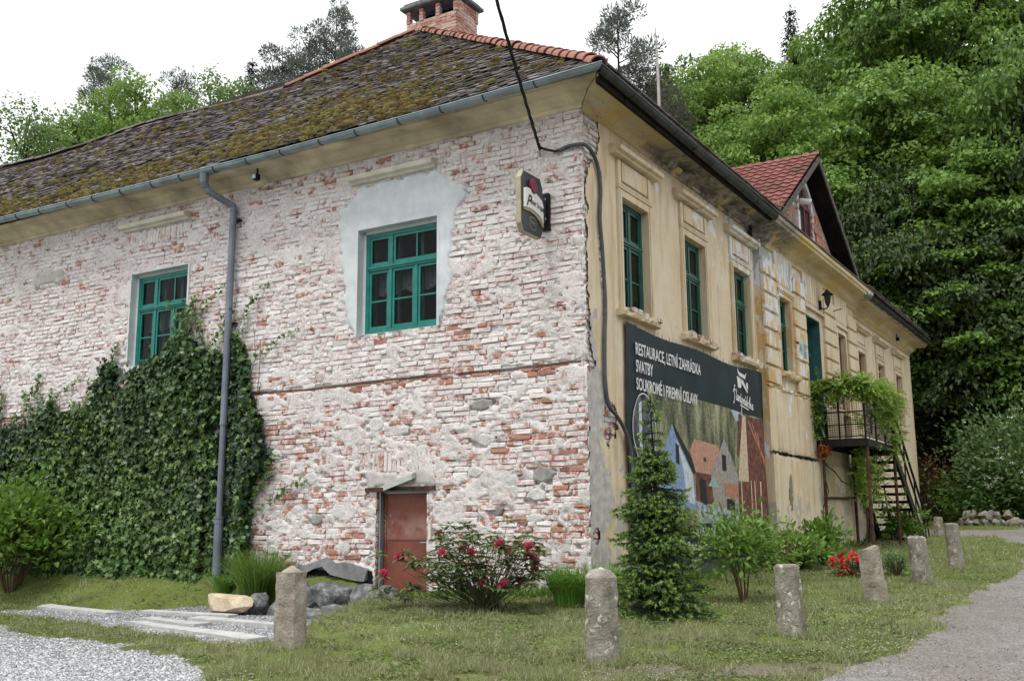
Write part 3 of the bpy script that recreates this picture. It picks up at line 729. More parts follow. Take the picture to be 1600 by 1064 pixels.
# foot of the wall: dark cement skirt left of the door, over a pit lined with black dimpled sheet
mb = MB(); pts = []
for i in range(15):
    u = 3.85+i*.17; zt = .98+.10*math.sin(i*.5)+(.12 if i > 4 else 0); pts.append((u, zt))
for i in range(14):
    (ua, za), (ub, zb) = pts[i], pts[i+1]; h0 = .16+.05*math.sin(i*.8); h1 = .16+.05*math.sin((i+1)*.8)
    mb.hexa([TA(ua, -.02, za-h0), TA(ub, -.02, zb-h1), TA(ub, .13, zb-h1-.03), TA(ua, .13, za-h0-.03)], [TA(ua, -.02, za), TA(ub, -.02, zb), TA(ub, .05, zb-.02), TA(ua, .05, za-.02)])
mb.build('cement_skirt', M['gdark'], wallA, smooth=False)
mb = MB(); tbox(mb, TA, (3.78, 6.2), (.015, .03), (.2, .95)); mb.build('dimpled_membrane', M['dark'], wallA)
# ---------------------------------------------------------------- windows
def window(T, op, s, kind, cols, split, mat, hasbar=True, blind='curtain', lean=None):
    """op=(u0,u1,z0,z1); s = face of the frame; split = height of transom; returns the window part"""
    u0, u1, z0, z1 = op; d = .07; fw = .07
    f = MB()
    tbox(f, T, (u0, u0+fw), (s-d, s), (z0, z1)); tbox(f, T, (u1-fw, u1), (s-d, s), (z0, z1))
    tbox(f, T, (u0+fw, u1-fw), (s-d, s), (z0, z0+fw*1.25)); tbox(f, T, (u0+fw, u1-fw), (s-d, s), (z1-fw, z1))
    th = .045; tbox(f, T, (u0+fw, u1-fw), (s-d-.005, s+.012), (split-th, split+th)); tbox(f, T, (u0+.04, u1-.04), (s, s+.03), (split-.012, split+.02))
    tbox(f, T, (u0+.02, u1-.02), (s, s+.035), (z0-.012, z0+.022))
    mull = []
    n = len(cols)-1; W = u1-u0
    for c in cols[1:-1]:
        uc = u0+W*c; mull.append(uc)
        tbox(f, T, (uc-.032, uc+.032), (s-d, s+.006), (z0+fw*1.25, split-th))
    ups = kind['upper']
    for c in ups[1:-1]: tbox(f, T, (u0+W*c-.032, u0+W*c+.032), (s-d, s+.006), (split+th, z1-fw))
    fr = f.build('window', mat, HR, bevel=.004)
    def sash(a, b, c, d2, bars_h=(), bars_v=()):
        q = MB(); sw = .042; s1 = s-.012
        tbox(q, T, (a, a+sw), (s1-.04, s1), (c, d2)); tbox(q, T, (b-sw, b), (s1-.04, s1), (c, d2))
        tbox(q, T, (a+sw, b-sw), (s1-.04, s1), (c, c+sw*1.1)); tbox(q, T, (a+sw, b-sw), (s1-.04, s1), (d2-sw, d2))
        for z_ in bars_h: tbox(q, T, (a+sw, b-sw), (s1-.03, s1-.004), (z_-.013, z_+.013))
        for u_ in bars_v: tbox(q, T, (u_-.013, u_+.013), (s1-.03, s1-.004), (c+sw, d2-sw))
        q.build('sash', mat, fr)
        g = MB(); tbox(g, T, (a+sw-.003, b-sw+.003), (s1-.025, s1-.021), (c+sw, d2-sw)); g.build('pane', M['glass'], fr)
    e = [u0+W*c for c in cols]
    for i in range(n):
        a = (u0+fw+.004) if i == 0 else e[i]+.036; b = (u1-fw-.004) if i == n-1 else e[i+1]-.036
        sash(a, b, z0+fw*1.25+.004, split-th-.004, bars_h=[z0+(split-z0)*.5] if hasbar else [])
    e = [u0+W*c for c in ups]; n = len(ups)-1
    for i in range(n):
        a = (u0+fw+.004) if i == 0 else e[i]+.036; b = (u1-fw-.004) if i == n-1 else e[i+1]-.036
        sash(a, b, split+th+.004, z1-fw-.004, bars_v=[(a+b)/2] if (b-a) > .7*(W/len(cols)) and kind.get('vbar') and i == n-1 else [])
    # inner casement of the double window, deeper inside, and a dark room behind
    q = MB(); s2 = s-.20
    for c in (0, .34, .66, 1) if W > 1.3 else (0, .5, 1):
        uc = u0+.04+(W-.08)*c; tbox(q, T, (uc-.03, uc+.03), (s2-.04, s2), (z0, z1))
    tbox(q, T, (u0, u1), (s2-.041, s2-.001), (split-.05, split+.05))
    q.build('inner_casement', mat, fr)
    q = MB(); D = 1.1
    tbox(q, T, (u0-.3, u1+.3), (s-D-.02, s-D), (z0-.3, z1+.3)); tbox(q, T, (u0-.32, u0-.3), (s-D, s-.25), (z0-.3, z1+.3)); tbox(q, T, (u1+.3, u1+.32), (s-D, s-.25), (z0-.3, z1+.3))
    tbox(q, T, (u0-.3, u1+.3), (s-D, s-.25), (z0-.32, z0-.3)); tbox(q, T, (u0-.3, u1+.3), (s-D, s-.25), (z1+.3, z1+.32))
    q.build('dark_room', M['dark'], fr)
    q = MB()   # lining of the reveal between the two casements
    tbox(q, T, (u0-.02, u0), (s-.32, s-.01), (z0, z1)); tbox(q, T, (u1, u1+.02), (s-.32, s-.01), (z0, z1)); tbox(q, T, (u0, u1), (s-.32, s-.01), (z0-.02, z0)); tbox(q, T, (u0, u1), (s-.32, s-.01), (z1, z1+.02))
    q.build('reveal_lining', mat, fr)
    if blind == 'curtain':   # short lace valance with a scalloped hem
        us = np.linspace(u0+.05, u1-.05, 70); q = MB(); vs_ = []
        for i, u in enumerate(us):
            dz = .32+.07*abs(math.sin((u-u0)*math.pi*3.2)); ss = s-.27+.02*math.sin(u*55)
            vs_ += [T(u, ss, split-.02), T(u, ss, split-.02-dz)]
        q.add(vs_, [(2*i, 2*i+1, 2*i+3, 2*i+2) for i in range(69)]); q.build('lace_curtain', M['curtain'], fr)
    elif blind == 'blind':
        q = MB(); tbox(q, T, (u0+W*.52, u1), (s-.275, s-.265), (z0, z1)); q.build('blind', M['blind'], fr)
    return fr
for i, op in enumerate(WIN_A):
    u0, u1, z0, z1 = op
    o2 = (u0+.0, u1-.06, z0+.0, z1-.06)
    w = window(TA, (u0+.0, u1-.05, z0+.015, z1-.05), -.14, {'upper': (0, .66, 1), 'vbar': 0}, (0, .335, .67, 1), z0+1.13, M['teal'], True, 'curtain' if i == 0 else 'curtain')
    # the wider upper sash has a vertical bar
    q = MB(); tbox(q, TA, (u0+.50, u0+.528), (-.185, -.155), (z0+1.2, z1-.14)); q.build('glazing_bar', M['teal'], w)
    q = MB(); e = .03
    for k, (a, b, c, d2) in enumerate(((u0-.045, u0, z0-.0, z1+.05), (u1, u1+.045, z0, z1+.05), (u0, u1, z1, z1+.05))):
        tbox(q, TA, (a, b), (-.17, .02 if i == 0 else .004), (c, d2))
    tbox(q, TA, (u1-.05, u1), (-.17, -.135), (z0, z1)); tbox(q, TA, (u0, u1), (-.17, -.135), (z1-.05, z1))
    tbox(q, TA, (u0-.02, u1+.02), (-.17, -.02), (z0-.02, z0+.012))
    q.build('window_reveal', M['cement'], HR)
# brown cellar door
u0, u1, z0, z1 = DOOR_A
q = MB(); s = -.16
tbox(q, TA, (u0+.03, u1-.05), (s-.03, s), (z0, z1-.03)); nd = NM('red_brown_door_paint', .5, .35); nd.house(); f_ = nd.noise(3, 4); z_ = nd.sep('Z')
c_ = nd.ramp(f_, [(.3, (.15, .042, .027)), (.7, (.225, .066, .040))]); hz = nd.math('MULTIPLY', nd.step(z_, 1.35, 1.55), nd.step(z_, 1.95, 1.6)); c_ = nd.mix(nd.math('MULTIPLY', hz, nd.step(nd.noise(4, 4), .40, .65, 0, .55)), c_, (.36, .24, .21))
c_ = nd.mix(nd.step(nd.noise(9, 5, .75, nd.stretch((1, 1, .3))), .66, .72, 0, .6), c_, (.45, .38, .34)); c_ = nd.mix(nd.step(nd.noise(14, 4, .7), .62, .72, 0, .6), c_, (.07, .03, .02)); nd.col(c_); nd.bump(f_, .1, .01)
door = q.build('cellar_door', nd.m, HR)
q = MB()
for zz in (z0+.22, z0+.98, ): tbox(q, TA, (u0+.07, u1-.12), (s, s+.012), (zz-.012, zz+.012))
tbox(q, TA, (u0+.03, u0+.055), (s, s+.012), (z0, z1-.03)); tbox(q, TA, (u1-.09, u1-.06), (s, s+.014), (z0, z1-.03)); tbox(q, TA, (u0+.055, u1-.09), (s, s+.012), (z1-.08, z1-.05))
q.build('door_rib', bpy.data.materials['red_brown_door_paint'], door)
q = MB(); tbox(q, TA, (u0+.055, u0+.09), (s, s+.02), (1.22, 1.48)); q.tube([TA(u0+.07, s+.02, 1.38), TA(u0+.07, s+.06, 1.38), TA(u0+.19, s+.06, 1.38)], .011, 8); q.build('door_handle', M['zinc'], door)
q = MB(); tbox(q, TA, (u1-.05, u1-.02), (-.14, -.05), (z0, z1)); tbox(q, TA, (u0+.0, u0+.03), (-.17, -.12), (z0, z1)); tbox(q, TA, (u0+.03, u1-.05), (-.17, -.12), (z1-.03, z1)); q.build('door_frame', M['zinc'], door)
q = MB(); tbox(q, TA, (2.59, 3.94), (-.2, .03), (2.165, 2.225)); q.build('steel_lintel', M['rust'], HR)
mb = MB()   # brick jambs of the door
for side, (ua, ub) in enumerate(((u1, u1+.02), (u0-.02, u0))):
    z = .4
    while z < 2.14:
        tbox(mb, TA, (ua-.012*_r.random(), ub+.006), (-.30, -.012*_r.random()), (z, z+.07)); mb.cr = _r.random(); z += .083
mb.build('jamb_brick', M['ebrick'], HR, kind='stuff')
q = MB(); p = [TA(3.50, .02, 2.20), TA(3.50, .12, 2.17), TA(2.95, .12, 2.33), TA(2.95, .02, 2.36)]
q.hexa([(a, b, c-.0) for a, b, c in p], [(a, b, c+.085) for a, b, c in p])
q.build('tilted_lamp_shade', simple('pale_green_metal', (.42, .47, .43), .5, .4, .1, 6), None, loc=TA(3.5, .02, 2.2), frame='H', label='small pale green metal plate tilted above the brown cellar door', cat='metal plate')
q = MB(); tbox(q, TA, (2.66, 2.71), (.0, .03), (1.42, 1.66)); q.build('switch_box', M['hood'], None, loc=TA(2.68, 0, 1.42), frame='H', label='narrow cream box on the brick wall right of the cellar door', cat='switch')
# hood mouldings on the left wall
HOODP = [(-.02, 0), (.05, .0), (.06, .03), (.12, .05), (.14, .10), (.14, .115), (.11, .12), (.10, .145), (.02, .155), (-.02, .155)]
for (a, b, zb) in ((2.60, 4.34, 7.27), (8.27, 10.12, 7.35)):
    q = MB(); n = 24
    path = [(TA(a+(b-a)*i/n, 0, zb+.002*math.sin(i)), TA(0, 1, 0)) for i in range(n+1)]
    q.sweep([(x_*1.25, y_*1.0) for x_, y_ in HOODP], path); q.build('window_hood', M['hood'], HR, bevel=.003)
# ---------------------------------------------------------------- right wall
def chase_u(z): return np.interp(z, [2.5, 2.84, 3.11, 3.27, 3.63, 4.0, 4.78, 5.35, 6.0, 6.5, 6.9, 7.1], [1.3, 1.16, .95, .62, .49, .5, .56, .53, .47, .54, .50, .45])
def keepB(u, z):
    e = (fbm(u*5, z*5, 1, 4)-.5); e2 = fbm(u*11, z*9, 6, 3)-.5
    edge = np.interp(z, [0, 3.9, 4.0, 4.7, 6.6, 6.75, 7.1, 7.35, 7.8], [.0, .0, .12, .10, .10, .16, .42, .58, .60])
    k = u > edge+e*.22+e2*.05
    w = np.interp(z, [3.4, 3.55, 4.2, 5.0, 5.9, 6.2, 6.9, 7.1], [.10, .06, .03, .10, .10, .03, .06, .02])
    k &= ~((z > 3.5) & (z < 7.1) & (abs(u-chase_u(z)-.05) < w*(1+e*3.)*.62))
    k &= ~((((u-.72)/.30)**2+((z-3.12)/.30)**2) < 1+e*3)
    k &= ~((((u-.12)/.16)**2+((z-3.86)/.10)**2) < 1+e*3)
    k &= ~((((u-.18)/.10)**2+((z-1.48)/.10)**2) < 1+e*2)
    return k
def depthB(u, z):
    d = .018+.010*(fbm(u*1.2, z*1.2, 2)-.5)+.012*(fbm(u*6, z*6, 5)-.5)
    gr = sm((.62+.5*(fbm(u*3, z*3, 4)-.5)-u)/.05)*sm((3.75-z)/.1)
    return d+gr*.015*(fbm(u*10, z*10, 1)-.3)
def matB(u, z):
    m = np.zeros(u.shape, int); e = fbm(u*3, z*3, 4)-.5
    m[(u < .50+e*.7) & (z < 3.75+e)] = 1
    m[(u < .60+e*.7) & (z < 2.2+e*2)] = 1
    m[(z < 1.05+e)] = 1
    m[(u < .30+e*.5) & (z > 3.9) & (z < 4.6+e*1.5)] = 1
    return m
wallB = sheet(TB, 0, 7.84, .3, 7.76, .032, .032, depthB, WIN_B, 'plaster_wall', [M['ochre'], M['grender']], HR, keep=keepB, matf=matB, jit=.012)
BB = []
z = .35; row = 0
while z < 7.72:
    u = 0.
    while u < 1.45:
        l = (.15 if (row % 2 == 0 and u == 0) else .30)*_r.uniform(.95, 1.05)
        if u+l > 1.2 and 4.8 < z < 6.7: break
        BB.append((u+l/2, z+CH_/2+_r.gauss(0, .003), l-.014, CH_-.014, -.012+_r.gauss(0, .008), _r.random() < .45)); u += l
    z += CH_; row += 1
sub = sheet(TB, -.01, 1.6, .3, 7.76, .05, .05, lambda u, z: -.045+.02*fbm(u*6, z*6, 2), [(1.24, 1.7, 4.85, 6.66)], 'brick_core', M['mortar'], HR)
place_bricks(np.array(BB), TB, sub, 90)
def surround(T, op, off, mat, hood=True, sill=True, w=.12, crumb=.5, zh=7.28):
    u0, u1, z0, z1 = op; s = off
    q = MB()
    for (a, b) in ((u0-w, u0), (u1, u1+w)):
        tbox(q, T, (a, b), (s-.0, s+.045), (z0, z1+w)); tbox(q, T, (a+.03, b-.03), (s+.045, s+.06), (z0, z1+w-.03))
    tbox(q, T, (u0, u1), (s, s+.045), (z1, z1+w)); tbox(q, T, (u0-w-.02, u1+w+.02), (s, s+.065), (z1+w, z1+w+.022)); tbox(q, T, (u0-w-.01, u1+w+.01), (s, s+.05), (z1+w+.03, z1+w+.05))
    if hood:   # apron panel with a raised border
        pa, pb, pc, pd = u0-.02, u1+.02, z1+w+.10, zh-.04
        for bx in (((pa-.1, pa), (pc-.04, pd)), ((pb, pb+.1), (pc-.04, pd)), ((pa, pb), (pc-.04, pc)), ):
            tbox(q, T, bx[0], (s, s+.045), bx[1])
        tbox(q, T, (pa+.05, pb-.05), (s, s+.04), (pc+.05, pd))
    # reveals
    tbox(q, T, (u0-.015, u0), (s-.26, s+.002), (z0, z1)); tbox(q, T, (u1, u1+.015), (s-.26, s+.002), (z0, z1)); tbox(q, T, (u0, u1), (s-.26, s+.002), (z1, z1+.015))
    q.build('window_surround', mat, HR, bevel=.004)
    if hood:
        a, b = u0-.34, u1+.62 if False else u1+.36
        P = [(-.02, 0), (.12, .0), (.13, .035), (.19, .05), (.20, .10), (.20, .115), (.16, .12), (.14, .15), (.02, .165), (-.02, .165)]
        q = MB(); n = 16; q.sweep([(x+s, y_) for x, y_ in P], [(T(a+(b-a)*i/n, 0, zh+_r.gauss(0, .003)), T(0, 1, 0)) for i in range(n+1)]); q.build('window_hood', mat, HR)
    if sill:
        a, b = u0-.22, u1+.24; n = 26; q = MB()
        P0 = [(-.02, -.11), (.13, -.10), (.155, -.05), (.155, .02), (-.05, .035)]
        vs_ = []; k = len(P0)
        for i in range(n+1):
            u = a+(b-a)*i/n
            for (x, y_) in P0:
                c = crumb*(fbm(np.array(u*7.), np.array(y_*30.+op[0]), 3, 3)-.45); vs_.append(T(u, s+x-max(0, float(c))*.28*(x > .05), z0+y_-(max(0, float(c))*.18 if y_ > -.06 else 0)))
        fs = [(i*k+j, i*k+(j+1) % k, (i+1)*k+(j+1) % k, (i+1)*k+j) for i in range(n) for j in range(k)]+[tuple(range(k)), tuple(range(n*k, n*k+k))[::-1]]
        q.add(vs_, fs); sl = q.build('window_sill', mat, HR)
        for i in range(7):   # broken brick ends on top of the crumbling sill
            if _r.random() < crumb:
                u = a+.06+(b-a-.12)*_r.random(); q = MB(); tbox(q, T, (u-.06, u+.07), (s+.01, s+.12+_r.random()*.03), (z0-.02, z0+.045+.02*_r.random())); q.build('sill_brick', M['wbrick' if _r.random() < .6 else 'ebrick'], sl, bevel=.006)
for i, op in enumerate(WIN_B):
    u0, u1, z0, z1 = op
    window(TB, (u0, u1, z0, z1), -.07, {'upper': (0, .5, 1)}, (0, .5, 1), z0+1.16, M['dteal'], True, 'blind')
    surround(TB, op, .02, M['ochre'], crumb=(.75, 1.0, 1.0)[i])
# projecting middle bay
RO = .15
WIN_R = [(8.92, 9.75, 4.83, 6.52), (11.12, 12.35, 3.58, 6.50), (14.03, 14.80, 3.70, 6.50)]
def depthR(u, z): return RO+.012*(fbm(u*1.2, z*1.2, 2)-.5)+.012*(fbm(u*6, z*6, 5)-.5)+np.where(z < 4.42, .045, 0)+np.where(z < 3.05, .03, 0)-.06*np.exp(-((z-3.06)/.035)**2)*sm((fbm(u*3, z, 3)-.3)/.1)
bay = sheet(TB, 7.84, 16.0, .3, 7.76, .05, .05, depthR, WIN_R, 'bay_wall', [M['ochre_peel'], M['ochre'], M['gdark']], HR,
            matf=lambda u, z: np.where(z < 4.4, 1, np.where(u > 10.5, 1, 0)), keep=lambda u, z: ~((((u-8.9)/.12)**2+((z-2.25)/.42)**2) < 1+2.5*(fbm(u*5, z*5, 1)-.5)), jit=.012)
for ua in (7.80, 16.0):
    q = MB(); vs_ = [(-.02, .3), (RO+.085, .3), (RO+.085, 3.05), (RO+.05, 3.06), (RO+.05, 4.42), (RO+.003, 4.43), (RO+.003, 7.76), (-.02, 7.76)]
    q.add([TB(ua, a, b) for a, b in vs_]+[TB(ua+.045, a, b) for a, b in vs_], [tuple(range(8)), tuple(range(8, 16))[::-1]]+[(i, (i+1) % 8, 8+(i+1) % 8, 8+i) for i in range(8)]); q.build('bay_return', M['ochre_peel'], HR)
q = MB(); tbox(q, TB, (8.6, 9.3), (.03, .08), (1.7, 2.8)); pb = q.build('bay_core', M['mortar'], HR)
BC = [(8.62+.31*j+.15*(i % 2), 1.75+i*CH_, .28, .07, .10+_r.gauss(0, .008), _r.random() < .5) for i in range(13) for j in range(2)]
place_bricks(np.array(BC), TB, pb, 40)
for i, (ua, ub) in enumerate(((7.80, 8.72), (9.98, 10.92), (12.62, 13.80), (15.02, 16.03))):   # rusticated strips
    z = 4.50; j = 0
    while z < 7.1:
        hh = .385; q = MB(); mt = M['ochre_peel'] if i < 2 and _r.random() < .8 else M['ochre']
        a, b = ua, ub
        q.hexa([TB(a, RO-.02, z), TB(b, RO-.02, z), TB(b-.012, RO+.075, z+.015), TB(a+.0, RO+.075, z+.015)], [TB(a, RO-.02, z+hh-.035), TB(b, RO-.02, z+hh-.035), TB(b-.012, RO+.075, z+hh-.05), TB(a, RO+.075, z+hh-.05)])
        q.build('rusticated_block', mt, bay, bevel=.006); z += hh; j += 1
for (ua, ub) in ((8.75, 9.95), (10.95, 12.6), (13.85, 15.0)):   # flat arches of plaster voussoirs
    n = max(5, int((ub-ua)/.18)); uc = (ua+ub)/2
    q = MB(); tbox(q, TB, (ua, ub), (RO, RO+.07), (6.66, 6.72)); tbox(q, TB, (ua+.03, ub-.03), (RO, RO+.05), (6.74, 6.78)); q.build('lintel_band', M['ochre'], bay)
    for j in range(n):
        a = ua+(ub-ua)*j/n+.012; b = ua+(ub-ua)*(j+1)/n-.012; fa, fb = (a-uc)*.16, (b-uc)*.16
        q = MB(); q.hexa([TB(a, RO-.01, 6.80), TB(b, RO-.01, 6.80), TB(b, RO+.05, 6.80), TB(a, RO+.05, 6.80)], [TB(a+fa, RO-.01, 7.5), TB(b+fb, RO-.01, 7.5), TB(b+fb, RO+.05, 7.5), TB(a+fa, RO+.05, 7.5)])
        q.build('voussoir', M['ochre_peel' if uc < 10.4 else 'ochre'], bay)
window(TB, WIN_R[0], RO-.09, {'upper': (0, .5, 1)}, (0, .5, 1), WIN_R[0][2]+1.1, M['dteal'], True, 'blind')
surround(TB, WIN_R[0], RO, M['ochre_peel'], hood=False, crumb=.5, w=.09)
# balcony door: green, panelled, with toplight
u0, u1, z0, z1 = WIN_R[1]
q = MB(); s = -.15
tbox(q, TB, (u0, u0+.03), (s-.05, RO), (z0, z1)); tbox(q, TB, (u1-.03, u1), (s-.05, RO), (z0, z1)); tbox(q, TB, (u0+.03, u1-.03), (s-.05, RO), (z1-.03, z1)); tbox(q, TB, (u0+.03, u1-.03), (s-.02, s+.05), (5.62, 5.72))
q.build('door_case', simple('blue_green_door_case', (.035, .13, .13), .5, .35, .2, 5, .1), HR)
q = MB(); tbox(q, TB, (u0+.03, u1-.03), (s-.05, s-.01), (z0, 5.62))
for (a, b) in ((u0+.10, u0+.52), (u0+.72, u1-.10)):
    for (c, d) in ((z0+.15, z0+.75), (z0+.9, z0+1.15), (z0+1.3, 5.5)): tbox(q, TB, (a, b), (s-.01, s+.01), (c, d))
bd = q.build('balcony_door', M['dteal'], HR, bevel=.006)
q = MB(); tbox(q, TB, (u0+.03, u1-.03), (s-.05, s-.01), (5.72, 5.78)); tbox(q, TB, (u0+.03, u1-.03), (s-.05, s-.01), (6.40, 6.47)); tbox(q, TB, ((u0+u1)/2-.03, (u0+u1)/2+.03), (s-.05, s-.01), (5.78, 6.40)); q.build('toplight_frame', M['dteal'], bd)
q = MB(); tbox(q, TB, (u0+.03, u1-.03), (s-.035, s-.03), (5.78, 6.40)); q.build('pane', M['glass'], bd)
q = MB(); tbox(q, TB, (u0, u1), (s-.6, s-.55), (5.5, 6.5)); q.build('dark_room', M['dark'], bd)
window(TB, WIN_R[2], RO-.10, {'upper': (0, .5, 1)}, (0, .5, 1), 5.55, M['brownwood'], True, 'blind')
q = MB(); u0, u1, z0, z1 = WIN_R[2]
tbox(q, TB, (u0-.1, u0), (RO, RO+.04), (z0, z1+.1)); tbox(q, TB, (u1, u1+.1), (RO, RO+.04), (z0, z1+.1)); tbox(q, TB, (u0, u1), (RO, RO+.04), (z1, z1+.1)); tbox(q, TB, (u1, u1+.02), (-.2, RO), (z0, z1)); tbox(q, TB, (u0, u1), (-.2, RO), (z1, z1+.02)); q.build('window_surround', M['ochre'], HR)
# far wing
WIN_F = [(16.83, 17.75, 4.70, 6.44), (19.34, 20.31, 4.68, 6.42), (21.98, 22.98, 4.66, 6.40)]
far = sheet(TB, 16.0, 24.7, .3, 7.70, .08, .08, lambda u, z: .0+.012*fbm(u*3, z*3, 2), WIN_F, 'far_plaster_wall', M['ochre'], HR)
for i, op in enumerate(WIN_F):
    window(TB, op, -.10, {'upper': (0, .5, 1)}, (0, .5, 1), op[2]+1.12, M['brownwood'], True, 'blind')
    surround(TB, op, .0, M['ochre'], hood=True, crumb=.25, zh=7.02)
q = MB(); tbox(q, TB, (24.7, 24.75), (-9, .02), (.3, 7.7)); q.build('end_wall', M['ochre'], HR)
# string ledge and broken cornice strip on the bay
for (ua, ub, zb, sc) in ((7.80, 10.9, 4.42, 1.), (12.6, 16.05, 4.42, .8)):
    q = MB(); n = int((ub-ua)/.06); P0 = [(-.02, -.05), (.04, -.05), (.085, 0), (.085, .05), (-.02, .08)]; vs_ = []; k = 5
    for i in range(n+1):
        u = ua+(ub-ua)*i/n
        for (x, y_) in P0:
            c = float(fbm(np.array(u*5), np.array(y_*25), 3, 3))-.42; vs_.append(TB(u, RO+x-max(0, c)*.3*(x > 0), zb+y_+_r.gauss(0, .006)))
    q.add(vs_, [(i*k+j, i*k+(j+1) % k, (i+1)*k+(j+1) % k, (i+1)*k+j) for i in range(n) for j in range(k)]); q.build('string_course', M['ochre_peel'], HR)
q = MB(); n = 50; vs_ = []
for i in range(n+1):
    u = 7.78+3.3*i/n
    ed = .35+1.1*float(fbm(np.array(u*3.), np.array(1.), 2, 3))
    for (x, y_) in [(0, -.03), (.06, -.02), (.065, .012), (0, .03)]: vs_.append(TB(u, RO+.03+x*ed+_r.gauss(0, .010), 3.06+y_*ed+_r.gauss(0, .010)))
q.add(vs_, [(i*4+j, i*4+(j+1) % 4, (i+1)*4+(j+1) % 4, (i+1)*4+j) for i in range(n) for j in range(4)]); q.build('mossy_ledge', simple('dark_mossy_render', (.03, .032, .022), 1, .05, .8, 8, .6), HR)
# ---------------------------------------------------------------- cornice
def cornice(T, u0, u1, off, prof, m0, m1, name, mat, crumb=0, du=.1, dz=0):
    n = int((u1-u0)/du); vs_ = []; k = len(prof)
    for i in range(n+1):
        for j, (x, y_) in enumerate(prof):
            f = i/n; a = u0-m0*x; b = u1+m1*x; u = a+(b-a)*f
            c = 0
            if crumb and 2.0 < u < 9.5:
                c = max(0, float(fbm(np.array(u*2.2), np.array(x*6+y_*4), 3, 4))-.42)*crumb*(y_ < 7.93)*(x < .5)
            vs_.append(T(u, off+x-c*(x > .04), y_+dz+min(c*.35, 7.95-y_)*(x > .04)+.004*math.sin(u*2)))
    q = MB(); q.add(vs_, [(i*k+j, i*k+(j+1) % k, (i+1)*k+(j+1) % k, (i+1)*k+j) for i in range(n) for j in range(k)]+[tuple(range(k)), tuple(range(n*k, n*k+k))[::-1]])
    return q.build(name, mat, HR)
CP = [(-.02, 7.68), (.035, 7.69), (.05, 7.745), (.09, 7.76), (.15, 7.80), (.21, 7.83), (.23, 7.86), (.38, 7.865), (.50, 7.87), (.51, 7.90), (.53, 7.91), (.54, 7.98), (-.02, 7.98)]
cornice(TA, 0, 24.5, 0, CP, 1, 0, 'cornice', M['cornice_left'])
cornice(TB, 0, 7.5, .02, CP, 1, 0, 'cornice', M['cornice'], crumb=.9, du=.06, dz=-.03)
CP2 = [(-.02, 7.42), (.04, 7.43), (.06, 7.5), (.14, 7.56), (.2, 7.66), (.24, 7.70), (.50, 7.73), (.52, 7.79), (.55, 7.80), (.56, 7.88), (-.02, 7.92)]
cornice(TB, 7.45, 16.15, RO, CP2, 0, 0, 'cornice', M['cornice'], crumb=.5, du=.08)
cornice(TB, 16.0, 24.7, .0, CP2, 0, 1, 'cornice', M['cornice'], du=.1, dz=-.06)
# gutters
def gutter(T, u0, u1, s, zf, mat, m0, m1, name='gutter', step=.25):
    r = .078; n = max(2, int((u1-u0)/step)); k = 9; vs_ = []
    prof = [(-math.cos(math.pi*j/(k-1))*r, -math.sin(math.pi*j/(k-1))*r) for j in range(k)]+[(math.cos(math.pi*j/(k-1))*(r-.008), -math.sin(math.pi*j/(k-1))*(r-.008)) for j in range(k)]
    kk = len(prof)
    for i in range(n+1):
        for (x, y_) in prof:
            a = u0-m0*(s+x); b = u1+m1*(s+x); u = a+(b-a)*i/n; vs_.append(T(u, s+x, zf(u)+y_))
    q = MB(); q.add(vs_, [(i*kk+j, i*kk+(j+1) % kk, (i+1)*kk+(j+1) % kk, (i+1)*kk+j) for i in range(n) for j in range(kk)])
    # beaded front rim
    q.tube([T((u0-m0*(s+r))+((u1+m1*(s+r))-(u0-m0*(s+r)))*i/n, s+r, zf(u0+(u1-u0)*i/n)) for i in range(n+1)], .012, 6)
    g = q.build(name, mat, HR, smooth=True)
    u = u0+.4
    while u < u1-.1:
        q = MB(); q.tube([T(u, s-math.cos(math.pi*j/8)*(r+.006), zf(u)-math.sin(math.pi*j/8)*(r+.006)) for j in range(9)], .008, 5); q.build('gutter_bracket', M['iron'] if mat == M['zinc'] else M['dgutter'], g); u += .82+.06*math.sin(u*3)
    return g
zA = lambda u: float(np.interp(u, [-1, 0, 1, 3, 6, 10, 14, 25], [7.985, 7.975, 7.95, 7.93, 7.91, 7.95, 8.02, 8.1]))
gutter(TA, 0, 24, .63, zA, M['zinc'], 1, 0)
gutter(TB, 0, 7.45, .63, lambda u: 7.93-.01*u, M['dgutter'], 1, 0)
gutter(TB, 15.6, 24.6, .66, lambda u: 7.72+.008*(u-15), M['dgutter'], 0, 1)
q = MB(); q.tube([TB(15.55, .66, 7.78), TB(15.62, .66, 7.72), TB(15.75, .66, 7.7)], [.09, .1, .09], 10); q.build('gutter_end', M['zinc'], HR)
# downpipe
q = MB(); q.tube([TA(7.24, .63, 7.86), TA(7.24, .63, 7.70), TA(7.24, .60, 7.62)], [.085, .075, .065], 10); q.tube([TA(7.24, .60, 7.68), TA(7.23, .55, 7.56), TA(7.10, .22, 7.42), TA(7.03, .11, 7.36), TA(7.03, .10, 7.25)], .062, 12)
q.tube([TA(7.03, .10, 7.30), TA(6.99, .17, 3.4)], .062, 12); q.tube([TA(6.99, .17, 3.42), TA(6.97, .20, 1.75)], .056, 12); q.tube([TA(6.97, .20, 1.80), TA(6.95, .22, .60)], .078, 12)
for zz, rr in ((7.27, .07), (3.4, .068), (1.80, .09), (1.72, .088), (5.2, .066)): sp = float(np.interp(zz, [.6, 1.75, 3.4, 7.3], [.22, .2, .17, .10])); q.tube([TA(6.985+.01*(zz-3), sp, zz-.02), TA(6.985+.01*(zz-3), sp, zz+.02)], rr, 12)
dp = q.build('downpipe', M['pipe'], HR, smooth=False)
for zz in (7.1, 5.2, 3.2, 1.6):
    q = MB(); tbox(q, TA, (6.92, 7.12), (-.02, .06), (zz-.015, zz+.015)); q.build('pipe_clip', M['iron'], dp)
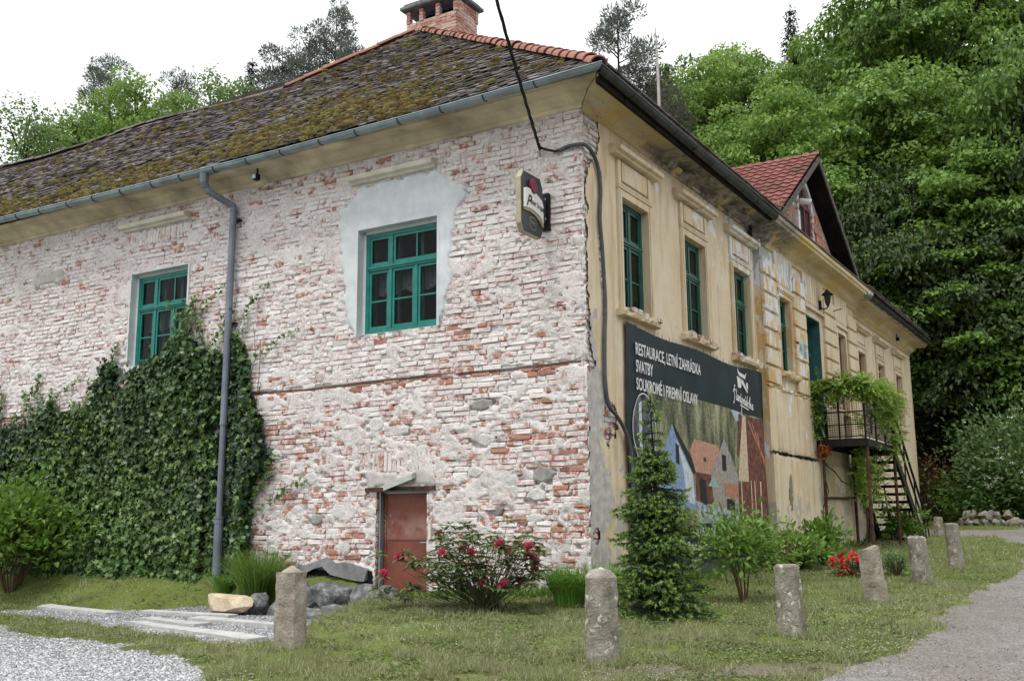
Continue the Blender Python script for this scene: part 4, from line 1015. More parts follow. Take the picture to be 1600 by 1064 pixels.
# ---------------------------------------------------------------- main roof
TP = math.tan(R(40)); CP_, SP_ = math.cos(R(40)), math.sin(R(40))
def sag(a, t): return .045*math.sin(a*.55+.6)*min(1, max(0, (a-5)/5))-.05*math.exp(-((a-11.5)/2.)**2)+.05*math.exp(-((a-15.5)/2.2)**2)*min(1, t/2)+.02*(float(fbm(np.array(a*.8), np.array(t*.8), 2, 3))-.5)*2
def RP(a, t, nrm=0):     # point on the left roof slope: a along the eave, t up the slope
    nrm = nrm+sag(a, t)
    return (-a, -.6+t*CP_-nrm*SP_, 8.0+t*SP_+nrm*CP_)
def ridge_b(a): return float(np.interp(a, [9, 10.8, 13, 16, 19, 22.3, 26], [4.05, 4.04, 4.2, 4.42, 4.6, 4.75, 4.8]))
def roof_ok(a, t):
    b = -.6+t*CP_
    if a < -.6+(b+.6)*1.2245-.02: return False
    if b > 4.05: return a < 9.8-(b-4.05)*1.376
    return b < ridge_b(a)-.02 if a > 9.8 else True
roofroot = MB()
ts = np.linspace(0, 8.45, 40); as_ = np.linspace(-.6, 24.3, 120)
q = MB(); vs_ = []; ny = len(ts); nx = len(as_)
for t in ts:
    b = -.6+t*CP_; lo = -.6+(b+.6)*1.2245; hi = (9.8-(b-4.05)*1.376) if b > 4.8 else (24.3 if b <= 4.05 else 24.3)
    for j in range(nx):
        a = lo+(hi-lo)*j/(nx-1) if hi > lo else lo
        tt = t
        if b > 4.05 and b <= 4.8: tt = min(t, (max(4.05, ridge_b(a)) if a > 9.6 else 99.)/CP_+.6/CP_)
        vs_.append(RP(a, tt, -.03))
q.add(vs_, [(i*nx+j, i*nx+j+1, (i+1)*nx+j+1, (i+1)*nx+j) for i in range(ny-1) for j in range(nx-1)])
M['underroof'] = simple('dark_roof_underlay', (.03, .025, .022), 1, .05, .3, 4)
roof = q.build('roof', M['underroof'], HR)
AP = (-7.31, 5.86, 13.42)
def quadpart(name, pts, mat, th=.04, par=None):
    q = MB(); P = [Vector(p) for p in pts]; nrm = (P[1]-P[0]).cross(P[2]-P[0]).normalized()*th
    q.hexa([p-nrm for p in P], P); return q.build(name, mat, par or HR)
quadpart('right_slope', [(.66, -.6, 7.97), AP, (-7.31, 19, 13.42), (.66, 25.3, 7.97)], M['tile'], .03, roof)
quadpart('back_slope', [(-7.32, 5.9, 13.38), (-9.8, 4.1, 11.86), (-14.6, 19, 8.0), (-7.4, 19, 13.38)], M['tile'], .03, roof)
quadpart('wing_back_slope', [(-9.8, 4.15, 11.85), (-24.3, 4.9, 12.5), (-24.3, 10.5, 8.0), (-12, 10.5, 8.0)], M['tile'], .03, roof)
# eave board
q = MB(); tbox(q, TA, (-.5, 24), (.50, .56), (7.93, 8.02)); q.build('eave_board', M['underroof'], roof)
q = MB(); tbox(q, TB, (-.5, 24.6), (.50, .56), (7.78, 7.97)); q.build('eave_board', M['underroof'], roof)
TW, TE = .178, .150
tiles = []
row = 0; t = .02
while t < 8.35:
    a = -.6+(row % 2)*TW/2
    while a < 23:
        if roof_ok(a, t+.05): tiles.append((a+_r.gauss(0, .004), t+_r.gauss(0, .008), _r.gauss(0, .006)))
        a += TW
    t += TE; row += 1
tiles = np.array(tiles)
def tile_local(th=.016):
    w = TW/2-.004; o = [(-w, .02), (-w*.5, -.012), (0, -.02), (w*.5, -.012), (w, .02), (w, .24), (-w, .24)]
    lift = lambda tt: .034-(tt+.02)*.13
    V = [(x, tt, lift(tt)) for x, tt in o]+[(x, tt, lift(tt)-th) for x, tt in o]; n = len(o)
    F = [tuple(range(n))]+[(i, (i+1) % n, n+(i+1) % n, n+i) for i in range(n)]
    return V, F
TV, TF = tile_local(); TV = np.array(TV)
def tile_world(a, t, nr, rot=0.):
    sg = np.array([sag(x, y_) for x, y_ in zip(a, t)]); c, s2 = np.cos(rot), np.sin(rot)
    x = TV[None, :, 0]*c-TV[None, :, 1]*s2; y_ = TV[None, :, 0]*s2+TV[None, :, 1]*c
    A = a[:, None]+x; Tt = t[:, None]+y_; N = TV[None, :, 2]+(nr+sg)[:, None]+TV[None, :, 0]*rng.normal(0, .05, len(a))[:, None]
    return np.stack([-A, -.6+Tt*CP_-N*SP_, 8.0+Tt*SP_+N*CP_], -1)
rotj = rng.normal(0, .035, (len(tiles), 1))
tw = tile_world(tiles[:, 0], tiles[:, 1], tiles[:, 2], rotj)
pos = np.array([H(*p) for p in tw.mean(1)]); order = np.argsort(np.linalg.norm(pos-np.array([0, 0, 1.6]), axis=1))
ind, oth = order[:290], order[290:]
n = len(oth); TQ = np.array([f for f in TF if len(f) == 4]); TN = np.array([TF[0]])
base = np.arange(n)[:, None, None]*14
me = npmesh('plain_tiles', tw[oth].reshape(-1, 3), [(TQ[None]+base).reshape(-1, 4), (TN[None]+base).reshape(-1, 7)], rnd=np.concatenate([np.repeat(rr_ := rng.random(n), len(TQ)), rr_]))
tag(link('roof_tiles', me, M['tile'], roof), kind='stuff')
tb = []
for k in range(5):
    v = tile_world(np.array([0.]), np.array([0.]), np.array([0.]), rng.normal(0, .03, (1, 1)))[0]-np.array([0, -.6, 8.0]); s0 = sag(0, 0); v = v-np.array([0, -s0*SP_, s0*CP_])
    me = npmesh('roof_tile', v, [TQ, TN]); me.materials.append(M['tile']); tb.append(me)
for i in ind:
    a, t, nr = tiles[i]; link('roof_tile', tb[_r.randrange(5)], [], roof, loc=Vector(RP(a, t, nr)))
# tiles along the right eave, seen edge-on over the gutter
q = MB(); u = -.55
while u < 24.8:
    if not 7.6 < u < 15.6: q.box((.50, .70), (u, u+.165), (8.02+_r.gauss(0, .004)-.0, 8.04+_r.random()*.006)); q.cr = _r.random()
    u += .175
q.build('eave_tiles', M['tile'], roof, kind='stuff')
# ridge and hip tiles
def ridge_tiles(p0, p1, n, rad, mat, name='ridge_tile', taper=.8, jit=.006):
    p0, p1 = Vector(p0), Vector(p1); d = (p1-p0)/n; L = d.length; dn = d.normalized(); sd_ = dn.cross(Vector((0, 0, 1))).normalized(); up = sd_.cross(dn)
    bank = []
    for k in range(3):
        q = MB(); vs_ = []; m = 8
        for (f, rr, ex) in ((-.07, rad*1.06, 0), (0.0, rad*1.08, 0), (.06, rad, 0), (1.04, rad*taper, 0)):
            for j in range(m+1):
                th = math.pi*j/m; v = dn*(L*f)+sd_*(math.cos(th)*rr)+up*(math.sin(th)*rr*.9-.02+_r.gauss(0, .002)); vs_.append(v)
        for (f, rr) in ((-.07, rad*.9), (1.04, rad*taper*.85)):
            for j in range(m+1):
                th = math.pi*j/m; vs_.append(dn*(L*f)+sd_*(math.cos(th)*rr)+up*(math.sin(th)*rr*.9-.02))
        fs = [(i*9+j, i*9+j+1, (i+1)*9+j+1, (i+1)*9+j) for i in range(3) for j in range(8)]+[(j, j+1, 36+j+1, 36+j) for j in range(8)]+[(36+j, 36+j+1, 45+j+1, 45+j) for j in range(8)]
        q.add(vs_, fs); me = bpy.data.meshes.new(name); me.from_pydata([tuple(v) for v in q.v], [], q.f); me.materials.append(mat); me.polygons.foreach_set('use_smooth', [True]*24+[False]*16); bank.append(me)
    for i in range(n): link(name, bank[_r.randrange(3)], [], roof, loc=p0+d*i+Vector((_r.gauss(0, jit), _r.gauss(0, jit), _r.gauss(0, jit)-.015)))
ridge_tiles((.62, -.62, 8.04), (AP[0]+.05, AP[1]-.05, AP[2]), 34, .13, M['ridge'])
ridge_tiles((-9.85, 4.08, 11.93), (AP[0]-.08, AP[1]-.05, AP[2]+.02), 7, .11, M['ridge'], taper=.95)
ra = np.linspace(9.9, 22.5, 30)
for i in range(28):
    a0, a1 = ra[i], ra[i+1]; f = lambda a: Vector((-a, ridge_b(a), 8.0+(ridge_b(a)+.6)*TP+sag(a, 6.)*1.2))
    ridge_tiles(f(a0), f(a1), 1, .10, M['tile'], taper=.97)
# moss
def moss_clumps(n):
    V = []; F = []; rr = []; o = 0; m = 7; cnt = 0
    while cnt < n:
        a, t = _r.uniform(-.3, 20), _r.uniform(0, 8.2)
        if not roof_ok(a+.1, t) or not roof_ok(a-.1, t+.05): continue
        f = float(fbm(np.array(a*.55), np.array(t*.8), 5, 4)); e = .9*math.exp(-((t-.6)/.8)**2)*(1 if a > 2.4 else .12)+.8*math.exp(-((a-5.2)/1.9)**2-((t-1.9)/1.1)**2)+.07
        e *= .25+1.6*float(sm((fbm(np.array(a*1.6), np.array(t*2.5), 1, 3)-.42)/.2))
        if _r.random() > e*(.5+1.2*max(0, f-.3)): continue
        rad = .016+.075*_r.random()**3; hgt = rad*(.45+.4*_r.random()); ang = _r.random()*6; ex = 1+.9*_r.random()
        c_, s3 = math.cos(ang)*.25, 1
        for (k, (rf, hf)) in enumerate(((1., -.25), (.85, .55), (.5, .9))):
            for j in range(m):
                th = 6.283*j/m+k*.4; x = math.cos(th)*rad*rf*ex*(1+_r.gauss(0, .12)); y_ = math.sin(th)*rad*rf*.75*(1+_r.gauss(0, .12)); V.append(RP(a+x, t+y_, .03+hgt*hf*(1+_r.gauss(0, .15))))
        V.append(RP(a, t, .03+hgt))
        for k in (0, 1): F += [(o+k*m+j, o+k*m+(j+1) % m, o+(k+1)*m+(j+1) % m) for j in range(m)]+[(o+k*m+j, o+(k+1)*m+(j+1) % m, o+(k+1)*m+j) for j in range(m)]
        F += [(o+2*m+j, o+2*m+(j+1) % m, o+3*m) for j in range(m)]; rr += [_r.random()]*(5*m); o += 3*m+1; cnt += 1
    return V, np.array(F), rr
V, F, rr = moss_clumps(4300)
tag(link('moss', npmesh('moss', V, F, rnd=rr, smooth=True), M['moss'], roof), kind='stuff')
# chimney
ch = MB(); ca0, ca1, cb0, cb1 = 6.66, 8.18, 6.5, 7.42
ch.box((-ca1+.02, -ca0-.02), (cb0+.02, cb1-.02), (12.3, 14.08)); chm = ch.build('chimney', M['mortar'], roof)
cbank = {}
def cbrick(x, y_, z, w, d, h):
    k = (round(w, 2), round(d, 2), round(h, 3), _r.randrange(3))
    if k not in cbank:
        q = MB(); J = lambda: _r.gauss(0, .004)
        q.hexa([(sx_*w/2+J(), sy_*d/2+J(), -h/2+J()) for sx_, sy_ in ((-1, -1), (1, -1), (1, 1), (-1, 1))], [(sx_*w/2+J(), sy_*d/2+J(), h/2+J()) for sx_, sy_ in ((-1, -1), (1, -1), (1, 1), (-1, 1))])
        me = bpy.data.meshes.new('brick'); me.from_pydata([tuple(v) for v in q.v], [], q.f); me.materials.append(M['chim']); cbank[k] = me
    link('brick', cbank[k], [], chm, loc=Vector((x, y_, z)))
z = 12.85; row = 0; HOLES = [(ca0+.1, ca0+.48), (ca0+.62, ca0+.98), (ca0+1.12, ca0+1.44)]
while z < 14.42:
    a = ca0-(row % 2)*.15
    while a < ca1-.02:
        a0_, a1_ = max(a, ca0), min(a+.30, ca1)
        if a1_-a0_ > .03:
            if z < 14.05: cbrick(-(a0_+a1_)/2, cb0+.03+_r.gauss(0, .003), z, a1_-a0_-.012, .10, CH_-.012)
        a += .30
    b = cb0-(row % 2)*.15
    while b < cb1-.02:
        b0_, b1_ = max(b, cb0), min(b+.30, cb1)
        if b1_-b0_ > .03 and z < 14.42: cbrick(-ca0-.03+_r.gauss(0, .003), (b0_+b1_)/2, z, .10, b1_-b0_-.012, CH_-.012)
        b += .30
    if z >= 14.05:
        for aa in (ca0+.02, ca0+.55, ca0+1.05, ca1-.07): cbrick(-aa, cb0+.03, z, .115, .12, CH_-.012); cbrick(-aa, cb1-.05, z, .115, .12, CH_-.012)
    z += CH_; row += 1
q = MB(); q.box((-ca1-.13, -ca0+.13), (cb0-.14, cb1+.14), (14.42, 14.52)); q.box((-ca1-.06, -ca0+.06), (cb0-.08, cb1+.08), (14.52, 14.60)); q.build('chimney_cap', M['gdark'], chm, bevel=.02)
q = MB(); q.box((-ca1+.1, -ca0-.1), (cb0+.45, cb0+.5), (14.05, 14.42)); q.build('flue_wall', M['dark'], chm)
# ---------------------------------------------------------------- gabled dormer over the bay
GA = (11.95, 10.52); GL = (8.33, 8.08); GR_ = (15.95, 7.88); SF = .50
def slope(pa, pb, nm, mat, th, s0, s1):
    dx, dz = pb[0]-pa[0], pb[1]-pa[1]; L = math.hypot(dx, dz); nx_, nz_ = dz/L, -dx/L
    if nz_ > 0: nx_, nz_ = -nx_, -nz_
    q = MB(); q.hexa([(s1, pa[0], pa[1]), (s0, pa[0], pa[1]), (s0, pb[0], pb[1]), (s1, pb[0], pb[1])], [(s1, pa[0]+nx_*th, pa[1]+nz_*th), (s0, pa[0]+nx_*th, pa[1]+nz_*th), (s0, pb[0]+nx_*th, pb[1]+nz_*th), (s1, pb[0]+nx_*th, pb[1]+nz_*th)])
    return q.build(nm, mat, gable)
q = MB(); tbox(q, TB, (8.1, 15.9), (-.4, -.12), (7.7, 7.98)); gable = q.build('gable', M['mortar'], HR)
M['blackboard'] = simple('black_tarred_board', (.012, .011, .010), .9, .1, .4, 4)
M['greyboard'] = simple('grey_weathered_board', (.13, .12, .11), .9, .15, .3, 12, .3)
slope(GL, GA, 'left_slope_boarding', M['blackboard'], .10, SF-.04, -7); slope(GR_, GA, 'right_slope_boarding', M['blackboard'], .10, SF-.04, -7)
for pa in (GL, GR_):   # verge boards
    dx, dz = GA[0]-pa[0], GA[1]-pa[1]; L = math.hypot(dx, dz); q = MB()
    nx_, nz_ = (-dz/L, dx/L) if dx > 0 else (dz/L, -dx/L)
    q.hexa([(SF-.035, pa[0]-nx_*.07, pa[1]-nz_*.07), (SF, pa[0]-nx_*.07, pa[1]-nz_*.07), (SF, GA[0], GA[1]-.10), (SF-.035, GA[0], GA[1]-.10)], [(SF-.035, pa[0]+nx_*.05, pa[1]+nz_*.05), (SF, pa[0]+nx_*.05, pa[1]+nz_*.05), (SF, GA[0], GA[1]+.06), (SF-.035, GA[0], GA[1]+.06)])
    q.build('verge_board', M['greyboard'], gable)
dx, dz = GA[0]-GL[0], GA[1]-GL[1]; L = math.hypot(dx, dz); ex = (dx/L, dz/L); nn = (-dz/L, dx/L)
mep = []
for k in range(3):   # wavy interlocking tile: .24 wide (along s) by .33 up the slope
    vs_ = []; m = 6
    for (tt, lf) in ((-.02, .055), (.34, .02)):
        for j in range(m+1):
            w = j/m; hgt = .028*math.sin(w*math.pi)**2*(1 if w < .75 else .4); sx_ = -.12+.24*w
            vs_.append((sx_, ex[0]*tt+nn[0]*(lf+hgt), ex[1]*tt+nn[1]*(lf+hgt)))
    for j in range(m+1): w = j/m; vs_.append((-.12+.24*w, ex[0]*(-.02)+nn[0]*.012, ex[1]*(-.02)+nn[1]*.012))
    me = bpy.data.meshes.new('red_roof_tile'); me.from_pydata(vs_, [], [(j, j+1, m+1+j+1, m+1+j) for j in range(m)]+[(j, j+1, 2*m+3+j-1+0, 2*m+2+j) for j in range(m)]); me.materials.append(M['redtile']); mep.append(me)
nr = int(L/.30); cnt = 0
for i in range(nr+1):
    tt = .02+i*.30
    if tt > L-.05: break
    for j in range(22):
        sx_ = SF-.13-j*.235
        link('red_roof_tile', mep[_r.randrange(3)], [], gable, loc=Vector((sx_, GL[0]+ex[0]*tt+nn[0]*.10, GL[1]+ex[1]*tt+nn[1]*.10))); cnt += 1
q = MB(); q.hexa([(SF-5.3, GL[0]+nn[0]*.11, GL[1]+nn[1]*.11), (-7, GL[0]+nn[0]*.11, GL[1]+nn[1]*.11), (-7, GA[0]+nn[0]*.11, GA[1]+nn[1]*.11), (SF-5.3, GA[0]+nn[0]*.11, GA[1]+nn[1]*.11)], [(SF-5.3, GL[0]+nn[0]*.14, GL[1]+nn[1]*.14), (-7, GL[0]+nn[0]*.14, GL[1]+nn[1]*.14), (-7, GA[0]+nn[0]*.14, GA[1]+nn[1]*.14), (SF-5.3, GA[0]+nn[0]*.14, GA[1]+nn[1]*.14)]); q.build('rear_tiling', M['redtile'], gable)
roof_keep = roof; roof = gable
ridge_tiles((SF, GA[0], GA[1]+.10), (SF-5.6, GA[0], GA[1]+.10), 13, .10, M['redtile'], 'gable_ridge_tile', taper=.92)
roof = roof_keep
# gable wall of hollow clay blocks with an arched window
def arch_in(u, z, cu=11.92, hw=.56, z0=8.02, zs=9.35): return (abs(u-cu) < hw and z0 < z < zs) or (z >= zs and math.hypot(u-cu, (z-zs)*1.0) < hw)
M['clay'] = simple('salmon_hollow_clay', (.52, .27, .21), .9, .15, .18, 7, .3)
q = MB(); tri_ = [(8.5, 7.9), (15.75, 7.9), (11.95, 10.40)]
q.add([(.02, *p) for p in tri_]+[(-.05, *p) for p in tri_], [(0, 1, 2), (5, 4, 3), (0, 1, 4, 3), (1, 2, 5, 4), (2, 0, 3, 5)]); q.build('gable_backing', M['mortar'], gable)
cb = {}
z = 7.95; row = 0
while z < 10.5:
    u = 8.6-(row % 2)*.18
    while u < 16.2:
        c = [(u, z), (u+.35, z), (u, z+.24), (u+.35, z+.24)]
        if all(inpoly(np.array(a), np.array(b), [(8.55, 7.85), (15.6, 7.85), (11.95, 10.34)]) for a, b in c) and not any(arch_in(a, b, hw=.74) for a, b in c+[(u+.17, z+.12)]):
            k = _r.randrange(3)
            if k not in cb:
                w = MB()
                for j in range(6): w.box((-.02, .045), (j*.058, j*.058+.046), (0, .228))
                w.box((-.02, .038), (0, .336), (0, .228)); me = bpy.data.meshes.new('hollow_block'); me.from_pydata([tuple(v) for v in w.v], [], w.f); me.materials.append(M['clay']); cb[k] = me
            link('hollow_block', cb[k], [], gable, loc=Vector((.02+_r.gauss(0, .003), u, z)))
        u += .35
    z += .24; row += 1
q = MB(); vs_ = []; m = 14; cu_, zs_ = 11.92, 9.35       # arch ring in smooth render
path = [(cu_-.56, 8.0), (cu_-.56, 8.7)]+[(cu_-.56*math.cos(math.pi*j/m), zs_+.56*math.sin(math.pi*j/m)) for j in range(m+1)]+[(cu_+.56, 8.7), (cu_+.56, 8.0)]
path2 = [(cu_-.70, 8.0), (cu_-.70, 8.7)]+[(cu_-.70*math.cos(math.pi*j/m), zs_+.70*math.sin(math.pi*j/m)) for j in range(m+1)]+[(cu_+.70, 8.7), (cu_+.70, 8.0)]
n = len(path)
for pth, s in ((path, -.25), (path, .09), (path2, .09), (path2, .0)): vs_ += [(s, a, b) for a, b in pth]
q.add(vs_, [(k*n+i, k*n+i+1, (k+1)*n+i+1, (k+1)*n+i) for k in range(3) for i in range(2, n-3)]); q.build('arch_surround', M['cement'], gable)
q = MB()
q.add(vs_, [(k*n+i, k*n+i+1, (k+1)*n+i+1, (k+1)*n+i) for k in range(3) for i in (0, 1, n-3, n-2)]); q.build('brick_jamb', M['ebrick'], gable)
M['redpaint'] = simple('dark_red_window_paint', (.16, .018, .02), .5, .3, .2, 8)
q = MB(); s = -.0
for bx in (((cu_-.54, cu_-.46), (8.02, 9.4)), ((cu_+.46, cu_+.54), (8.02, 9.4)), ((cu_-.04, cu_+.04), (8.02, 9.8)), ((cu_-.54, cu_+.54), (8.02, 8.1)), ((cu_-.54, cu_+.54), (9.3, 9.38))): tbox(q, TB, bx[0], (s, s+.06), bx[1])
aw = q.build('arched_window', M['redpaint'], gable)
q = MB(); vv = [(s+.03, cu_-.54, 8.05), (s+.03, cu_+.54, 8.05), (s+.03, cu_+.54, 9.35)]+[(s+.03, cu_+.54*math.cos(math.pi*j/12), zs_+.54*math.sin(math.pi*j/12)) for j in range(1, 12)]+[(s+.03, cu_-.54, 9.35)]
q.add(vv, [tuple(range(len(vv)))]); q.build('pane', simple('dull_attic_glass', (.05, .055, .06), .15, .5, .3, 2), aw)
# dry climber tuft at the gable foot
def wires(n, base, spread, length, down, name, mat, parent=None, **kw):
    q = MB()
    for i in range(n):
        p = Vector(base)+Vector((_r.gauss(0, spread[0]), _r.gauss(0, spread[1]), _r.gauss(0, spread[2]))); d = Vector((_r.gauss(0, .4), _r.gauss(0, .4), _r.gauss(0, .4)-down)).normalized(); pts = [p]
        for k in range(3): d = (d+Vector((_r.gauss(0, .3), _r.gauss(0, .3), _r.gauss(0, .3)-.1))).normalized(); pts.append(pts[-1]+d*length/3)
        q.tube(pts, [.006, .005, .004, .002], 3, cap=False)
    return q.build(name, mat, parent, **kw)
wires(120, (.38, 8.75, 8.30), (.06, .20, .14), .42, .5, 'dry_climber', simple('pale_dry_stems', (.30, .25, .19), .95, .1, .2, 9), None, loc=(.34, 8.95, 8.2), frame='H', label='tangle of dry grey climber stems at the left foot of the gable', cat='dead climber', kind=None)

# ================================================================ THINGS ON THE HOUSE
# banner --------------------------------------------------------
BU0, BU1, BZ0, BZ1 = 1.20, 7.76, 1.02, 4.66; BS = .075
def bs(u, z): # gentle folds
    return BS+.012*math.sin(u*2.1+z*.6)+.02*math.exp(-((u-7.5+.12*(z-3.7))/.10)**2)+.016*math.exp(-((u-7.25+.1*(z-3.7))/.09)**2)+.014*math.exp(-((u-1.45-.04*(z-3.))/.07)**2)+.012*math.exp(-((u-3.2-.35*(1.5-z))/.12)**2)*max(0, min(1, (1.6-z)*2))+.010*math.exp(-((u-2.6-.35*(1.5-z))/.12)**2)*max(0, min(1, (1.6-z)*2))
ban = thing('banner', 'large dark green vinyl banner with white writing over a picture of gabled houses', 'banner', (BS, BU0, BZ0), 'H')
def ztop(u): return BZ1-.035*math.sin((u-BU0)/(BU1-BU0)*math.pi)+.03*math.sin(u*1.9)
us = np.linspace(BU0, BU1, 150); zs = np.linspace(0, 1, 60)
V = []; 
for v in zs:
    for u in us:
        lo_ = BZ0+.05*math.sin(u*1.3); z = lo_+(ztop(u)-lo_)*v; uu = u+.03*math.sin(z*1.7)*(1 if u == us[0] else (.6 if u == us[-1] else 0)); V.append((bs(u, z)-BS, uu-BU0, z-BZ0))
ii = np.arange(60*150).reshape(60, 150); Qd = np.stack([ii[:-1, :-1], ii[:-1, 1:], ii[1:, 1:], ii[1:, :-1]], -1).reshape(-1, 4)
n_ = NM('dark_green_vinyl', .55, .3); n_.col(n_.mix(n_.step(n_.noise(1.3, 4), .4, .7), (.003, .013, .017), (.007, .024, .030))); n_.bump(n_.noise(1.7, 3, .5, n_.stretch((1, 1, .4))), .35, .06); M['vinyl'] = n_.m
link('sheet', npmesh('banner_sheet', V, Qd, smooth=True), M['vinyl'], ban)
def flat(name, c, var=.2, scale=16, rough=.6): return simple(name, c, rough, .3, var, scale)
def bprint(name, pts, mat, lift=.003, par=None, sub=14, jag=0):
    """flat print: a polygon clipped to the banner as a fine grid that follows its folds"""
    us_ = np.array([p[0] for p in pts]); zz_ = np.array([p[1] for p in pts]); c = .035
    gu = np.arange(us_.min(), us_.max()+c, c); gz = np.arange(zz_.min(), zz_.max()+c, c)
    # scanline strips keep straight outlines: cut the polygon in vertical slices
    bm = bmesh.new(); vv = [bm.verts.new((0, p[0], p[1])) for p in pts]; bm.faces.new(vv)
    for g in gu[1:-1:3]:
        r = bmesh.ops.bisect_plane(bm, geom=bm.verts[:]+bm.edges[:]+bm.faces[:], plane_co=(0, float(g), 0), plane_no=(0, 1, 0))
    for g in gz[1:-1:8]:
        bmesh.ops.bisect_plane(bm, geom=bm.verts[:]+bm.edges[:]+bm.faces[:], plane_co=(0, 0, float(g)), plane_no=(0, 0, 1))
    for v in bm.verts: u, z = v.co.y, v.co.z; v.co = Vector((bs(u, z)-BS+lift, u-BU0, z-BZ0))
    me = bpy.data.meshes.new(name); bm.to_mesh(me); bm.free(); me.polygons.foreach_set('use_smooth', [True]*len(me.polygons))
    return link(name, me, mat, par or ban)
nf = NM('printed_forest', .45, .4); P = nf.house(); st = nf.stretch((1, 1, .3)); f = nf.noise(3.2, 4, .6, st); g = nf.noise(26, 4, .75)
nf.col(nf.ramp(nf.math('ADD', nf.math('MULTIPLY', f, .6), nf.math('MULTIPLY', g, .4)), [(.40, (.018, .024, .014)), (.47, (.09, .10, .05)), (.53, (.22, .225, .12)), (.60, (.40, .39, .26))])); PF = nf.m
bprint('printed_forest', [(2.0, 1.60), (7.72, 1.58), (7.72, 3.72), (1.95, 3.80)], PF, .002)
bprint('printed_sky', [(6.0, 3.55), (6.30, 3.55), (6.45, 3.73), (5.75, 3.74)], flat('printed_sky', (.42, .50, .58)), .0035)
PW = flat('printed_pale_blue_wall', (.22, .31, .50)); PWw = flat('printed_white_wall', (.55, .60, .66)); PP = flat('printed_pink_roof', (.50, .27, .20)); PG = flat('printed_grey_wall', (.34, .31, .28)); PC = flat('printed_cream', (.60, .48, .34)); PB = flat('printed_brown', (.16, .055, .035), .5, 9); PK = flat('printed_black', (.012, .012, .014)); PWA = flat('printed_ground', (.36, .40, .44), .4, 7); POr = flat('printed_orange_boards', (.45, .20, .12))
bprint('printed_ground', [(2.2, 1.60), (6.2, 1.60), (6.2, 1.95), (3.9, 2.12), (2.2, 1.9)], PWA, .0035)
bprint('printed_house', [(2.28, 2.55), (2.86, 3.24), (3.75, 2.42), (3.82, 1.90), (2.28, 1.80)], PW, .005)
bprint('printed_gable_edge', [(2.86, 3.26), (3.02, 3.18), (3.95, 2.55), (3.78, 2.45), (3.0, 3.06)], PK, .0065)
bprint('printed_house_side', [(3.0, 3.0), (3.72, 2.45), (3.78, 1.95), (3.35, 2.0), (3.3, 2.5)], PWw, .006)
bprint('printed_window', [(2.98, 2.62), (3.12, 2.58), (3.12, 2.90), (2.98, 2.94)], PK, .008)
bprint('printed_roof', [(3.62, 2.86), (3.86, 3.06), (5.02, 3.02), (5.10, 2.80), (4.72, 2.48), (3.86, 2.50)], PP, .007)
bprint('printed_roof_window', [(4.28, 2.70), (4.42, 2.69), (4.42, 2.76), (4.28, 2.78)], PB, .009)
bprint('printed_barn', [(3.86, 2.50), (4.72, 2.48), (4.75, 1.95), (3.84, 2.02)], PB, .0065)
bprint('printed_doorway', [(4.05, 2.40), (4.35, 2.38), (4.35, 1.95), (4.05, 2.0)], PK, .009)
bprint('printed_gable', [(4.62, 2.46), (5.32, 3.18), (5.98, 2.52), (5.98, 1.92), (4.72, 1.94)], PG, .008)
bprint('printed_boards', [(5.25, 2.36), (5.96, 2.34), (5.96, 2.10), (5.25, 2.12)], POr, .010)
bprint('printed_window', [(5.18, 2.58), (5.38, 2.57), (5.38, 2.86), (5.18, 2.87)], PK, .010)
bprint('printed_tent', [(4.45, 2.28), (4.72, 2.46), (4.98, 2.26)], flat('printed_green_tent', (.30, .45, .38)), .011)
bprint('printed_doorway', [(5.35, 2.08), (5.75, 2.06), (5.75, 1.86), (5.35, 1.88)], PK, .010)
bprint('printed_parasol', [(5.98, 2.42), (6.12, 2.9), (6.42, 3.70), (6.62, 3.68), (6.62, 2.42)], PC, .010)
bprint('printed_rafter', [(6.0, 2.9), (6.20, 3.70), (6.42, 3.70), (6.08, 2.88)], PB, .009)
bprint('printed_terrace', [(6.62, 1.60), (7.72, 1.60), (7.72, 3.72), (6.62, 3.68)], PB, .009)
bprint('printed_terrace_low', [(6.0, 1.60), (6.62, 1.60), (6.62, 2.40), (6.0, 2.38)], PB, .009)
for (a, b) in ((6.75, 3.6), (7.0, 3.55), (7.25, 3.4)): bprint('printed_beam', [(a, b), (a+.05, b+.02), (7.72, b-.75), (7.72, b-.82)], POr, .011)
for a in (6.12, 6.72, 6.95, 7.3): bprint('printed_post', [(a, 1.62), (a+.06, 1.62), (a+.06, 2.45), (a, 2.45)], PC, .012)
bprint('printed_blue_figure', [(6.28, 1.64), (6.40, 1.64), (6.38, 1.92), (6.30, 1.92)], flat('printed_blue', (.03, .12, .42)), .013)
bprint('printed_shrubs', [(2.9, 1.60), (4.0, 1.60), (3.9, 1.86), (3.3, 1.90), (2.9, 1.72)], PF, .008)
bprint('printed_band', [(BU0+.02, 1.10), (BU1-.02, 1.10), (BU1-.02, 1.62), (BU0+.02, 1.66)], M['vinyl'], .0045)
white = simple('white_print', (.72, .73, .73), .5, .3, .03, 4)
def ring(name, cu, cz, ru, rz_, w, mat, lift, par, bs_=True, mapf=None):
    q = MB(); n = 40; vs_ = []
    for j in range(n):
        th = 6.2832*j/n
        for k in (1, 1-w): u, z = cu+ru*k*math.cos(th), cz+rz_*k*math.sin(th); vs_.append((bs(u, z)+lift, u, z))
    q.add(vs_, [(2*j, 2*j+1, (2*j+3) % (2*n), (2*j+2) % (2*n)) for j in range(n)]); return q.build(name, mat, par)
bprint('printed_oval', [(1.78+.42*math.cos(t*.3142), 3.06+.56*math.sin(t*.3142)) for t in range(20)], flat('printed_interior', (.10, .10, .115), .8, 5), .010)
bprint('printed_pillar', [(1.60, 2.75), (1.70, 2.70), (1.70, 3.50), (1.60, 3.45)], PWw, .012)
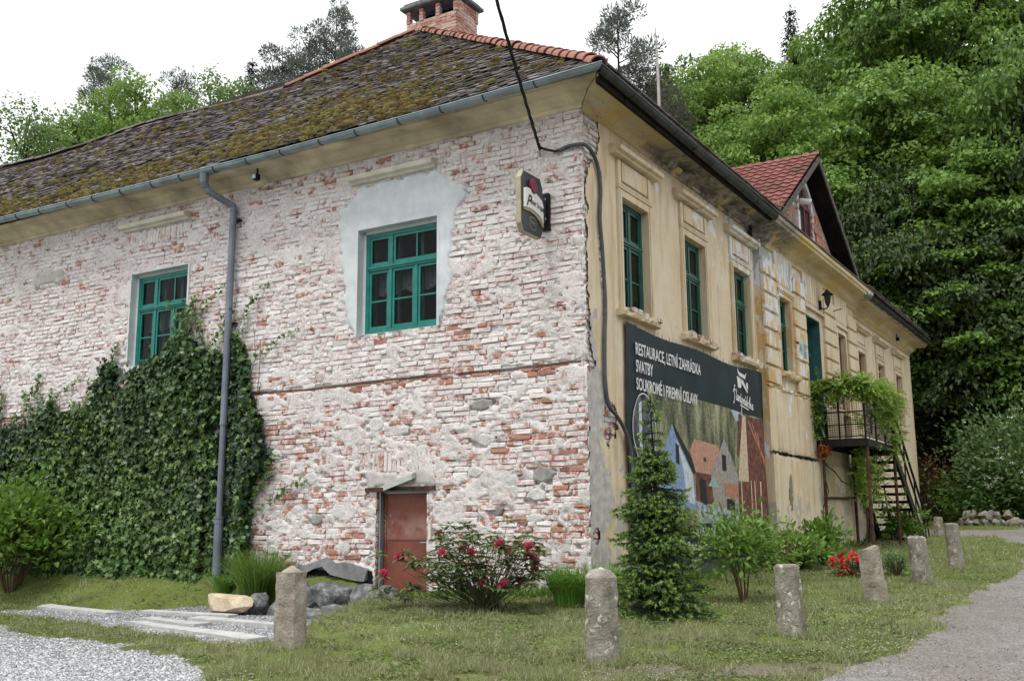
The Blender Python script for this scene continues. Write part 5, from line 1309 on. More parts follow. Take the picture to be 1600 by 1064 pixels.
bprint('printed_bright_window', [(1.98, 2.95), (2.12, 2.95), (2.08, 3.3), (1.98, 3.36)], flat('printed_cyan', (.30, .48, .52)), .012)
ring('printed_ring', 1.78, 3.06, .43, .57, .035, white, .014, ban)
ring('printed_ring', 2.25, 2.35, .30, .32, .06, white, .014, ban)
def text_mesh(cu, parent):
    t = bpy.data.objects.new('lettering', cu); COL.objects.link(t); bpy.context.view_layer.update()
    me = bpy.data.meshes.new_from_object(t.evaluated_get(bpy.context.evaluated_depsgraph_get())); bpy.data.objects.remove(t)
    if not len(me.materials): me.materials.append(cu.materials[0])
    o = bpy.data.objects.new('lettering', me); COL.objects.link(o); o.parent = parent; return o
def wtext(name, txt, u, z, size, mat, par, T='B', sx=1., bold=.0, shear=0., lift=.012, align='LEFT', rotz=None):
    cu = bpy.data.curves.new(name, 'FONT'); cu.body = txt; cu.size = size; cu.offset = bold; cu.shear = shear; cu.align_x = align; cu.extrude = .0006
    cu.resolution_u = 3; cu.materials.append(mat); o = text_mesh(cu, par)
    org = ORG[par.name]
    # text x -> +u (house +y), text y -> +z, normal -> +x
    o.matrix_local = Matrix.Translation((BS-org[0]+bs(u+1, z)-BS+lift, u-org[1], z-org[2])) @ Matrix(((0, 0, 1, 0), (1, 0, 0, 0), (0, 1, 0, 0), (0, 0, 0, 1))) @ Matrix.Diagonal((sx, 1, 1, 1))
    ORG[o.name] = org; return o
wtext('lettering', 'RESTAURACE, LETNÍ ZAHRÁDKA', 1.47, 4.20, .265, white, ban, sx=.70, bold=.004, lift=.022)
wtext('lettering', 'SVATBY', 1.47, 3.93, .265, white, ban, sx=.70, bold=.004, lift=.022)
wtext('lettering', 'SOUKROMÉ I FIREMNÍ OSLAVY', 1.47, 3.64+.015, .265, white, ban, sx=.70, bold=.004, lift=.022)
wtext('lettering', '+420 725 392 020      +420 602 324 110', 3.55, 1.43, .20, white, ban, sx=.78, bold=.001, lift=.02)
wtext('lettering', 'info@staradelna.cz  Kamenický šenov 47, 39470 Lomnice', 3.10, 1.20, .20, white, ban, sx=.74, bold=.001, lift=.02)
# hand-lettered name, drawn as strokes: (x, y) in letter units, 1 = x-height
GL_ = {
 'S': [[(.75, 2.2), (.45, 2.5), (.2, 2.0), (.42, 1.1), (.5, .2), (.25, -.8), (-.15, -.6)], [(-.35, 1.1), (-.1, 1.6), (.5, 1.7), (1.2, 1.55)]],
 't': [[(.15, 2.0), (.0, .5), (.15, 0), (.4, .3)]],
 'a': [[(.55, .8), (.2, 1), (0, .4), (.2, 0), (.5, .6), (.6, 1), (.55, .2), (.75, .05), (.9, .3)]],
 'á': [[(.55, .8), (.2, 1), (0, .4), (.2, 0), (.5, .6), (.6, 1), (.55, .2), (.75, .05), (.9, .3)], [(.45, 1.25), (.7, 1.65)]],
 'r': [[(0, .9), (.1, 0), (.15, .7), (.4, 1), (.55, .85)]],
 'p': [[(.1, 1), (.0, -.5), (-.15, -2.0), (.0, -2.3)], [(.05, .6), (.4, 1), (.6, .5), (.3, 0), (.1, .15)]],
 'd': [[(.5, .8), (.2, .9), (0, .4), (.2, 0), (.5, .5), (.75, 2.0), (.6, .3), (.8, .05)]],
 'e': [[(.05, .45), (.45, .7), (.35, 1), (.05, .6), (.2, 0), (.55, .2)]],
 'l': [[(.05, .3), (.5, 1.6), (.4, 2.1), (.15, 1.2), (.2, .1), (.5, .1)]],
 'n': [[(0, 1), (.05, 0), (.1, .6), (.35, 1), (.5, .6), (.5, .05), (.7, .2)]]}
x = 0; q = MB(); sc_ = .105; 
for c in 'Stará prádelna':
    if c == ' ': x += .15; continue
    for st in GL_[c]:
        P = [Vector((a, b, 0)) for a, b in st]; pts = []
        for i in range(len(P)-1):      # Catmull-Rom smoothing
            p0, p1, p2, p3 = P[max(i-1, 0)], P[i], P[i+1], P[min(i+2, len(P)-1)]
            for k in range(4):
                t = k/4; pts.append(.5*((2*p1)+(p2-p0)*t+(2*p0-5*p1+4*p2-p3)*t*t+(3*p1-p0-3*p2+p3)*t**3))
        pts.append(P[-1])
        w_ = []
        for p in pts:
            u, z = 5.92+(x+p.x+p.y*.18)*sc_*1.06, 3.97+p.y*sc_-.012*(x); w_.append(Vector((bs(u, z)+.016, u, z)))
        vs_ = []
        for i, p in enumerate(w_):
            d = w_[min(i+1, len(w_)-1)]-w_[max(i-1, 0)]; nn_ = Vector((0, -d.z, d.y)).normalized()*.013; vs_ += [p+nn_, p-nn_]
        q.add(vs_, [(2*i, 2*i+1, 2*i+3, 2*i+2) for i in range(len(w_)-1)])
    x += 1.35 if c == 'S' else (.55 if c in 'tlr' else .88)
q.build('script_lettering', white, ban)
def logo(name, pts): 
    q = MB(); q.add([(bs(6.6, 4.3)+.018, 6.2+a*.62, 4.20+b*.42) for a, b in pts], [tuple(range(len(pts)))]); q.build(name, white, ban)
logo('emblem_roof', [(.12, .98), (.2, .78), (.75, .70), (.95, .86), (.85, .66), (.78, .52), (.22, .6), (.1, .72)])
logo('emblem_wall', [(.0, .55), (.35, .5), (.42, .2), (.35, .05), (.08, .02)]); logo('emblem_arm', [(.42, .48), (.56, .46), (1.0, .0), (.95, -.12), (.85, -.05), (.42, .3)]); logo('emblem_side', [(.85, .35), (1.02, .4), (1.05, .08), (.9, .15)])
logo('emblem_strap', [(.2, -.72), (1.0, -.86), (1.0, -.92), (.2, -.78)])
q = MB(); u = BU0+.1
while u < BU1: q.tube([(bs(u, 4.6)+.006, u, ztop(u)-.03), (bs(u, 4.6)+.0, u+.01, ztop(u)+.06)], .006, 4); u += .32
q.build('tie', M['zinc'], ban, kind='stuff')
# brewery sign: projecting box on the brick wall -----------------
SU = .62; Y0, Y1, Z0, Z1 = .20, .84, 5.70, 6.62      # s range out of the wall
sg = thing('hanging_sign', 'dark green pub sign with gold rim and cream label near the brick corner', 'sign', TA(SU, 0, 6.0), 'H')
n_ = simple('sign_gold_rim', (.36, .32, .21), .45, .4, .15, 8); gd = simple('sign_dark_green', (.008, .026, .028), .35, .5, .15, 5); crm = simple('sign_cream_label', (.72, .72, .68), .4, .4, .05, 5)
def octo(y0, y1, z0, z1, c, cc): return [(y0+c*.3, z0+cc), (y0+c, z0), (y1-c, z0), (y1, z0+cc), (y1, z1-cc), (y1-c, z1), (y0+c, z1), (y0+c*.3, z1-cc)]
def slab(name, pts, x0, x1, mat, par, bevel=0):
    q = MB(); q.hexa([(-SU+x0, -a, b) for a, b in pts], [(-SU+x1, -a, b) for a, b in pts]); return q.build(name, mat, par, bevel=bevel)
o1 = [(Y0, Z0+.14), (Y0+.08, Z0), (Y1-.08, Z0), (Y1, Z0+.12), (Y1, Z1-.12), (Y1-.08, Z1), (Y0+.08, Z1), (Y0, Z1-.14)]
sc2 = lambda P, f: [((a-(Y0+Y1)/2)*f+(Y0+Y1)/2, (b-(Z0+Z1)/2)*(1-(1-f)*.7)+(Z0+Z1)/2) for a, b in P]
slab('rim', o1, -.012, .07, n_, sg, .006)
slab('face', sc2(o1, .94), .0705, .078, gd, sg); slab('face', sc2(o1, .90), -.020, -.0125, gd, sg)
lab = [(Y1-.06, 6.34), (Y1-.12, 6.36), (.60, 6.36), (.45, 6.33), (.30, 6.27), (Y0+.06, 6.20), (Y0+.06, 5.92), (.30, 5.99), (.42, 6.04), (.60, 6.07), (Y1-.06, 6.06)]
slab('label', lab, .079, .115, crm, sg, .004)
slab('label_edge', [(Y1-.06, 6.06), (.60, 6.07), (.42, 6.04), (.30, 5.99), (.22, 5.90), (.26, 5.88), (.34, 5.95), (.45, 6.0), (.6, 6.03), (Y1-.07, 6.02)], .079, .10, n_, sg)
slab('seal', [(.55+.085*math.cos(t*.39), 6.42+.115*math.sin(t*.39)) for t in range(16)], .079, .135, simple('sign_wine_red', (.17, .012, .035), .4, .4, .3, 18), sg, .006)
slab('badge', [(.58, 5.78), (.46, 5.78), (.43, 5.82), (.43, 5.93), (.46, 5.97), (.58, 5.97), (.61, 5.93), (.61, 5.82)], .079, .083, n_, sg); slab('badge_inner', [(.575, 5.79), (.465, 5.79), (.44, 5.825), (.44, 5.925), (.465, 5.96), (.575, 5.96), (.60, 5.925), (.60, 5.825)], .083, .086, gd, sg)
def stext(txt, s, z, size, mat, shear=0, bold=0, sx=1, lift=.118):
    cu = bpy.data.curves.new('lettering', 'FONT'); cu.body = txt; cu.size = size; cu.shear = shear; cu.offset = bold; cu.extrude = .0005; cu.resolution_u = 3; cu.materials.append(mat)
    o = text_mesh(cu, sg); org = ORG[sg.name]
    o.matrix_local = Matrix.Translation((-SU+lift-org[0], -s-org[1], z-org[2])) @ Matrix(((0, 0, 1, 0), (1, 0, 0, 0), (0, 1, 0, 0), (0, 0, 0, 1))) @ Matrix.Rotation(R(-8), 4, 'Z') @ Matrix.Diagonal((sx, 1, 1, 1)); ORG[o.name] = org
blk = simple('sign_black_ink', (.01, .012, .016), .5, .3, .1, 5)
stext('P', .755, 6.10, .26, blk, .3, .004, .8); stext('ilsner Urquell', .655, 6.15, .125, blk, .12, .0015, .62); stext('PILSEN', .585, 5.88, .045, n_, 0, 0, .8, .088)
q = MB(); q.box((-SU-.03, -SU+.05), (-.20, -.06), (5.98, 6.42)); q.build('bracket', simple('sign_bracket_blue', (.022, .032, .05), .5, .4, .2, 9), sg, bevel=.012)
q = MB(); q.box((-SU-.07, -SU+.09), (-.06, .0), (5.9, 6.46)); q.build('wall_plate', M['iron'], sg)
for zz in (6.05, 6.35):
    q = MB(); q.tube([(-SU+.05, -.12, zz), (-SU+.07, -.12, zz)], .02, 8); q.build('bolt', M['zinc'], sg)
# overhead cable and conduit ------------------------------------
cb_ = thing('power_cable', 'twisted black overhead cable joining a grey conduit that runs down the house corner', 'cable', TA(.62, 0, 7.15), 'H')
A0 = Vector(TA(.63, .12, 7.17)); A1 = Vector((-.2*-1, -2.76, 8.1)); 
A1 = Vector((.2, -2.76, 8.12)); far_ = A0+(A1-A0)*9; far_.z = 7.17+(8.12-7.17)*9+3.5
pts = []
for i in range(90):
    f = (i/89)**1.6; p = A0.lerp(far_, f); p.z = A0.z+(A1.z-A0.z)*9*f+3.5*f-.26*math.sin(min(1, f*5)*math.pi)*.6-.03; pts.append(p)
for ph in (0, 2.1, 4.2):
    q = MB(); out = []
    for i, p in enumerate(pts):
        d = (pts[min(i+1, 89)]-pts[max(i-1, 0)]).normalized(); a = d.cross(Vector((0, 0, 1))).normalized(); b = a.cross(d); th = i*1.1+ph; out.append(p+(a*math.cos(th)+b*math.sin(th))*.014)
    q.tube(out, .013, 5); q.build('wire', M['wire'], cb_)
q = MB(); q.tube([TA(.66, 0, 7.20), TA(.64, .13, 7.19)], .02, 6); q.tube([TA(.70, .0, 7.08), TA(.64, .12, 7.17)], .012, 6); q.build('anchor_hook', M['zinc'], cb_)
q = MB(); q.tube([TA(.63, .12, 7.17), TA(.55, .10, 7.13), TA(.42, .05, 7.09), TA(.30, .04, 7.10)], .018, 6); q.build('wire', M['wire'], cb_)
cp = [TA(.34, .04, 7.09), TA(.20, .05, 7.12), TA(.08, .05, 7.12), TB(-.03, .05, 7.11), TB(.13, .07, 7.09), TB(.30, .07, 7.0), TB(.43, .06, 6.85), TB(.485, .06, 6.55), TB(.44, .06, 6.2), TB(.44, .06, 6.0), TB(.50, .06, 5.6), TB(.52, .06, 5.3), TB(.55, .06, 4.8), TB(.50, .06, 4.3), TB(.48, .06, 3.9), TB(.49, .06, 3.62), TB(.58, .06, 3.33), TB(.78, .08, 3.2), TB(.98, .09, 3.06), TB(1.14, .10, 2.85), TB(1.22, .11, 2.5), TB(1.24, .11, 1.2)]
sp_ = []
for i in range(len(cp)-1):
    P = [Vector(cp[max(i-1, 0)]), Vector(cp[i]), Vector(cp[i+1]), Vector(cp[min(i+2, len(cp)-1)])]
    for k in range(4):
        t = k/4; sp_.append(.5*((2*P[1])+(P[2]-P[0])*t+(2*P[0]-5*P[1]+4*P[2]-P[3])*t*t+(3*P[1]-P[0]-3*P[2]+P[3])*t**3))
q = MB(); q.tube(sp_, .030, 8); q.build('conduit', M['cable'], cb_, smooth=True)
# small fittings --------------------------------------------------
def spot(loc, T, label):
    t = thing('floodlight', label, 'floodlight', T(*loc), 'H'); u, s, z = loc
    q = MB(); tbox(q, T, (u-.05, u+.05), (s, s+.12), (z-.06, z+.05)); q.build('housing', M['iron'], t, bevel=.01)
    q = MB(); tbox(q, T, (u-.04, u+.04), (s+.12, s+.125), (z-.045, z+.035)); q.build('lens', simple('pale_lens', (.45, .6, .55), .2, .5, .1, 9), t)
    q = MB(); tbox(q, T, (u-.01, u+.01), (s+.02, s+.05), (z+.05, z+.16)); q.build('arm', M['iron'], t)
spot((6.25, .28, 7.70), TA, 'tiny black spotlight under the left eaves above the downpipe')
spot((21.5, .22, 7.45), TB, 'tiny spotlight under the far eaves of the front')
# carriage lamp
lm = thing('wall_lantern', 'black carriage lantern on a curled bracket above the green balcony door', 'lantern', TB(12.25, RO, 6.9), 'H'); u, s, z = 12.25, RO+.26, 6.86
q = MB(); q.tube([TB(u, RO+.05, z+.02), TB(u, RO+.14, z-.08), TB(u, s-.02, z-.06), TB(u, s, z+.03)], .018, 6); q.tube([TB(u, RO+.05, z-.07), TB(u, RO+.05, z+.14)], .06, 8); q.build('bracket', M['iron'], lm)
q = MB(); q.tube([TB(u, s, z+.02), TB(u, s, z+.05), TB(u, s, z+.27)], [.035, .05, .085], 6); q.build('lantern_glass', simple('smoky_lantern_glass', (.05, .05, .055), .2, .5, .2, 9), lm)
q = MB(); q.tube([TB(u, s, z+.27), TB(u, s, z+.285), TB(u, s, z+.36), TB(u, s, z+.42)], [.15, .14, .05, .01], 8)
for j in range(6): th = j*1.047; q.tube([(s+.05*math.cos(th), u+.05*math.sin(th), z+.05), (s+.088*math.cos(th), u+.088*math.sin(th), z+.27)], .008, 4)
q.build('lantern_cage', M['iron'], lm); q = MB(); q.tube([TB(u, s, z-.04), TB(u, s, z+.03)], [.01, .05], 6); q.build('finial', M['iron'], lm)
q = MB(); q.tube([TB(13.5, RO, 6.95), TB(13.5, RO+.08, 6.96), TB(13.5, RO+.30, 7.0)], .012, 5); tbox(q, TB, (13.46, 13.54), (RO+.01, RO+.05), (6.82, 7.08)); q.build('wall_hook', M['iron'], None, loc=TB(13.5, RO, 6.95), frame='H', label='short iron hook sticking out of the bay right of the lantern', cat='hook')
# house number and plates
hp = thing('house_number_plate', 'small white and blue address plates on the bay left of the green door', 'plate', TB(10.35, RO+.08, 5.4), 'H')
q = MB(); tbox(q, TB, (10.16, 10.50), (RO+.07, RO+.085), (5.43, 5.74)); q.build('plate', simple('white_enamel', (.55, .58, .60), .4, .4, .05, 9), hp)
q = MB(); tbox(q, TB, (10.53, 10.72), (RO+.07, RO+.085), (5.36, 5.68)); q.build('plate', simple('blue_enamel', (.16, .36, .46), .4, .4, .15, 20), hp)
wtext('numeral', '61', 10.20, 5.47, .24, simple('blue_ink', (.06, .10, .22), .5, .3, .1, 5), hp, sx=.8, bold=.001, lift=RO+.088-bs(11.2, 5.47)); wtext('lettering', 'INFO', 10.54, 5.5, .09, white, hp, sx=.75, lift=RO+.088-bs(11.5, 5.5))
# camera and box by the arched window
cm_ = thing('security_camera', 'white security camera and cable box on the gable left of the arched window', 'camera', TB(11.15, .1, 9.1), 'H')
q = MB(); q.tube([TB(11.02, .16, 9.23), TB(11.02, .22, 9.22), TB(11.10, .46, 9.17)], [.05, .075, .07], 10); q.build('camera_body', simple('white_plastic', (.70, .72, .72), .4, .4, .03, 5), cm_); q = MB(); q.tube([TB(11.10, .46, 9.17), TB(11.102, .467, 9.168)], .05, 10); q.build('lens', M['dark'], cm_)
q = MB(); tbox(q, TB, (10.88, 11.02), (.05, .20), (8.42, 8.98)); q.build('cable_box', bpy.data.materials['white_plastic'], cm_, bevel=.01)
# balcony and outside stair ---------------------------------------
bal = thing('iron_balcony', 'black iron balcony with mesh railing and open stair on the front of the bay', 'balcony', TB(12, RO, 1.0), 'H')
B0, B1, S0, S1, BZ = 11.3, 14.3, RO, 1.30, 3.52
q = MB(); tbox(q, TB, (B0, B1), (S0, S1), (BZ-.02, BZ+.01)); q.build('floor_plate', M['iron'], bal)
for nm, bx in (('beam', ((B0-.05, B0+.03), (S0, S1+.03), (BZ-.17, BZ-.02))), ('beam', ((B1-.03, B1+.05), (S0, S1+.03), (BZ-.17, BZ-.02))), ('beam', ((B0, B1), (S1-.03, S1+.05), (BZ-.17, BZ-.02))), ('beam', ((B0, B1), (S0+.02, S0+.1), (BZ-.16, BZ-.02)))):
    q = MB(); tbox(q, TB, *bx); q.build(nm, M['iron'], bal)
for (u, s, z0_) in ((B0+.08, .30, .8), (B0+.05, S1, .8), (B1-.05, .30, .9), (B1, S1, .85)):
    q = MB(); q.tube([TB(u, s, z0_), TB(u, s, BZ-.15)], .038, 8); q.build('post', M['rust'], bal)
q = MB(); q.tube([TB(B0+.08, .30, 2.2), TB(B1-.05, .30, 2.25)], .03, 6); q.build('cross_rail', M['rust'], bal)
RZ = BZ+1.12
def rail(pts, r=.022, nm='rail', mat='iron'): q = MB(); q.tube(pts, r, 6); return q.build(nm, M[mat], bal)
for (u, s) in ((B0, S0+.06), (B0, (S0+S1)/2), (B0, S1), ((B0+B1)/2-.4, S1), ((B0+B1)/2+.6, S1), (B1, S1)): rail([TB(u, s, BZ), TB(u, s, RZ)], .026, 'baluster')
for dz_, r in ((RZ, .032), (BZ+.62, .014), (BZ+.33, .014), (BZ+.06, .014)): rail([TB(B0, S0, dz_), TB(B0, S1, dz_)], r); rail([TB(B0, S1, dz_), TB(B1, S1, dz_)], r)
q = MB()
for i in range(1, 22): s = S0+(S1-S0)*i/22; q.tube([TB(B0, s, BZ+.06), TB(B0, s, RZ-.02)], .0045, 3, cap=False)
for i in range(1, 50): u = B0+(B1-B0)*i/50; q.tube([TB(u, S1, BZ+.06), TB(u, S1, RZ-.02)], .0045, 3, cap=False)
for i in range(1, 20): z = BZ+.06+i*.053; q.tube([TB(B0, S0, z), TB(B0, S1, z)], .0045, 3, cap=False); q.tube([TB(B0, S1, z), TB(B1, S1, z)], .0045, 3, cap=False)
q.build('wire_mesh', M['iron'], bal, kind='stuff')
SB0, SB1, SZ1 = 14.35, 17.75, .98
for (s, u0_s, u1_s) in ((S1, SB0, SB1), (.35, SB0-.3, SB1-.95)):
    q = MB(); q.hexa([TB(u0_s, s-.02, BZ-.36), TB(u1_s, s-.04, SZ1-.20), TB(u1_s, s+.04, SZ1-.20), TB(u0_s, s+.04, BZ-.36)], [TB(u0_s, s-.02, BZ+.02), TB(u1_s+.2, s-.02, SZ1+.06), TB(u1_s+.2, s+.02, SZ1+.06), TB(u0_s, s+.02, BZ+.02)]); q.build('stringer', M['iron'], bal)
NT_ = 13
for i in range(NT_):
    f = (i+.6)/NT_; u = SB0+(SB1-SB0)*f; z = BZ-.03+(SZ1-BZ)*f; q = MB(); q.hexa([TB(u-.19, S1, z-.075), TB(u+.17, S1, z-.06), TB(u+.15-.5*f*1., .35, z-.06), TB(u-.17-.5*f, .35, z-.06)], [TB(u-.17, S1, z+.005), TB(u+.15, S1, z+.005), TB(u+.15-.5*f, .35, z+.005), TB(u-.17-.5*f, .35, z+.005)]); q.build('tread', M['iron'], bal)
for off_, r in ((1.0, .034), (.55, .028)):
    rail([TB(SB0-.05, S1+.02, BZ+off_), TB(SB1, S1+.02, SZ1+off_-.05)], r, 'handrail')
rail([TB(SB1, S1+.02, SZ1+.95), TB(SB1+.35, S1+.02, SZ1+.75), TB(SB1+.5, S1+.02, SZ1+.1), TB(SB1+.5, S1+.02, SZ1-.15)], .022, 'handrail')
for f in (.0, .33, .66, 1.0): u = SB0+(SB1-SB0)*f; z = BZ+(SZ1-BZ)*f; rail([TB(u, S1+.02, z-.05), TB(u, S1+.02, z+1.0)], .022, 'baluster')
rail([TB(B1+.1, .5, .9), TB(B1+.5, .6, 2.9)], .03, 'brace'); rail([TB(B1+1.6, .8, .9), TB(B1+1.0, .8, 2.6)], .02, 'brace')
q = MB(); tbox(q, TB, (SB0+1.5, SB1+.6), (.2, 1.6), (.55, .95)); q.build('stair_foot', M['gdark'], bal)
# mast on the hill side of the roof
q = MB(); q.tube([(4.53, 29.66, 9), (4.53, 29.66, 15), (4.50, 29.66, 16.7)], [.06, .045, .015], 6); q.build('antenna_mast', simple('bleached_pole', (.42, .40, .37), .8, .2, .15, 4), None, loc=(4.53, 29.66, 9), label='thin bleached pole rising behind the front roof slope', cat='pole')
# dark tarpaulin along the foot of the front wall
q = MB(); n = 60; vs_ = []
for i in range(n+1):
    u = 1.1+6.7*i/n; z0_ = float(terrain(*H(.15, u, 0)[:2]))
    vs_ += [TB(u, .06+.02*math.sin(u*7), z0_+.34+.06*math.sin(u*2.3)+.02*_r.random()), TB(u, .10+.03*math.sin(u*5+1), z0_+.15), TB(u, .20+.05*math.sin(u*3), z0_-.05)]
q.add(vs_, [(3*i+j, 3*i+j+1, 3*i+4+j, 3*i+3+j) for i in range(n) for j in (0, 1)])
q.build('plinth_membrane', simple('dark_slate_sheet', (.03, .036, .042), .6, .35, .3, 4, .3), None, loc=TB(1.1, .1, .6), frame='H', smooth=True, label='dark grey membrane strip along the foot of the ochre wall below the banner', cat='membrane')

# ================================================================ VEGETATION
def mesh_obj(name, V, F, rr, mat, parent=None, loc=None, **kw):
    o = link(name, npmesh(name, V, F, rnd=rr), mat, parent, loc)
    return tag(o, **kw)
def tree_mesh(seed, H_=20., Rc=4.5, z0=.28, lobes=14, nspray=20, nleaf=70, lsz=.24, droop=.35, spr=.95, loose=0.):
    g = np.random.default_rng(seed); parts = []; tips = []
    for k in range(lobes):
        f = (k+.5)/lobes; z = H_*(z0+(1-z0)*f**.85*.93); rad = Rc*math.sin(math.pi*min(1, (f*.78+.20)))**.7; th = k*2.4+g.random()
        off = rad*(.62+.2*g.random()) if f < .93 else .3
        c = np.array([math.cos(th)*off, math.sin(th)*off, z]); lr = (1.3+1.0*g.random())*Rc/4.5*(1.15-.45*f); tips.append((c, lr))
    tips.append((np.array([0, 0, H_*.62]), Rc*.55)); tips.append((np.array([0, 0, H_*.93]), Rc*.28)); tips.append((np.array([.3, 0, H_*.8]), Rc*.42))
    for (c, lr) in tips:
        n = max(6, int(nspray*(lr/1.8)**2)); d = unit(g.normal(size=(n, 3))+np.array([0, 0, .35])); rr = lr*(.72+.38*g.random((n, 1)))
        S = c+d*rr*np.array([1.15, 1.15, .85])
        m = nleaf; th = g.random((n, m))*6.283; q = np.sqrt(g.random((n, m)))*spr*(.7+.6*g.random((n, 1))); out = unit(d*np.array([1, 1, .3]))
        P = np.stack([np.cos(th)*q, np.sin(th)*q, -droop*q**2+g.normal(0, .10+loose*.2, (n, m))], -1)
        P = P+S[:, None, :]+out[:, None, :]*q[..., None]*.25
        D = np.stack([np.cos(th), np.sin(th), -.5+g.normal(0, .35, (n, m))], -1)+g.normal(0, .45, (n, m, 3))
        N = g.normal(0, .42, (n, m, 3))+np.array([0, 0, 1.])+d[:, None, :]*.45
        P, D, N = P.reshape(-1, 3), D.reshape(-1, 3), N.reshape(-1, 3); r = np.clip(np.repeat(g.random(n), m)*.7+g.random(n*m)*.35, 0, 1)
        parts.append(leaves(P, D, N, lsz*(.7+.6*g.random(n*m)), lsz*.72*(.7+.6*g.random(n*m)), 'rhomb', r))
    V, F, rr = merge(parts); me = npmesh('crown', V, F, rnd=rr)
    mb = MB(); mb.tube([(0, 0, -.8), (.1, 0, H_*.25), (0, .15, H_*.55), (0, 0, H_*.92)], [.30, .22, .13, .03], 7)
    for (c, lr) in tips[:-3]:
        b = Vector((0, 0, max(H_*.15, c[2]-abs(c[0])-abs(c[1])-lr*.6))); mb.tube([b, Vector(c)*.5+b*.5+Vector((0, 0, -.2)), Vector(c)], [.11, .075, .03], 5, cap=False)
        for j in range(3): e = Vector(c)+Vector(g.normal(0, lr*.55, 3)); mb.tube([Vector(c)*.7+b*.3, e], [.04, .012], 4, cap=False)
    tm = bpy.data.meshes.new('trunk'); tm.from_pydata([tuple(v) for v in mb.v], [], mb.f); tm.materials.append(M['bark'])
    return me, tm
def conifer_mesh(seed, kind, H_=20., Rc=3.):
    g = np.random.default_rng(seed); P_, D_, N_, L_ = [], [], [], []
    mb = MB(); mb.tube([(0, 0, -.8), (.05, 0, H_*.5), (0, 0, H_*.99)], [.22, .13, .02], 6)
    if kind == 'pine':
        for k in range(52):
            f = k/52; z = H_*(.40+.59*f); r = Rc*(.35+.65*math.sin(math.pi*min(1, .25+f*.75)))*g.uniform(.5, 1.1); th = g.random()*6.28
            c = np.array([math.cos(th)*r*.8, math.sin(th)*r*.8, z+.12*r]); cr = g.uniform(.6, 1.15)*(1.1-.35*f)
            mb.tube([(0, 0, z-.4), tuple(c)], [.04, .01], 4, cap=False); n = int(640*cr*cr)
            d = unit(g.normal(size=(n, 3))); P_.append(c+d*cr*np.array([1, 1, .62])*g.random((n, 1))**.4); D_.append(d+np.array([0, 0, .5])); N_.append(g.normal(size=(n, 3))); L_.append(np.full(n, .21))
    else:
        for k in range(46):
            f = k/46; z = H_*(.12+.87*f); R_ = Rc*(1-f)**.8+.12
            for j in range(9):
                th = j*.7+k*1.3+g.normal(0, .15); rr_ = R_*g.uniform(.75, 1.1); n = max(8, int(34*rr_)); q = g.random(n)
                P_.append(np.stack([math.cos(th)*q*rr_, math.sin(th)*q*rr_, z-q*rr_*.35+.25*q**2*rr_+g.normal(0, .06, n)], 1)+g.normal(0, .12, (n, 3))*np.array([1, 1, .3])); D_.append(np.stack([math.cos(th)+g.normal(0, .7, n), math.sin(th)+g.normal(0, .7, n), g.normal(-.5, .3, n)], 1)); N_.append(g.normal(0, .4, (n, 3))+np.array([0, 0, 1])); L_.append(np.full(n, .30))
    P_, D_, N_, L_ = map(np.concatenate, (P_, D_, N_, L_)); n = len(P_)
    V, F, rr = leaves(P_, D_, N_, L_*(.6+.8*g.random(n)), L_*.26, 'rhomb', g.random(n))
    tm = bpy.data.meshes.new('trunk'); tm.from_pydata([tuple(v) for v in mb.v], [], mb.f); tm.materials.append(M['bark'])
    return npmesh('crown', V, F, rnd=rr), tm
TM = {'maple': [tree_mesh(1, nspray=11, nleaf=120, spr=1.2, lsz=.27), tree_mesh(2, lobes=16, nspray=10, nleaf=120, spr=1.2, lsz=.27, droop=.5)], 'lime': [tree_mesh(3, lobes=15, droop=.5, nspray=13, nleaf=100, spr=1.1), tree_mesh(4, lobes=17, nspray=12, nleaf=100, spr=1.1)], 'low': [tree_mesh(5, 10., 4.2, .34, 12, 13, 110, .21, .45, 1.15), tree_mesh(6, 10., 4.2, .30, 13, 12, 110, .21, .5, 1.2)],
      'birch': [tree_mesh(7, 20, 3.8, .3, 16, 14, 34, .22, .9, .75, 1.), tree_mesh(8, 20, 3.6, .3, 18, 12, 34, .22, .9, .7, 1.)], 'pine': [conifer_mesh(9, 'pine'), conifer_mesh(10, 'pine')], 'spruce': [conifer_mesh(11, 'spruce', 20, 2.6)]}
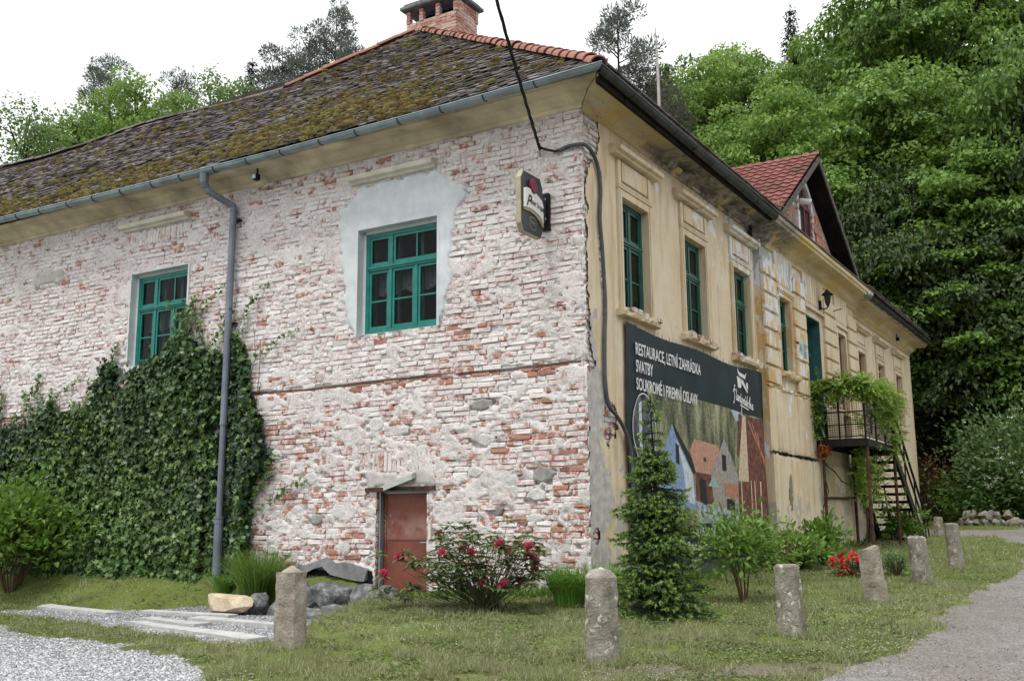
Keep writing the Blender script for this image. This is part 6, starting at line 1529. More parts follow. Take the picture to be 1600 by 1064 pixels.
TREES = [(-29.4,54.6,16.1,'birch',4.5), (-26.6,53.8,17.5,'birch',3.6), (-25.2,52.2,18.6,'birch',2.2), (-25.9,58.5,17.0,'birch',4.0), (-26.6,64.7,19.4,'pine',3.0), (-25.8,60.8,17.7,'lime',4.2), (-22.1,57.9,18.3,'lime',4.0), (-23.4,68.1,18.7,'pine',2.6), (-22.1,62.2,17.6,'birch',3.2), (-19.4,63.1,18.5,'birch',3.6), (-18.0,67.7,20.5,'spruce',2.6), (-17.1,59.6,18.9,'birch',3.6), (-15.1,64.2,19.9,'pine',3.2), (-13.8,66.6,22.4,'pine',3.6), (-12.4,68.9,22.4,'pine',2.6), (-10.4,65.2,20.5,'pine',2.4),
 (4.5,61.8,21.5,'pine',3.2), (6.7,59.6,24.1,'pine',3.4), (7.7,57.5,21.2,'pinegrey',3.4), (6.4,51.6,18.5,'pinegrey',3.2), (7.8,49.4,18.3,'pinegrey',2.6), (10.8,63.1,22.2,'maple',3.4), (11.8,58.8,21.0,'lime',4.2), (14.7,64.3,21.8,'lime',4.4), (15.5,60.0,22.5,'maple',4.2), (17.4,59.5,23.9,'spruce',2.6), (16.0,55.8,21.2,'lime',3.6), (20.2,62.8,23.2,'maple',4.0), (19.4,56.8,23.2,'lime',4.2), (9.4,49.1,17.6,'maple',4.2), (11.3,48.7,18.7,'lime',4.2), (12.6,46.3,18.9,'lime',4.0), (13.3,46.0,17.5,'maple',4.0),
 (19.4,52.5,25.4,'maple',4.6), (20.4,50.0,27.1,'maple',5.0), (23.8,52.9,28.1,'lime',5.0), (24.8,50.2,26.7,'maple',5.0), (28.5,52.8,26.1,'maple',5.5), (28.6,48.1,26.5,'maple',5.5), (32.6,50.4,25.9,'maple',5.5), (15.9,45.8,19.9,'lime',4.2), (16.8,44.8,20.2,'maple',4.4), (18.7,45.0,19.2,'lime',4.6), (21.2,44.1,19.8,'maple',4.6), (21.8,42.0,19.,'darkmaple',4.8), (24.5,42.3,20.1,'darkmaple',4.8), (11.5,44.7,14.2,'maple',3.5), (14.2,43.2,14.6,'maple',3.8), (16.0,42.2,14.6,'darkmaple',4.2), (17.4,43.0,12.6,'darkmaple',4.2), (18.4,41.5,14.6,'maple',4.4), (20.2,41.0,13.,'darkmaple',4.4), (22.4,40.0,13.6,'darkmaple',4.6), (20.6,43.0,10.2,'darkmaple',4.0), (25.5,40.2,10.,'darkmaple',3.6), (23.0,43.2,8,'darkmaple',3.6), (27.0,44.0,12,'darkmaple',4.5), (29,41,13,'darkmaple',4.5)]
TL = {'birch': ('birch_tree', 'pale green loose-crowned tree on the hillside', 'birch', 'birch'), 'pine': ('pine_tree', 'blue-green pine with clumped needles on the hillside', 'pine', 'pine'), 'pinegrey': ('pine_tree', 'greyish thinning pine on the hillside', 'pine', 'pinegrey'),
      'lime': ('broadleaf_tree', 'light green broadleaf tree in the wooded slope', 'lime', 'lime'), 'maple': ('broadleaf_tree', 'mid green broadleaf tree in the wooded slope', 'maple', 'maple'), 'darkmaple': ('broadleaf_tree', 'deep green broadleaf tree with low hanging sprays at the wood edge', 'low', 'maple'), 'spruce': ('spruce_tree', 'narrow dark spruce spire among the hillside trees', 'spruce', 'needle')}
# what sets each tree apart: where it stands against the house and its neighbours
def where(x, y):
    a = x/y
    if a < -.50: return 'at the far left edge of the photo'
    if a < -.44: return 'above the far left end of the mossy roof'
    if a < -.36: return 'over the left part of the mossy roof'
    if a < -.27: return 'over the middle of the wing roof'
    if a < -.13: return 'just left of the red ridge tiles and chimney'
    if a < .115: return 'directly behind the front corner gutter'
    if a < .155: return 'beside the bleached pole above the front gutter'
    if a < .215: return 'above the front gutter left of the red gable roof'
    if a < .29: return 'directly above the red tiled gable'
    if a < .36: return 'right behind the dark verge of the gable'
    if a < .42: return 'beyond the far end of the ochre front'
    if a < .48: return 'above the grass between far wall and right edge'
    return 'along the right edge of the photo'
cnt_ = {}
lst = sorted(enumerate(TREES), key=lambda t: (TL[t[1][3]][1], where(t[1][0], t[1][1]), t[1][1]))
keyc = {}
for i, t in lst: keyc.setdefault((TL[t[3]][1], where(t[0], t[1])), []).append(i)
for i, (x, y, h, kind, r) in enumerate(TREES):
    if x < 0: h *= 1.07
    nm, lb, mk, mt = TL[kind]; ms = TM[mk]; me, tm = ms[i % len(ms)]; H0 = 10. if mk == 'low' else 20.; R0 = {'low': 4.2, 'birch': 3.8, 'pine': 3., 'spruce': 2.6}.get(mk, 4.5)
    grp = keyc[(lb, where(x, y))]; rank = grp.index(i)
    suffix = where(x, y)
    if len(grp) > 1:
        words = ['nearest', 'second nearest', 'third nearest', 'fourth nearest', 'fifth nearest', 'sixth nearest', 'seventh nearest', 'eighth nearest', 'farthest']; lb2 = words[min(rank, 8)]+' '+lb.split(' in the')[0].split(' on the')[0].split(' among')[0].split(' with')[0].split(' at the')[0]+', '+suffix
    else: lb2 = lb.split(' with')[0].split(' in the')[0].split(' among')[0]+', '+suffix
    t = thing(nm, lb2, 'tree', (x, y, float(terrain(x, y))), group='trees on the wooded slope')
    t.matrix_world = t.matrix_world @ Matrix.Rotation(i*2.1, 4, 'Z') @ Matrix.Diagonal((r/R0*(.9 if x > 8 else 1), r/R0*(.9 if x > 8 else 1), h/H0*(1+.05*math.sin(i*2.3)), 1))
    for nm2, m_, mat in (('crown', me, M[mt if not (mk == 'low' and i % 3 == 0) else 'darkleaf']), ('trunk', tm, M['bark'])):
        if len(m_.materials) == 0: m_.materials.append(mat)
        o = bpy.data.objects.new(nm2, m_); COL.objects.link(o); o.parent = t; o.material_slots[0].link = 'OBJECT'; o.material_slots[0].material = mat
# ---------------------------------------------------------------- bushes
def stems_mb(base_n, r, h, n=14, rad=.014, spread=.8, seed=1):
    g = random.Random(seed); mb = MB(); ends = []
    for i in range(n):
        th = g.random()*6.283; q = spread*r*(.35+.65*g.random()); top = Vector((math.cos(th)*q, math.sin(th)*q, h*(.55+.4*g.random())))
        b = Vector((math.cos(th)*.08*r, math.sin(th)*.08*r, -.03)); m1 = b.lerp(top, .45)+Vector((g.gauss(0, .03), g.gauss(0, .03), .06*h)); mb.tube([b, m1, top], [rad, rad*.7, rad*.3], 5, cap=False); ends.append((m1, top))
        for k in range(3):
            e = m1.lerp(top, g.random())+Vector((g.gauss(0, .16*r+.03), g.gauss(0, .16*r+.03), .15*h*g.random())); mb.tube([m1.lerp(top, .3), e], [rad*.5, rad*.2], 4, cap=False); ends.append((m1, e))
    return mb, ends
def bush(name, label, cat, loc, r, h, nl, L, W, mat, tpl='maple', zlo=.25, seed=1, up=.3, stem=True, squash=1., clump=26, kind=None, group=None, nst=14):
    g = np.random.default_rng(seed); t = thing(name, label, cat, loc, group=group, kind=kind)
    nc = max(4, nl//clump); d = unit(g.normal(size=(nc, 3))*np.array([1, 1, .9])); q = g.random((nc, 1))**.45
    lob = 1+.22*np.sin(np.arctan2(d[:, 1:2], d[:, 0:1])*3+seed)+.15*g.normal(size=(nc, 1))
    C_ = np.stack([d[:, 0]*r*q[:, 0]*lob[:, 0], d[:, 1]*r*q[:, 0]*lob[:, 0], h*(zlo+(1-zlo)*(.5+.5*d[:, 2]*q[:, 0]*lob[:, 0]))], 1)
    cs = .11*(r+h)/1.6*squash; P = np.repeat(C_, clump, 0)+g.normal(0, cs, (nc*clump, 3))*np.array([1, 1, .8]); n = len(P)
    D = g.normal(0, .6, (n, 3))+unit(P-np.array([0, 0, h*.4]))*.9+np.array([0, 0, up]); N = g.normal(0, .5, (n, 3))+np.array([0, 0, 1.])
    rr = np.clip(np.repeat(g.random(nc), clump)*.5+g.random(n)*.5, 0, 1)
    P[:, 2] = np.maximum(P[:, 2], .03)
    V, F, r2 = leaves(P, D, N, L*(.6+.7*g.random(n)), W*(.6+.7*g.random(n)), tpl, rr)
    link('foliage', npmesh('foliage', V+ORG[t.name]*0, F, rnd=r2), mat, t)
    if stem: mb, _e = stems_mb(0, r, h, seed=seed, n=nst); mb.v = [tuple(np.array(v)+ORG[t.name]) for v in mb.v]; mb.build('stems', M['stem'], t)
    return t
def G_(x, y, dz=0): return (x, y, float(terrain(x, y))+dz)
bush('leafy_shrub', 'bright green rounded shrub with bare stems on the left lawn before the ivy', 'shrub', G_(-9.35, 19.7), 1.15, 1.80, 4200, .125, .07, M['shrub'], zlo=.30, seed=3, nst=22)
bush('leafy_shrub', 'loose shrub with pointed leaves in front of the banner text', 'shrub', G_(3.05, 14.04), .62, 1.22, 1150, .115, .05, M['shrub'], 'long', zlo=.30, seed=5, squash=1.0, clump=16, up=-.25, nst=7)
bush('leafy_shrub', 'thin pale twiggy shrub between banner and bay wall', 'shrub', G_(4.35, 16.6), .38, .85, 260, .09, .035, M['lime'], 'long', zlo=.3, seed=6, squash=1.6, clump=8)
bush('leafy_shrub', 'dense mid green shrub below the balcony posts', 'shrub', G_(5.2, 19.3), .60, .62, 1700, .12, .06, M['maple'], zlo=.1, seed=7)
bush('leafy_shrub', 'upright green plant behind the red azalea by the rusty posts', 'shrub', G_(5.9, 20.2), .40, .85, 800, .12, .06, M['shrub'], zlo=.1, seed=8)
bush('variegated_shrub', 'small pale variegated shrub right of the red azalea', 'shrub', G_(6.5, 17.95), .30, .38, 600, .07, .03, M['elder'], 'long', zlo=.05, seed=9, clump=12)
bush('climber_foot', 'dark leafy climber spilling over the lower treads of the iron stair', 'climber', tuple(H(1.0, 16.0, 1.25)), .55, .75, 1100, .10, .06, M['maple'], zlo=.0, seed=10, stem=False)
bush('elder_bush', 'big grey-green elder bush at the right edge beyond the road', 'bush', G_(19.2, 36.8), 2.9, 4.3, 20000, .17, .085, M['elder'], zlo=.02, seed=11, clump=40)
bush('elder_bush', 'low bright green bush behind the low stone wall', 'bush', G_(17.6, 38.2), 1.6, 1.7, 6000, .17, .09, M['shrub'], zlo=.0, seed=12, clump=30)
bush('bronze_shrub', 'brown-red leaved shrub in the deep shade behind the low wall', 'shrub', G_(16.0, 40.0), 1.3, 2.2, 1800, .16, .09, M['bronze'], zlo=.1, seed=13, squash=1.4, clump=14)
# elder flower heads
g = np.random.default_rng(5); t = [o for o in bpy.data.objects if o.name.startswith('elder_bush')][0]
n = 60; d = unit(g.normal(size=(n, 3))+np.array([-.4, -.8, .4])); C_ = d*np.array([2.9, 2.9, 2.1])*.98+np.array([0, 0, 2.2]); P = np.repeat(C_, 16, 0)+g.normal(0, .07, (n*16, 3))*np.array([1, 1, .3]); D = rdir(n*16); N = rdir(n*16)*.3+np.array([0, 0, 1])
V, F, rr = leaves(P, D, N, .06, .05, 'rhomb'); mesh_obj('flower_heads', V, F, rr, M['whitefl'], t)
# azalea
az = bush('red_azalea', 'low azalea covered in bright red flowers on the lawn', 'azalea', G_(5.78, 18.0), .40, .34, 700, .06, .03, M['rhodo'], 'long', zlo=.0, seed=14, clump=12)
g = np.random.default_rng(15); n = 95; d = unit(g.normal(size=(n, 3))+np.array([0, -.3, .5])); C_ = d*np.array([.42, .4, .19])+np.array([0, 0, .19]); P = np.repeat(C_, 7, 0); th = np.tile(np.arange(7)*.9, n); D = np.stack([np.cos(th), np.sin(th), .35+0*th], 1)+g.normal(0, .25, (n*7, 3)); N = np.repeat(d, 7, 0)
V, F, rr = leaves(P, D, N, .050, .04, 'maple'); mesh_obj('blossoms', V, F, rr, M['redfl'], az, kind='stuff')
# rhododendron: whorls of long leaves at branch tips, with pink trusses
rt = thing('rhododendron', 'open rhododendron with crimson-pink flowers on the lawn before the brown cellar door', 'rhododendron', G_(-.35, 13.36))
g = random.Random(21); gn = np.random.default_rng(21); o_ = Vector(ORG[rt.name]); mb = MB(); tips = []
for i in range(150):
    if i < 126: th = g.random()*6.283; q = .78*math.sqrt(g.random()); top = Vector((math.cos(th)*q, math.sin(th)*q*.8, .28+.95*g.random()*(1-.45*(q/.78)**2)))
    else: top = Vector((-1.55+1.0*g.random(), .25+.4*g.random(), .12+.62*g.random()))
    b = Vector((g.gauss(0, .08), g.gauss(0, .06), 0)); m1 = b.lerp(top, .5)+Vector((g.gauss(0, .04), g.gauss(0, .04), -.02+.1*(i < 78))); mb.tube([b+o_, m1+o_, top+o_], [.008, .006, .003], 4, cap=False); tips.append((top, (top-m1).normalized()))
mb.build('stems', simple('greenish_twig', (.10, .11, .06), .9, .1, .2, 9), rt)
P, D, N, LL = [], [], [], []
for (tp, dr) in tips:
    for lay in (0, 1):
        m = 7 if lay == 0 else 5; ph = g.random()*6
        for j in range(m):
            th = ph+j*6.283/m; a = Vector((math.cos(th), math.sin(th), (-.25 if lay == 0 else .35)+g.gauss(0, .15))); P.append(tp+dr*(.02*lay)); D.append(a.normalized()); N.append(Vector((-math.cos(th)*.3, -math.sin(th)*.3, 1))); LL.append((.145 if lay == 0 else .105)*g.uniform(.8, 1.2))
V, F, rr = leaves(np.array(P), np.array(D), np.array(N), np.array(LL), np.array(LL)*.36, 'long'); mesh_obj('foliage', V, F, rr, M['rhodo'], rt, kind=None)
for (tp, dr) in [t for i, t in enumerate(tips) if (i % 9 == 0 and t[0].z > .3)]:
    n = 26; d = unit(gn.normal(size=(n, 3))+np.array([0, 0, .8])); P = np.array(tp)+np.array([0, 0, .03])+d*.018; V, F, rr = leaves(P, d+gn.normal(0, .3, (n, 3)), gn.normal(size=(n, 3)), .062, .048, 'maple'); mesh_obj('blossom', V, F, rr, M['pink'], rt)
# young spruce
st = thing('young_spruce', 'young spruce with bright fresh tips on the lawn before the banner', 'spruce', G_(1.74, 12.72)); HS = 2.64; o_ = np.array(ORG[st.name])
g = np.random.default_rng(31); P, D, TIP = [], [], []; mb = MB(); mb.tube([tuple(o_+np.array([0, 0, -.05])), tuple(o_+np.array([.0, 0, HS*.5])), tuple(o_+np.array([-.04, 0, HS]))], [.035, .022, .006], 6)
z = .05; k = 0
while z < HS-.03:
    f = z/HS; R_ = float(np.interp(f, [0, .08, .16, .25, .35, .52, .62, .70, .76, .9, 1], [.46, .56, .45, .40, .44, .38, .28, .16, .11, .08, .02])); m = 9 if f < .7 else 5
    if f > .78: m = 4
    for j in range(m):
        th = j*6.283/m+k*2.4+g.normal(0, .3); dr = np.array([math.cos(th), math.sin(th), 0]); rr_ = R_*g.uniform(.62, 1.22)*(1.15 if (f < .18 and math.cos(th) > .3) else 1)
        rise = g.normal(-.25, .12) if f < .6 else g.normal(.15, .1); base0 = np.array([-.04*f, 0, z+g.normal(0, .02)]); sd_ = np.array([-dr[1], dr[0], 0]); ns = max(2, int(rr_/.048))
        pt = lambda q: base0+dr*rr_*q+np.array([0, 0, rise*rr_*q+.10*rr_*q*q]); mb.tube([tuple(o_+pt(0)), tuple(o_+pt(.5)), tuple(o_+pt(1))], [.008, .005, .003], 3, cap=False)
        for s_i in range(ns+1):
            q = (s_i+.5)/(ns+.5)
            for sg_ in (-1, 1, 0):
                if sg_ == 0 and s_i < ns: continue
                if f > .8 and sg_ and g.random() < .5: continue
                L = (.15*(1-q)*rr_/.45+.07)*g.uniform(.7, 1.3) if sg_ else .085; d2 = unit(dr*.75+sd_*sg_*.95+np.array([0, 0, g.normal(-.28, .22)])); P.append(pt(q)); D.append(d2*L); TIP.append(.15+.85*q**1.5)
    z += (.066 if f < .74 else .12)+g.normal(0, .008); k += 1
for q in np.linspace(.74, .99, 22): P.append(np.array([-.04*q, 0, HS*q])); D.append(np.array([0, 0, .07])); TIP.append(.5)
P, D, TIP = np.array(P), np.array(D), np.array(TIP); n = len(P); NN = 16
u_ = np.tile(np.linspace(.05, 1, NN), n); PB_ = np.repeat(P, NN, 0)+np.repeat(D, NN, 0)*u_[:, None]; ax = unit(np.repeat(D, NN, 0)); th = g.random(n*NN)*6.283; e1 = unit(np.cross(ax, np.array([0.03, .02, 1.]))); e2_ = np.cross(ax, e1)
rad_ = e1*np.cos(th)[:, None]+e2_*np.sin(th)[:, None]; ND = ax*.9+rad_; isnew = (u_ > .50) & np.repeat(g.random(n) < TIP, NN) 
for nm2, msk, L, W, mt in (('needles', ~isnew, .036, .010, 'needle'), ('fresh_tips', isnew, .043, .016, 'newtip')):
    V, F, rr = leaves(PB_[msk], ND[msk], g.normal(size=(msk.sum(), 3)), L, W, 'needle'); mesh_obj(nm2, V, F, rr, M[mt], st, kind=None)
mb.build('trunk', M['bark'], st)
# long grass clumps
def clump(label, loc, r, h, n, mat, seed, lean=.35):
    g = np.random.default_rng(seed); K = 5; th = g.random(n)*6.283; q = np.sqrt(g.random(n))*r; bx, by = np.cos(th)*q, np.sin(th)*q; hh = h*(.6+.5*g.random(n)); dx, dy = np.cos(th)*lean+g.normal(0, .22, n), np.sin(th)*lean+g.normal(0, .22, n); V = np.zeros((n, K*2, 3)); w0 = .006+.005*g.random(n)
    for k in range(K):
        f = k/(K-1); c = np.stack([bx+dx*hh*f**2*1.1, by+dy*hh*f**2*1.1, hh*(f-.28*f**3*(1+np.abs(dx)+np.abs(dy)))], 1); ww = w0*(1-f*.9); px_ = np.stack([-np.sin(th+1.), np.cos(th+1.), 0*th], 1)*ww[:, None]; V[:, 2*k] = c-px_; V[:, 2*k+1] = c+px_
    Fq = np.array([(2*k, 2*k+1, 2*k+3, 2*k+2) for k in range(K-1)]); F = (Fq[None]+np.arange(n)[:, None, None]*K*2).reshape(-1, 4)
    return mesh_obj('grass_clump', V.reshape(-1, 3), F, np.repeat(g.random(n), K-1), mat, None, loc, label=label, cat='ornamental grass')
clump('bright green clump of long arching grass at the foot of the brick corner', G_(.93, 13.9, -.02), .40, .78, 1700, M['reed'], 41)
h1 = H(-5.75, -.45, 0); clump('dark thin clump of long grass right of the downpipe foot', G_(h1.x, h1.y, -.02), .30, 1.35, 900, M['maple'], 42, .26)
h1 = H(-6.6, -.35, 0); clump('small tuft of long grass between downpipe and stones', G_(h1.x, h1.y, -.02), .16, .55, 220, M['reed'], 43, .4)
# ---------------------------------------------------------------- ivy on the left wall
IVT = [(6.02, 3.05), (6.1, 3.6), (6.45, 4.1), (6.62, 4.75), (6.85, 5.18), (7.0, 5.2), (7.15, 4.75), (7.5, 4.85), (7.9, 5.25), (8.2, 5.55), (8.45, 5.1), (8.6, 4.72), (8.95, 5.0), (9.2, 4.7), (9.55, 4.62), (9.85, 4.3), (10.0, 4.75), (10.2, 5.0), (10.5, 4.55), (10.9, 4.0), (11.3, 3.85), (11.75, 4.05), (12.0, 4.45), (12.3, 4.1), (12.7, 3.75), (13.3, 3.95), (14, 3.8), (15.5, 4.0), (17, 4.0)]
def iv_top(u): return np.interp(u, [a for a, b in IVT], [b for a, b in IVT])
def iv_right(z): return np.interp(z, [.5, 1.2, 2.3, 2.9, 3.1, 3.6, 4.1, 4.8, 5.6], [6.55, 6.45, 6.30, 6.05, 6.0, 6.15, 6.45, 6.62, 6.8])
iv = thing('ivy', 'dense dark ivy climbing the left brick wall around the far window and downpipe', 'ivy', TA(9, 0, .7), 'H'); og = ORG[iv.name]
def ivy_layer(n, s0, s1, L, W, mat, nm, seed, edge=0.):
    g = np.random.default_rng(seed); u = g.uniform(5.9, 16.5, n); z = .55+(5.6-.55)*g.random(n); e = (fbm(u*2.2, z*2.2, 1, 4)-.5)*.7; e2 = (fbm(u*7, z*7, 3, 3)-.5)*.35
    k = (z < iv_top(u)-.12+e*1.1+e2*1.5-edge) & (u > iv_right(z)+e*.5+e2*1.2+edge) & (fbm(u*3+7, z*3, 6, 3) > .27) 
    k &= ~((u > 6.93) & (u < 7.06) & (g.random(n) < .93))
    k &= ~((u > 8.3) & (u < 9.8) & (z > 4.72) & ((g.random(n) < .35) if True else True) & (z > 4.72+1.2*np.maximum(0, (9.0-u)*-.9)))
    u, z = u[k], z[k]; n = len(u); bulge = .10+.16*fbm(u*1.6, z*1.6, 2, 4)+.10*sm((2.8-z)/2.2)
    s = s0+(s1-s0)*g.random(n)**.6*bulge/.2; s = np.where((u > 6.62) & (u < 7.12), np.minimum(s, .03+.06*g.random(n)), s)
    s = np.where((u > 6.5) & (u < 7.3), np.minimum(s, .16), s); P = np.stack([-u, -s, z], 1)-og
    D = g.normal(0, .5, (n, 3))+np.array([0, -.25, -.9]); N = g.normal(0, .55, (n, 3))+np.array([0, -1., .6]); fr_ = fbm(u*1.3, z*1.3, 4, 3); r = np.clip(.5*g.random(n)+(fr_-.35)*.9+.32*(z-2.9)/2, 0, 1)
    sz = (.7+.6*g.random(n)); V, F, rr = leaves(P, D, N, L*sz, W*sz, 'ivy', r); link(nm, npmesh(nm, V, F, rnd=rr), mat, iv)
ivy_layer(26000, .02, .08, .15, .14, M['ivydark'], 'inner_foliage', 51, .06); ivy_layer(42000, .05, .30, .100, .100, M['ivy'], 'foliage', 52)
g = random.Random(54); P = []
for i in range(37):
    if i < 32: u = g.uniform(6.6, 14.5); z = float(iv_top(u))-.35; du, dz = g.gauss(0, .25), 1.
    else: z = g.uniform(1.0, 4.6); u = float(iv_right(z))+.15; du, dz = -.8, g.gauss(.5, .3)
    for k in range(g.randrange(8, 22)):
        u += du*.045+g.gauss(0, .012); z += dz*.05; du += g.gauss(0, .22)
        if 4.72 < z and 8.3 < u < 9.8 and g.random() < .6: continue
        for _q in range(3): P.append((-u+g.gauss(0, .03), -.05-g.random()*.07, z+g.gauss(0, .03)))
P = np.array(P)-og; n = len(P); gq = np.random.default_rng(55)
V, F, rr = leaves(P, gq.normal(0, .6, (n, 3))+np.array([0, -.25, -.7]), gq.normal(0, .5, (n, 3))+np.array([0, -1., .5]), .075*(.5+.8*gq.random(n)), .075, 'ivy', .5+.5*gq.random(n)); link('runner_foliage', npmesh('runner_foliage', V, F, rnd=rr), M['ivy'], iv)
mb = MB(); g = random.Random(53)
for i in range(26):
    u = g.uniform(6.4, 13); pts = [TA(u, .04, .5)]; zt = float(iv_top(u))
    for k in range(8): u += g.gauss(0, .12); pts.append(TA(max(u, 6.3), .045, .5+(zt-.6)*(k+1)/8))
    mb.tube(pts, [.014-.0012*k for k in range(9)], 4, cap=False)
mb.build('stems', M['stem'], iv)
# ---------------------------------------------------------------- climber over the balcony
wi = thing('balcony_climber', 'bright light green climber sprawling over the iron balcony rail and down its posts', 'climber', TB(12, 1.3, 4.6), 'H'); og = ORG[wi.name]
g = np.random.default_rng(61); C_ = []
def blob(c, sd_, n): C_.append(np.array(c)+g.normal(size=(n, 3))*np.array(sd_))
def seg(a, b, sd_, n): f = g.random((n, 1)); C_.append(np.array(a)*(1-f)+np.array(b)*f+g.normal(size=(n, 3))*np.array(sd_))
seg((.2, 11.25, 4.72), (1.35, 11.3, 4.78), (.09, .10, .09), 300); seg((.10, 11.2, 4.3), (.25, 11.2, 4.6), (.10, .1, .2), 60); seg((1.35, 11.3, 4.76), (1.38, 14.4, 4.66), (.10, .2, .12), 330)
seg((1.33, 11.9, 4.25), (1.35, 14.2, 4.1), (.06, .3, .33), 100); blob((1.34, 13.5, 4.48), (.09, .4, .18), 100); blob((1.35, 14.0, 3.7), (.07, .15, .28), 45); seg((.35, 11.25, 4.1), (.15, 11.2, 3.7), (.08, .1, .15), 20)
seg((.6, 14.0, 3.35), (.65, 14.3, 2.2), (.16, .2, .15), 120); blob((.9, 13.6, 2.9), (.2, .3, .3), 60); blob((1.0, 12.2, 2.95), (.12, .25, .28), 70); blob((.95, 12.3, 2.35), (.10, .2, .22), 34); seg((.12, 15, 4.4), (.15, 16, 4.3), (.08, .3, .12), 30)
C_ = np.concatenate(C_); nr = len(C_); m = 11; rd = g.normal(0, .7, (nr, 3))+np.array([.25, -.2, -.25]); rd = unit(rd); Lr = .20+.10*g.random(nr)
j = np.tile(np.arange(m), nr); f = (j//2+.8)/6.; side = np.where(j % 2 == 0, 1, -1)*(j < m-1); B_ = unit(np.cross(rd, np.array([0, 0, 1.])+g.normal(0, .2, (nr, 3))))
P = np.repeat(C_, m, 0)+np.repeat(rd, m, 0)*(f*np.repeat(Lr, m))[:, None]-np.array([0, 0, .05])*(f**2)[:, None]; D = np.repeat(rd, m, 0)*.7+np.repeat(B_, m, 0)*side[:, None]+np.array([0, 0, -.15]); N = g.normal(0, .25, (nr*m, 3))+np.array([0, 0, 1.])
V, F, rr = leaves(P-og, D, N, .085, .044, 'long', np.clip(np.repeat(g.random(nr), m)*.7+.3*g.random(nr*m), 0, 1)); link('foliage', npmesh('foliage', V, F, rnd=rr), M['wist'], wi)
mb = MB(); g2 = random.Random(62)
for (a, b) in (((.25, 11.35, 1.0), (.3, 11.3, 4.6)), ((.55, 14.0, 1.0), (.9, 14.2, 4.6)), ((.3, 11.3, 4.6), (1.35, 11.35, 4.7)), ((1.35, 11.35, 4.7), (1.35, 14.3, 4.65)), ((.3, 11.4, 3.1), (.7, 14.0, 2.0)), ((.9, 14, 3.9), (1.3, 12, 4.3)), ((.5, 13.8, 1.0), (1.2, 13.9, 3.6))):
    pts = [Vector(a).lerp(Vector(b), k/8)+Vector((g2.gauss(0, .05), g2.gauss(0, .05), g2.gauss(0, .05))) for k in range(9)]; mb.tube(pts, [.018-.001*k for k in range(9)], 5, cap=False)
mb.build('stems', M['stem'], wi)
# hanging basket with rust-orange leaves at the balcony's wall end
g = np.random.default_rng(63); n = 120; P = g.normal(0, .075, (n, 3)); V, F, rr = leaves(P, rdir(n), rdir(n), .075, .05, 'maple'); mesh_obj('dry_leaf_cluster', V, F, rr, simple('orange_dry_leaf', (.30, .09, .03), .7, .2, .3, 9), None, tuple(H(.38, 11.2, 3.25)), label='cluster of rusty orange dry leaves under the wall end of the balcony', cat='leaf cluster', kind='stuff')
# ================================================================ STONES, BOLLARDS, SLABS
def rock(name, c, size, mat, seed, parent=None, label=None, cat='rock', group=None, rot=0., cut=0.):
    g = np.random.default_rng(seed); bm = bmesh.new(); bmesh.ops.create_icosphere(bm, subdivisions=2, radius=1)
    pl = [(unit(g.normal(size=3)), .42+.28*g.random()) for _ in range(11)]
    for v in bm.verts:
        p = np.array(v.co)
        for nrm, d in pl:
            k = p@nrm-d
            if k > 0: p = p-nrm*k*.93
        p = p+g.normal(0, .018, 3); x, y_, z = p*np.array(size)*.80; v.co = Vector((x*math.cos(rot)-y_*math.sin(rot), x*math.sin(rot)+y_*math.cos(rot), z))
    me = bpy.data.meshes.new(name); bm.to_mesh(me); bm.free()
    return tag(link(name, me, mat, parent, c), label, cat if label else None, group)
gz = lambda x, y: float(terrain(x, y))
rock('pale_boulder', (-4.45, 16.62, gz(-4.45, 16.62)+.13), (.86, .5, .34), M['paleRock'], 1, label='pale sandy boulder at the toe of the grass bank', rot=-.5)
RK = [(-3.98, 16.50, .48, .42, .40, 'dark grey rock between the pale boulder and the first bollard'), (-3.62, 16.35, .40, .34, .34, 'dark rock just left behind the first bollard'), (-2.72, 16.05, .70, .42, .42, 'big flat-topped grey block of the pit edge left of the door'), (-3.12, 16.22, .42, .38, .46, 'narrow grey block right behind the first bollard'), (-2.55, 15.62, .52, .36, .30, 'dark wedge stone at the foot of the pit edge'), (-2.10, 15.45, .62, .44, .30, 'flat grey stone at the mound edge near the cellar door'), (-3.0, 15.92, .32, .26, .22, 'small dark stone below the pit edge blocks'), (-1.88, 15.75, .46, .34, .24, 'half buried flat stone in front of the door jamb')]
for i, (x, y, a, b, c, lb) in enumerate(RK): rock('rock', (x, y, gz(x, y)+c*.26+(.18 if i in (2, 3) else 0)), (a*.82, b*.8, c*.85), M['greyRock'], 10+i, label=lb, rot=-.55+.2*(i % 3), group='rocks along the pit edge')
for i in range(7): x = -3.3+i*.16; y = 16.2-i*.07; rock('rock', (x, y, gz(x, y)+.07), (.22, .22, .16), M['greyRock'], 30+i, label=['leftmost', 'second from left', 'third from left', 'middle', 'third from right', 'second from right', 'rightmost'][i]+' small filler stone under the grey blocks of the pit edge', cat='rock', group='small filler stones of the pit edge')
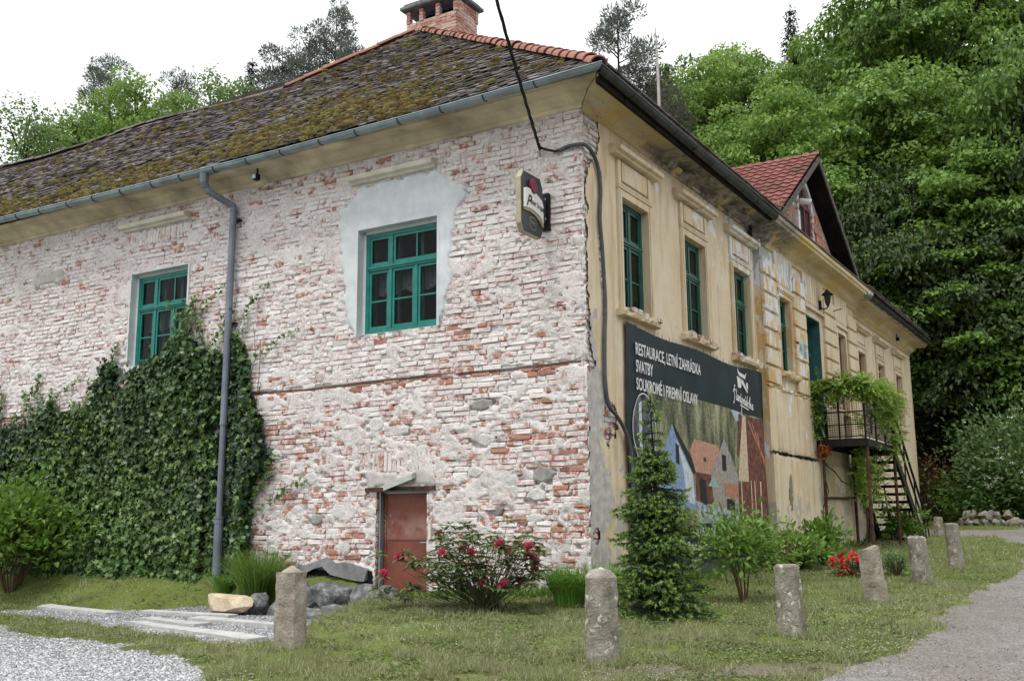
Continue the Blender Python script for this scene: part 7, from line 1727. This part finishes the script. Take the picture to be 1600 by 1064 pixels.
BOL = [(-2.29, 10.92, .32, .80, 8, .28, 0, 0, 'bollard', 'stocky eight-sided sandstone bollard with a pyramid top, nearest the gravel yard'), (.80, 9.80, .29, .81, 12, .10, .0, 0, 'bollard2', 'round-topped flaked bollard standing left of the young spruce'),
 (2.89, 11.12, .285, .76, 6, .0, -.03, .02, 'bollard2', 'flat-topped white-flaked bollard right of the banner shrub'), (4.78, 13.97, .33, .72, 4, -.13, -.10, .0, 'bollard', 'leaning bollard with slanted top in front of the red azalea'),
 (6.52, 16.94, .29, .75, 9, .03, -.06, .0, 'bollard2', 'flat round bollard with a dark lower half before the stair foot'), (8.05, 19.23, .27, .84, 5, .02, -.05, .0, 'bollard2', 'tall speckled bollard beside the stair end near the road bend'), (12.0, 29.7, .27, .55, 6, .02, .02, .0, 'bollard2', 'small far bollard on the verge of the far gravel path')]
for i, (x, y, w, h, n, top, lx, ly, mt, lb) in enumerate(BOL):
    g = random.Random(70+i); z0_ = gz(x, y)-.12; h += .12; bm = bmesh.new(); rings = []; m = 16 if n != 4 else 12
    def prof(th):   # n-gon radius
        k = n if n < 12 else 40; a = (th+.35+i) % (2*math.pi/k)-math.pi/k; return .5*w*math.cos(math.pi/k)/math.cos(a)*(1.06 if n == 4 else 1.03)
    lv = [0, .08, .17, .26, .36, .46, .56, .66, .76, .86, .94, 1.]; R2 = random.Random(i); jr = [R2.gauss(0, .012) for _ in range(m)]
    for k, f in enumerate(lv):
        ring_ = []
        for j in range(m):
            th = 6.2832*j/m; r = prof(th)*(1.06-.12*f)+jr[j]*.6+g.gauss(0, .0035)+.012*(float(fbm(np.array(j*.9+i*7), np.array(f*9.), 2, 3))-.5)*2; zz = f*h*(1-(.10 if top > .2 else .04)*(f == 1)) + (top*.5*(math.cos(th-2.6))*w*1.6 if (f >= .99 and top < 0) else 0)
            if f == 1: r *= .93
            ring_.append(bm.verts.new((math.cos(th)*r+lx*f*h, math.sin(th)*r+ly*f*h, zz)))
        rings.append(ring_)
    for k in range(len(lv)-1):
        for j in range(m): bm.faces.new((rings[k][j], rings[k][(j+1) % m], rings[k+1][(j+1) % m], rings[k+1][j]))
    tr = []; 
    for j in range(m): v = rings[-1][j].co; q = .62 if top > .2 else .72; tr.append(bm.verts.new((lx*h+(v.x-lx*h)*q, ly*h+(v.y-ly*h)*q, v.z+(.055 if top > .2 else (.045 if top > .05 else .012)))))
    for j in range(m): bm.faces.new((rings[-1][j], rings[-1][(j+1) % m], tr[(j+1) % m], tr[j]))
    c = bm.verts.new((lx*h, ly*h, sum(v.co.z for v in tr)/m+(.05 if top > .2 else (.03 if top > .05 else .003)))); 
    for j in range(m): bm.faces.new((tr[j], tr[(j+1) % m], c))
    me = bpy.data.meshes.new('stone_bollard'); bm.to_mesh(me); bm.free(); tag(link('stone_bollard', me, M[mt], None, (x, y, z0_)), lb, 'bollard', 'stone bollards along the lawn edge')
g = np.random.default_rng(90); nb = 260; P = []
for (x, y, w, *_x) in BOL:
    a_ = g.random(nb)*6.283; r_2 = w*.5+.02+.10*g.random(nb)**2; P.append(np.stack([x+np.cos(a_)*r_2, y+np.sin(a_)*r_2, terrain(x+np.cos(a_)*r_2, y+np.sin(a_)*r_2)-.01], 1))
P = np.concatenate(P); n = len(P); V, F, rr = leaves(P, np.stack([g.normal(0, .3, n), g.normal(0, .3, n), np.ones(n)], 1), g.normal(size=(n, 3)), .11*(.4+g.random(n)), .011, 'needle', .2+.6*g.random(n)); mesh_obj('bollard_grass', V, F, rr, M['grass'], None, None, label='longer grass left uncut round the feet of the bollards', cat='grass', kind='stuff')
# concrete slabs in the gravel path
M['slab'] = m_rock('pale_concrete_slab', (.34, .34, .33), (.44, .44, .43), (.52, .52, .51), 3)
for i, (x0, y0, x1, y1, w, lb) in enumerate(((-8.1, 18.35, -6.2, 16.5, .26, 'long pale concrete strip farthest left in the gravel path'), (-5.35, 15.05, -3.0, 12.5, .30, 'longest pale concrete strip in the gravel path, nearest the yard'), (-5.45, 15.85, -4.3, 14.75, .26, 'short pale concrete slab lying against the longest strip'), (-4.75, 15.9, -3.0, 14.1, .24, 'pale concrete strip pointing at the first bollard'), (-5.9, 17.05, -4.2, 15.95, .20, 'thin pale concrete edging along the grass bank below the boulder'))):
    a, b = Vector((x0, y0, 0)), Vector((x1, y1, 0)); d = (b-a).normalized(); nn_ = Vector((-d.y, d.x, 0))*w/2; mb = MB(); n = 10; lo, hi = [], []
    for k in range(n+1):
        p = a.lerp(b, k/n)
        for sgn in (-1, 1): q = p+nn_*sgn*(1+_r.gauss(0, .06)); zt = gz(q.x, q.y)+.045; mb.v.append((q.x, q.y, zt)); mb.v.append((q.x, q.y, zt-.12))
    for k in range(n):
        o = 4*k
        for f in ((o, o+2, o+6, o+4), (o, o+4, o+5, o+1), (o+2, o+3, o+7, o+6)): mb.f.append(list(f)); mb.m.append(0); mb.r.append(.5)
    mb.f.append([0, 1, 3, 2]); mb.m.append(0); mb.r.append(.5); mb.f.append([4*n, 4*n+2, 4*n+3, 4*n+1]); mb.m.append(0); mb.r.append(.5)
    mb.build('concrete_slab', M['slab'], None, loc=(x0, y0, gz(x0, y0)), label=lb, cat='slab', group='concrete slabs in the gravel path')
# low stone wall beyond the road
lw = thing('low_stone_wall', 'low broken stone wall at the foot of the bushes beyond the road', 'wall', G_(15.75, 36.9))
for i in range(13):
    f = i/12; x = 15.75+1.6*f; y = 36.9-1.9*f
    for lay in (0, 1):
        if lay and (i > 8 or _r.random() < .12): continue
        rock('stone', tuple(np.array((x+_r.gauss(0, .03), y+_r.gauss(0, .03), gz(x, y)+.10+lay*.24))-ORG[lw.name]), (.30, .34, .30), M['bollard' if _r.random() < .6 else 'wallstone2'], 100+i*2+lay, lw, rot=-.7)
# leaf litter and stray stalks along the wall foot
g = np.random.default_rng(81); n = 2600; u = g.uniform(.0, 24, n); s = .05+.35*g.random(n)**2; pts = np.array([H(a, b, 0) for a, b in zip(s, u)]); zz = terrain(pts[:, 0], pts[:, 1]); P = np.stack([pts[:, 0], pts[:, 1], zz], 1); D = g.normal(0, .45, (n, 3))+np.array([0, 0, 1.]); V, F, rr = leaves(P, D, g.normal(size=(n, 3)), .16*(.5+g.random(n)), .035, 'long')
mesh_obj('wall_foot_weeds', V, F, rr, M['shrub'], None, None, label='fringe of weeds along the foot of the ochre front wall', cat='weeds', kind='stuff')
g = np.random.default_rng(82); n = 1500; u = g.uniform(-.1, 3.7, n); s = .03+.3*g.random(n)**2; pts = np.array([H(-a, -b, 0) for a, b in zip(u, s)]); zz = terrain(pts[:, 0], pts[:, 1]); P = np.stack([pts[:, 0], pts[:, 1], zz], 1); D = g.normal(0, .45, (n, 3))+np.array([0, 0, 1.]); V, F, rr = leaves(P, D, g.normal(size=(n, 3)), .12*(.5+g.random(n)), .026, 'long')
mesh_obj('wall_foot_weeds', V, F, rr, M['shrub'], None, None, label='fringe of weeds along the foot of the brick side wall', cat='weeds', kind='stuff')
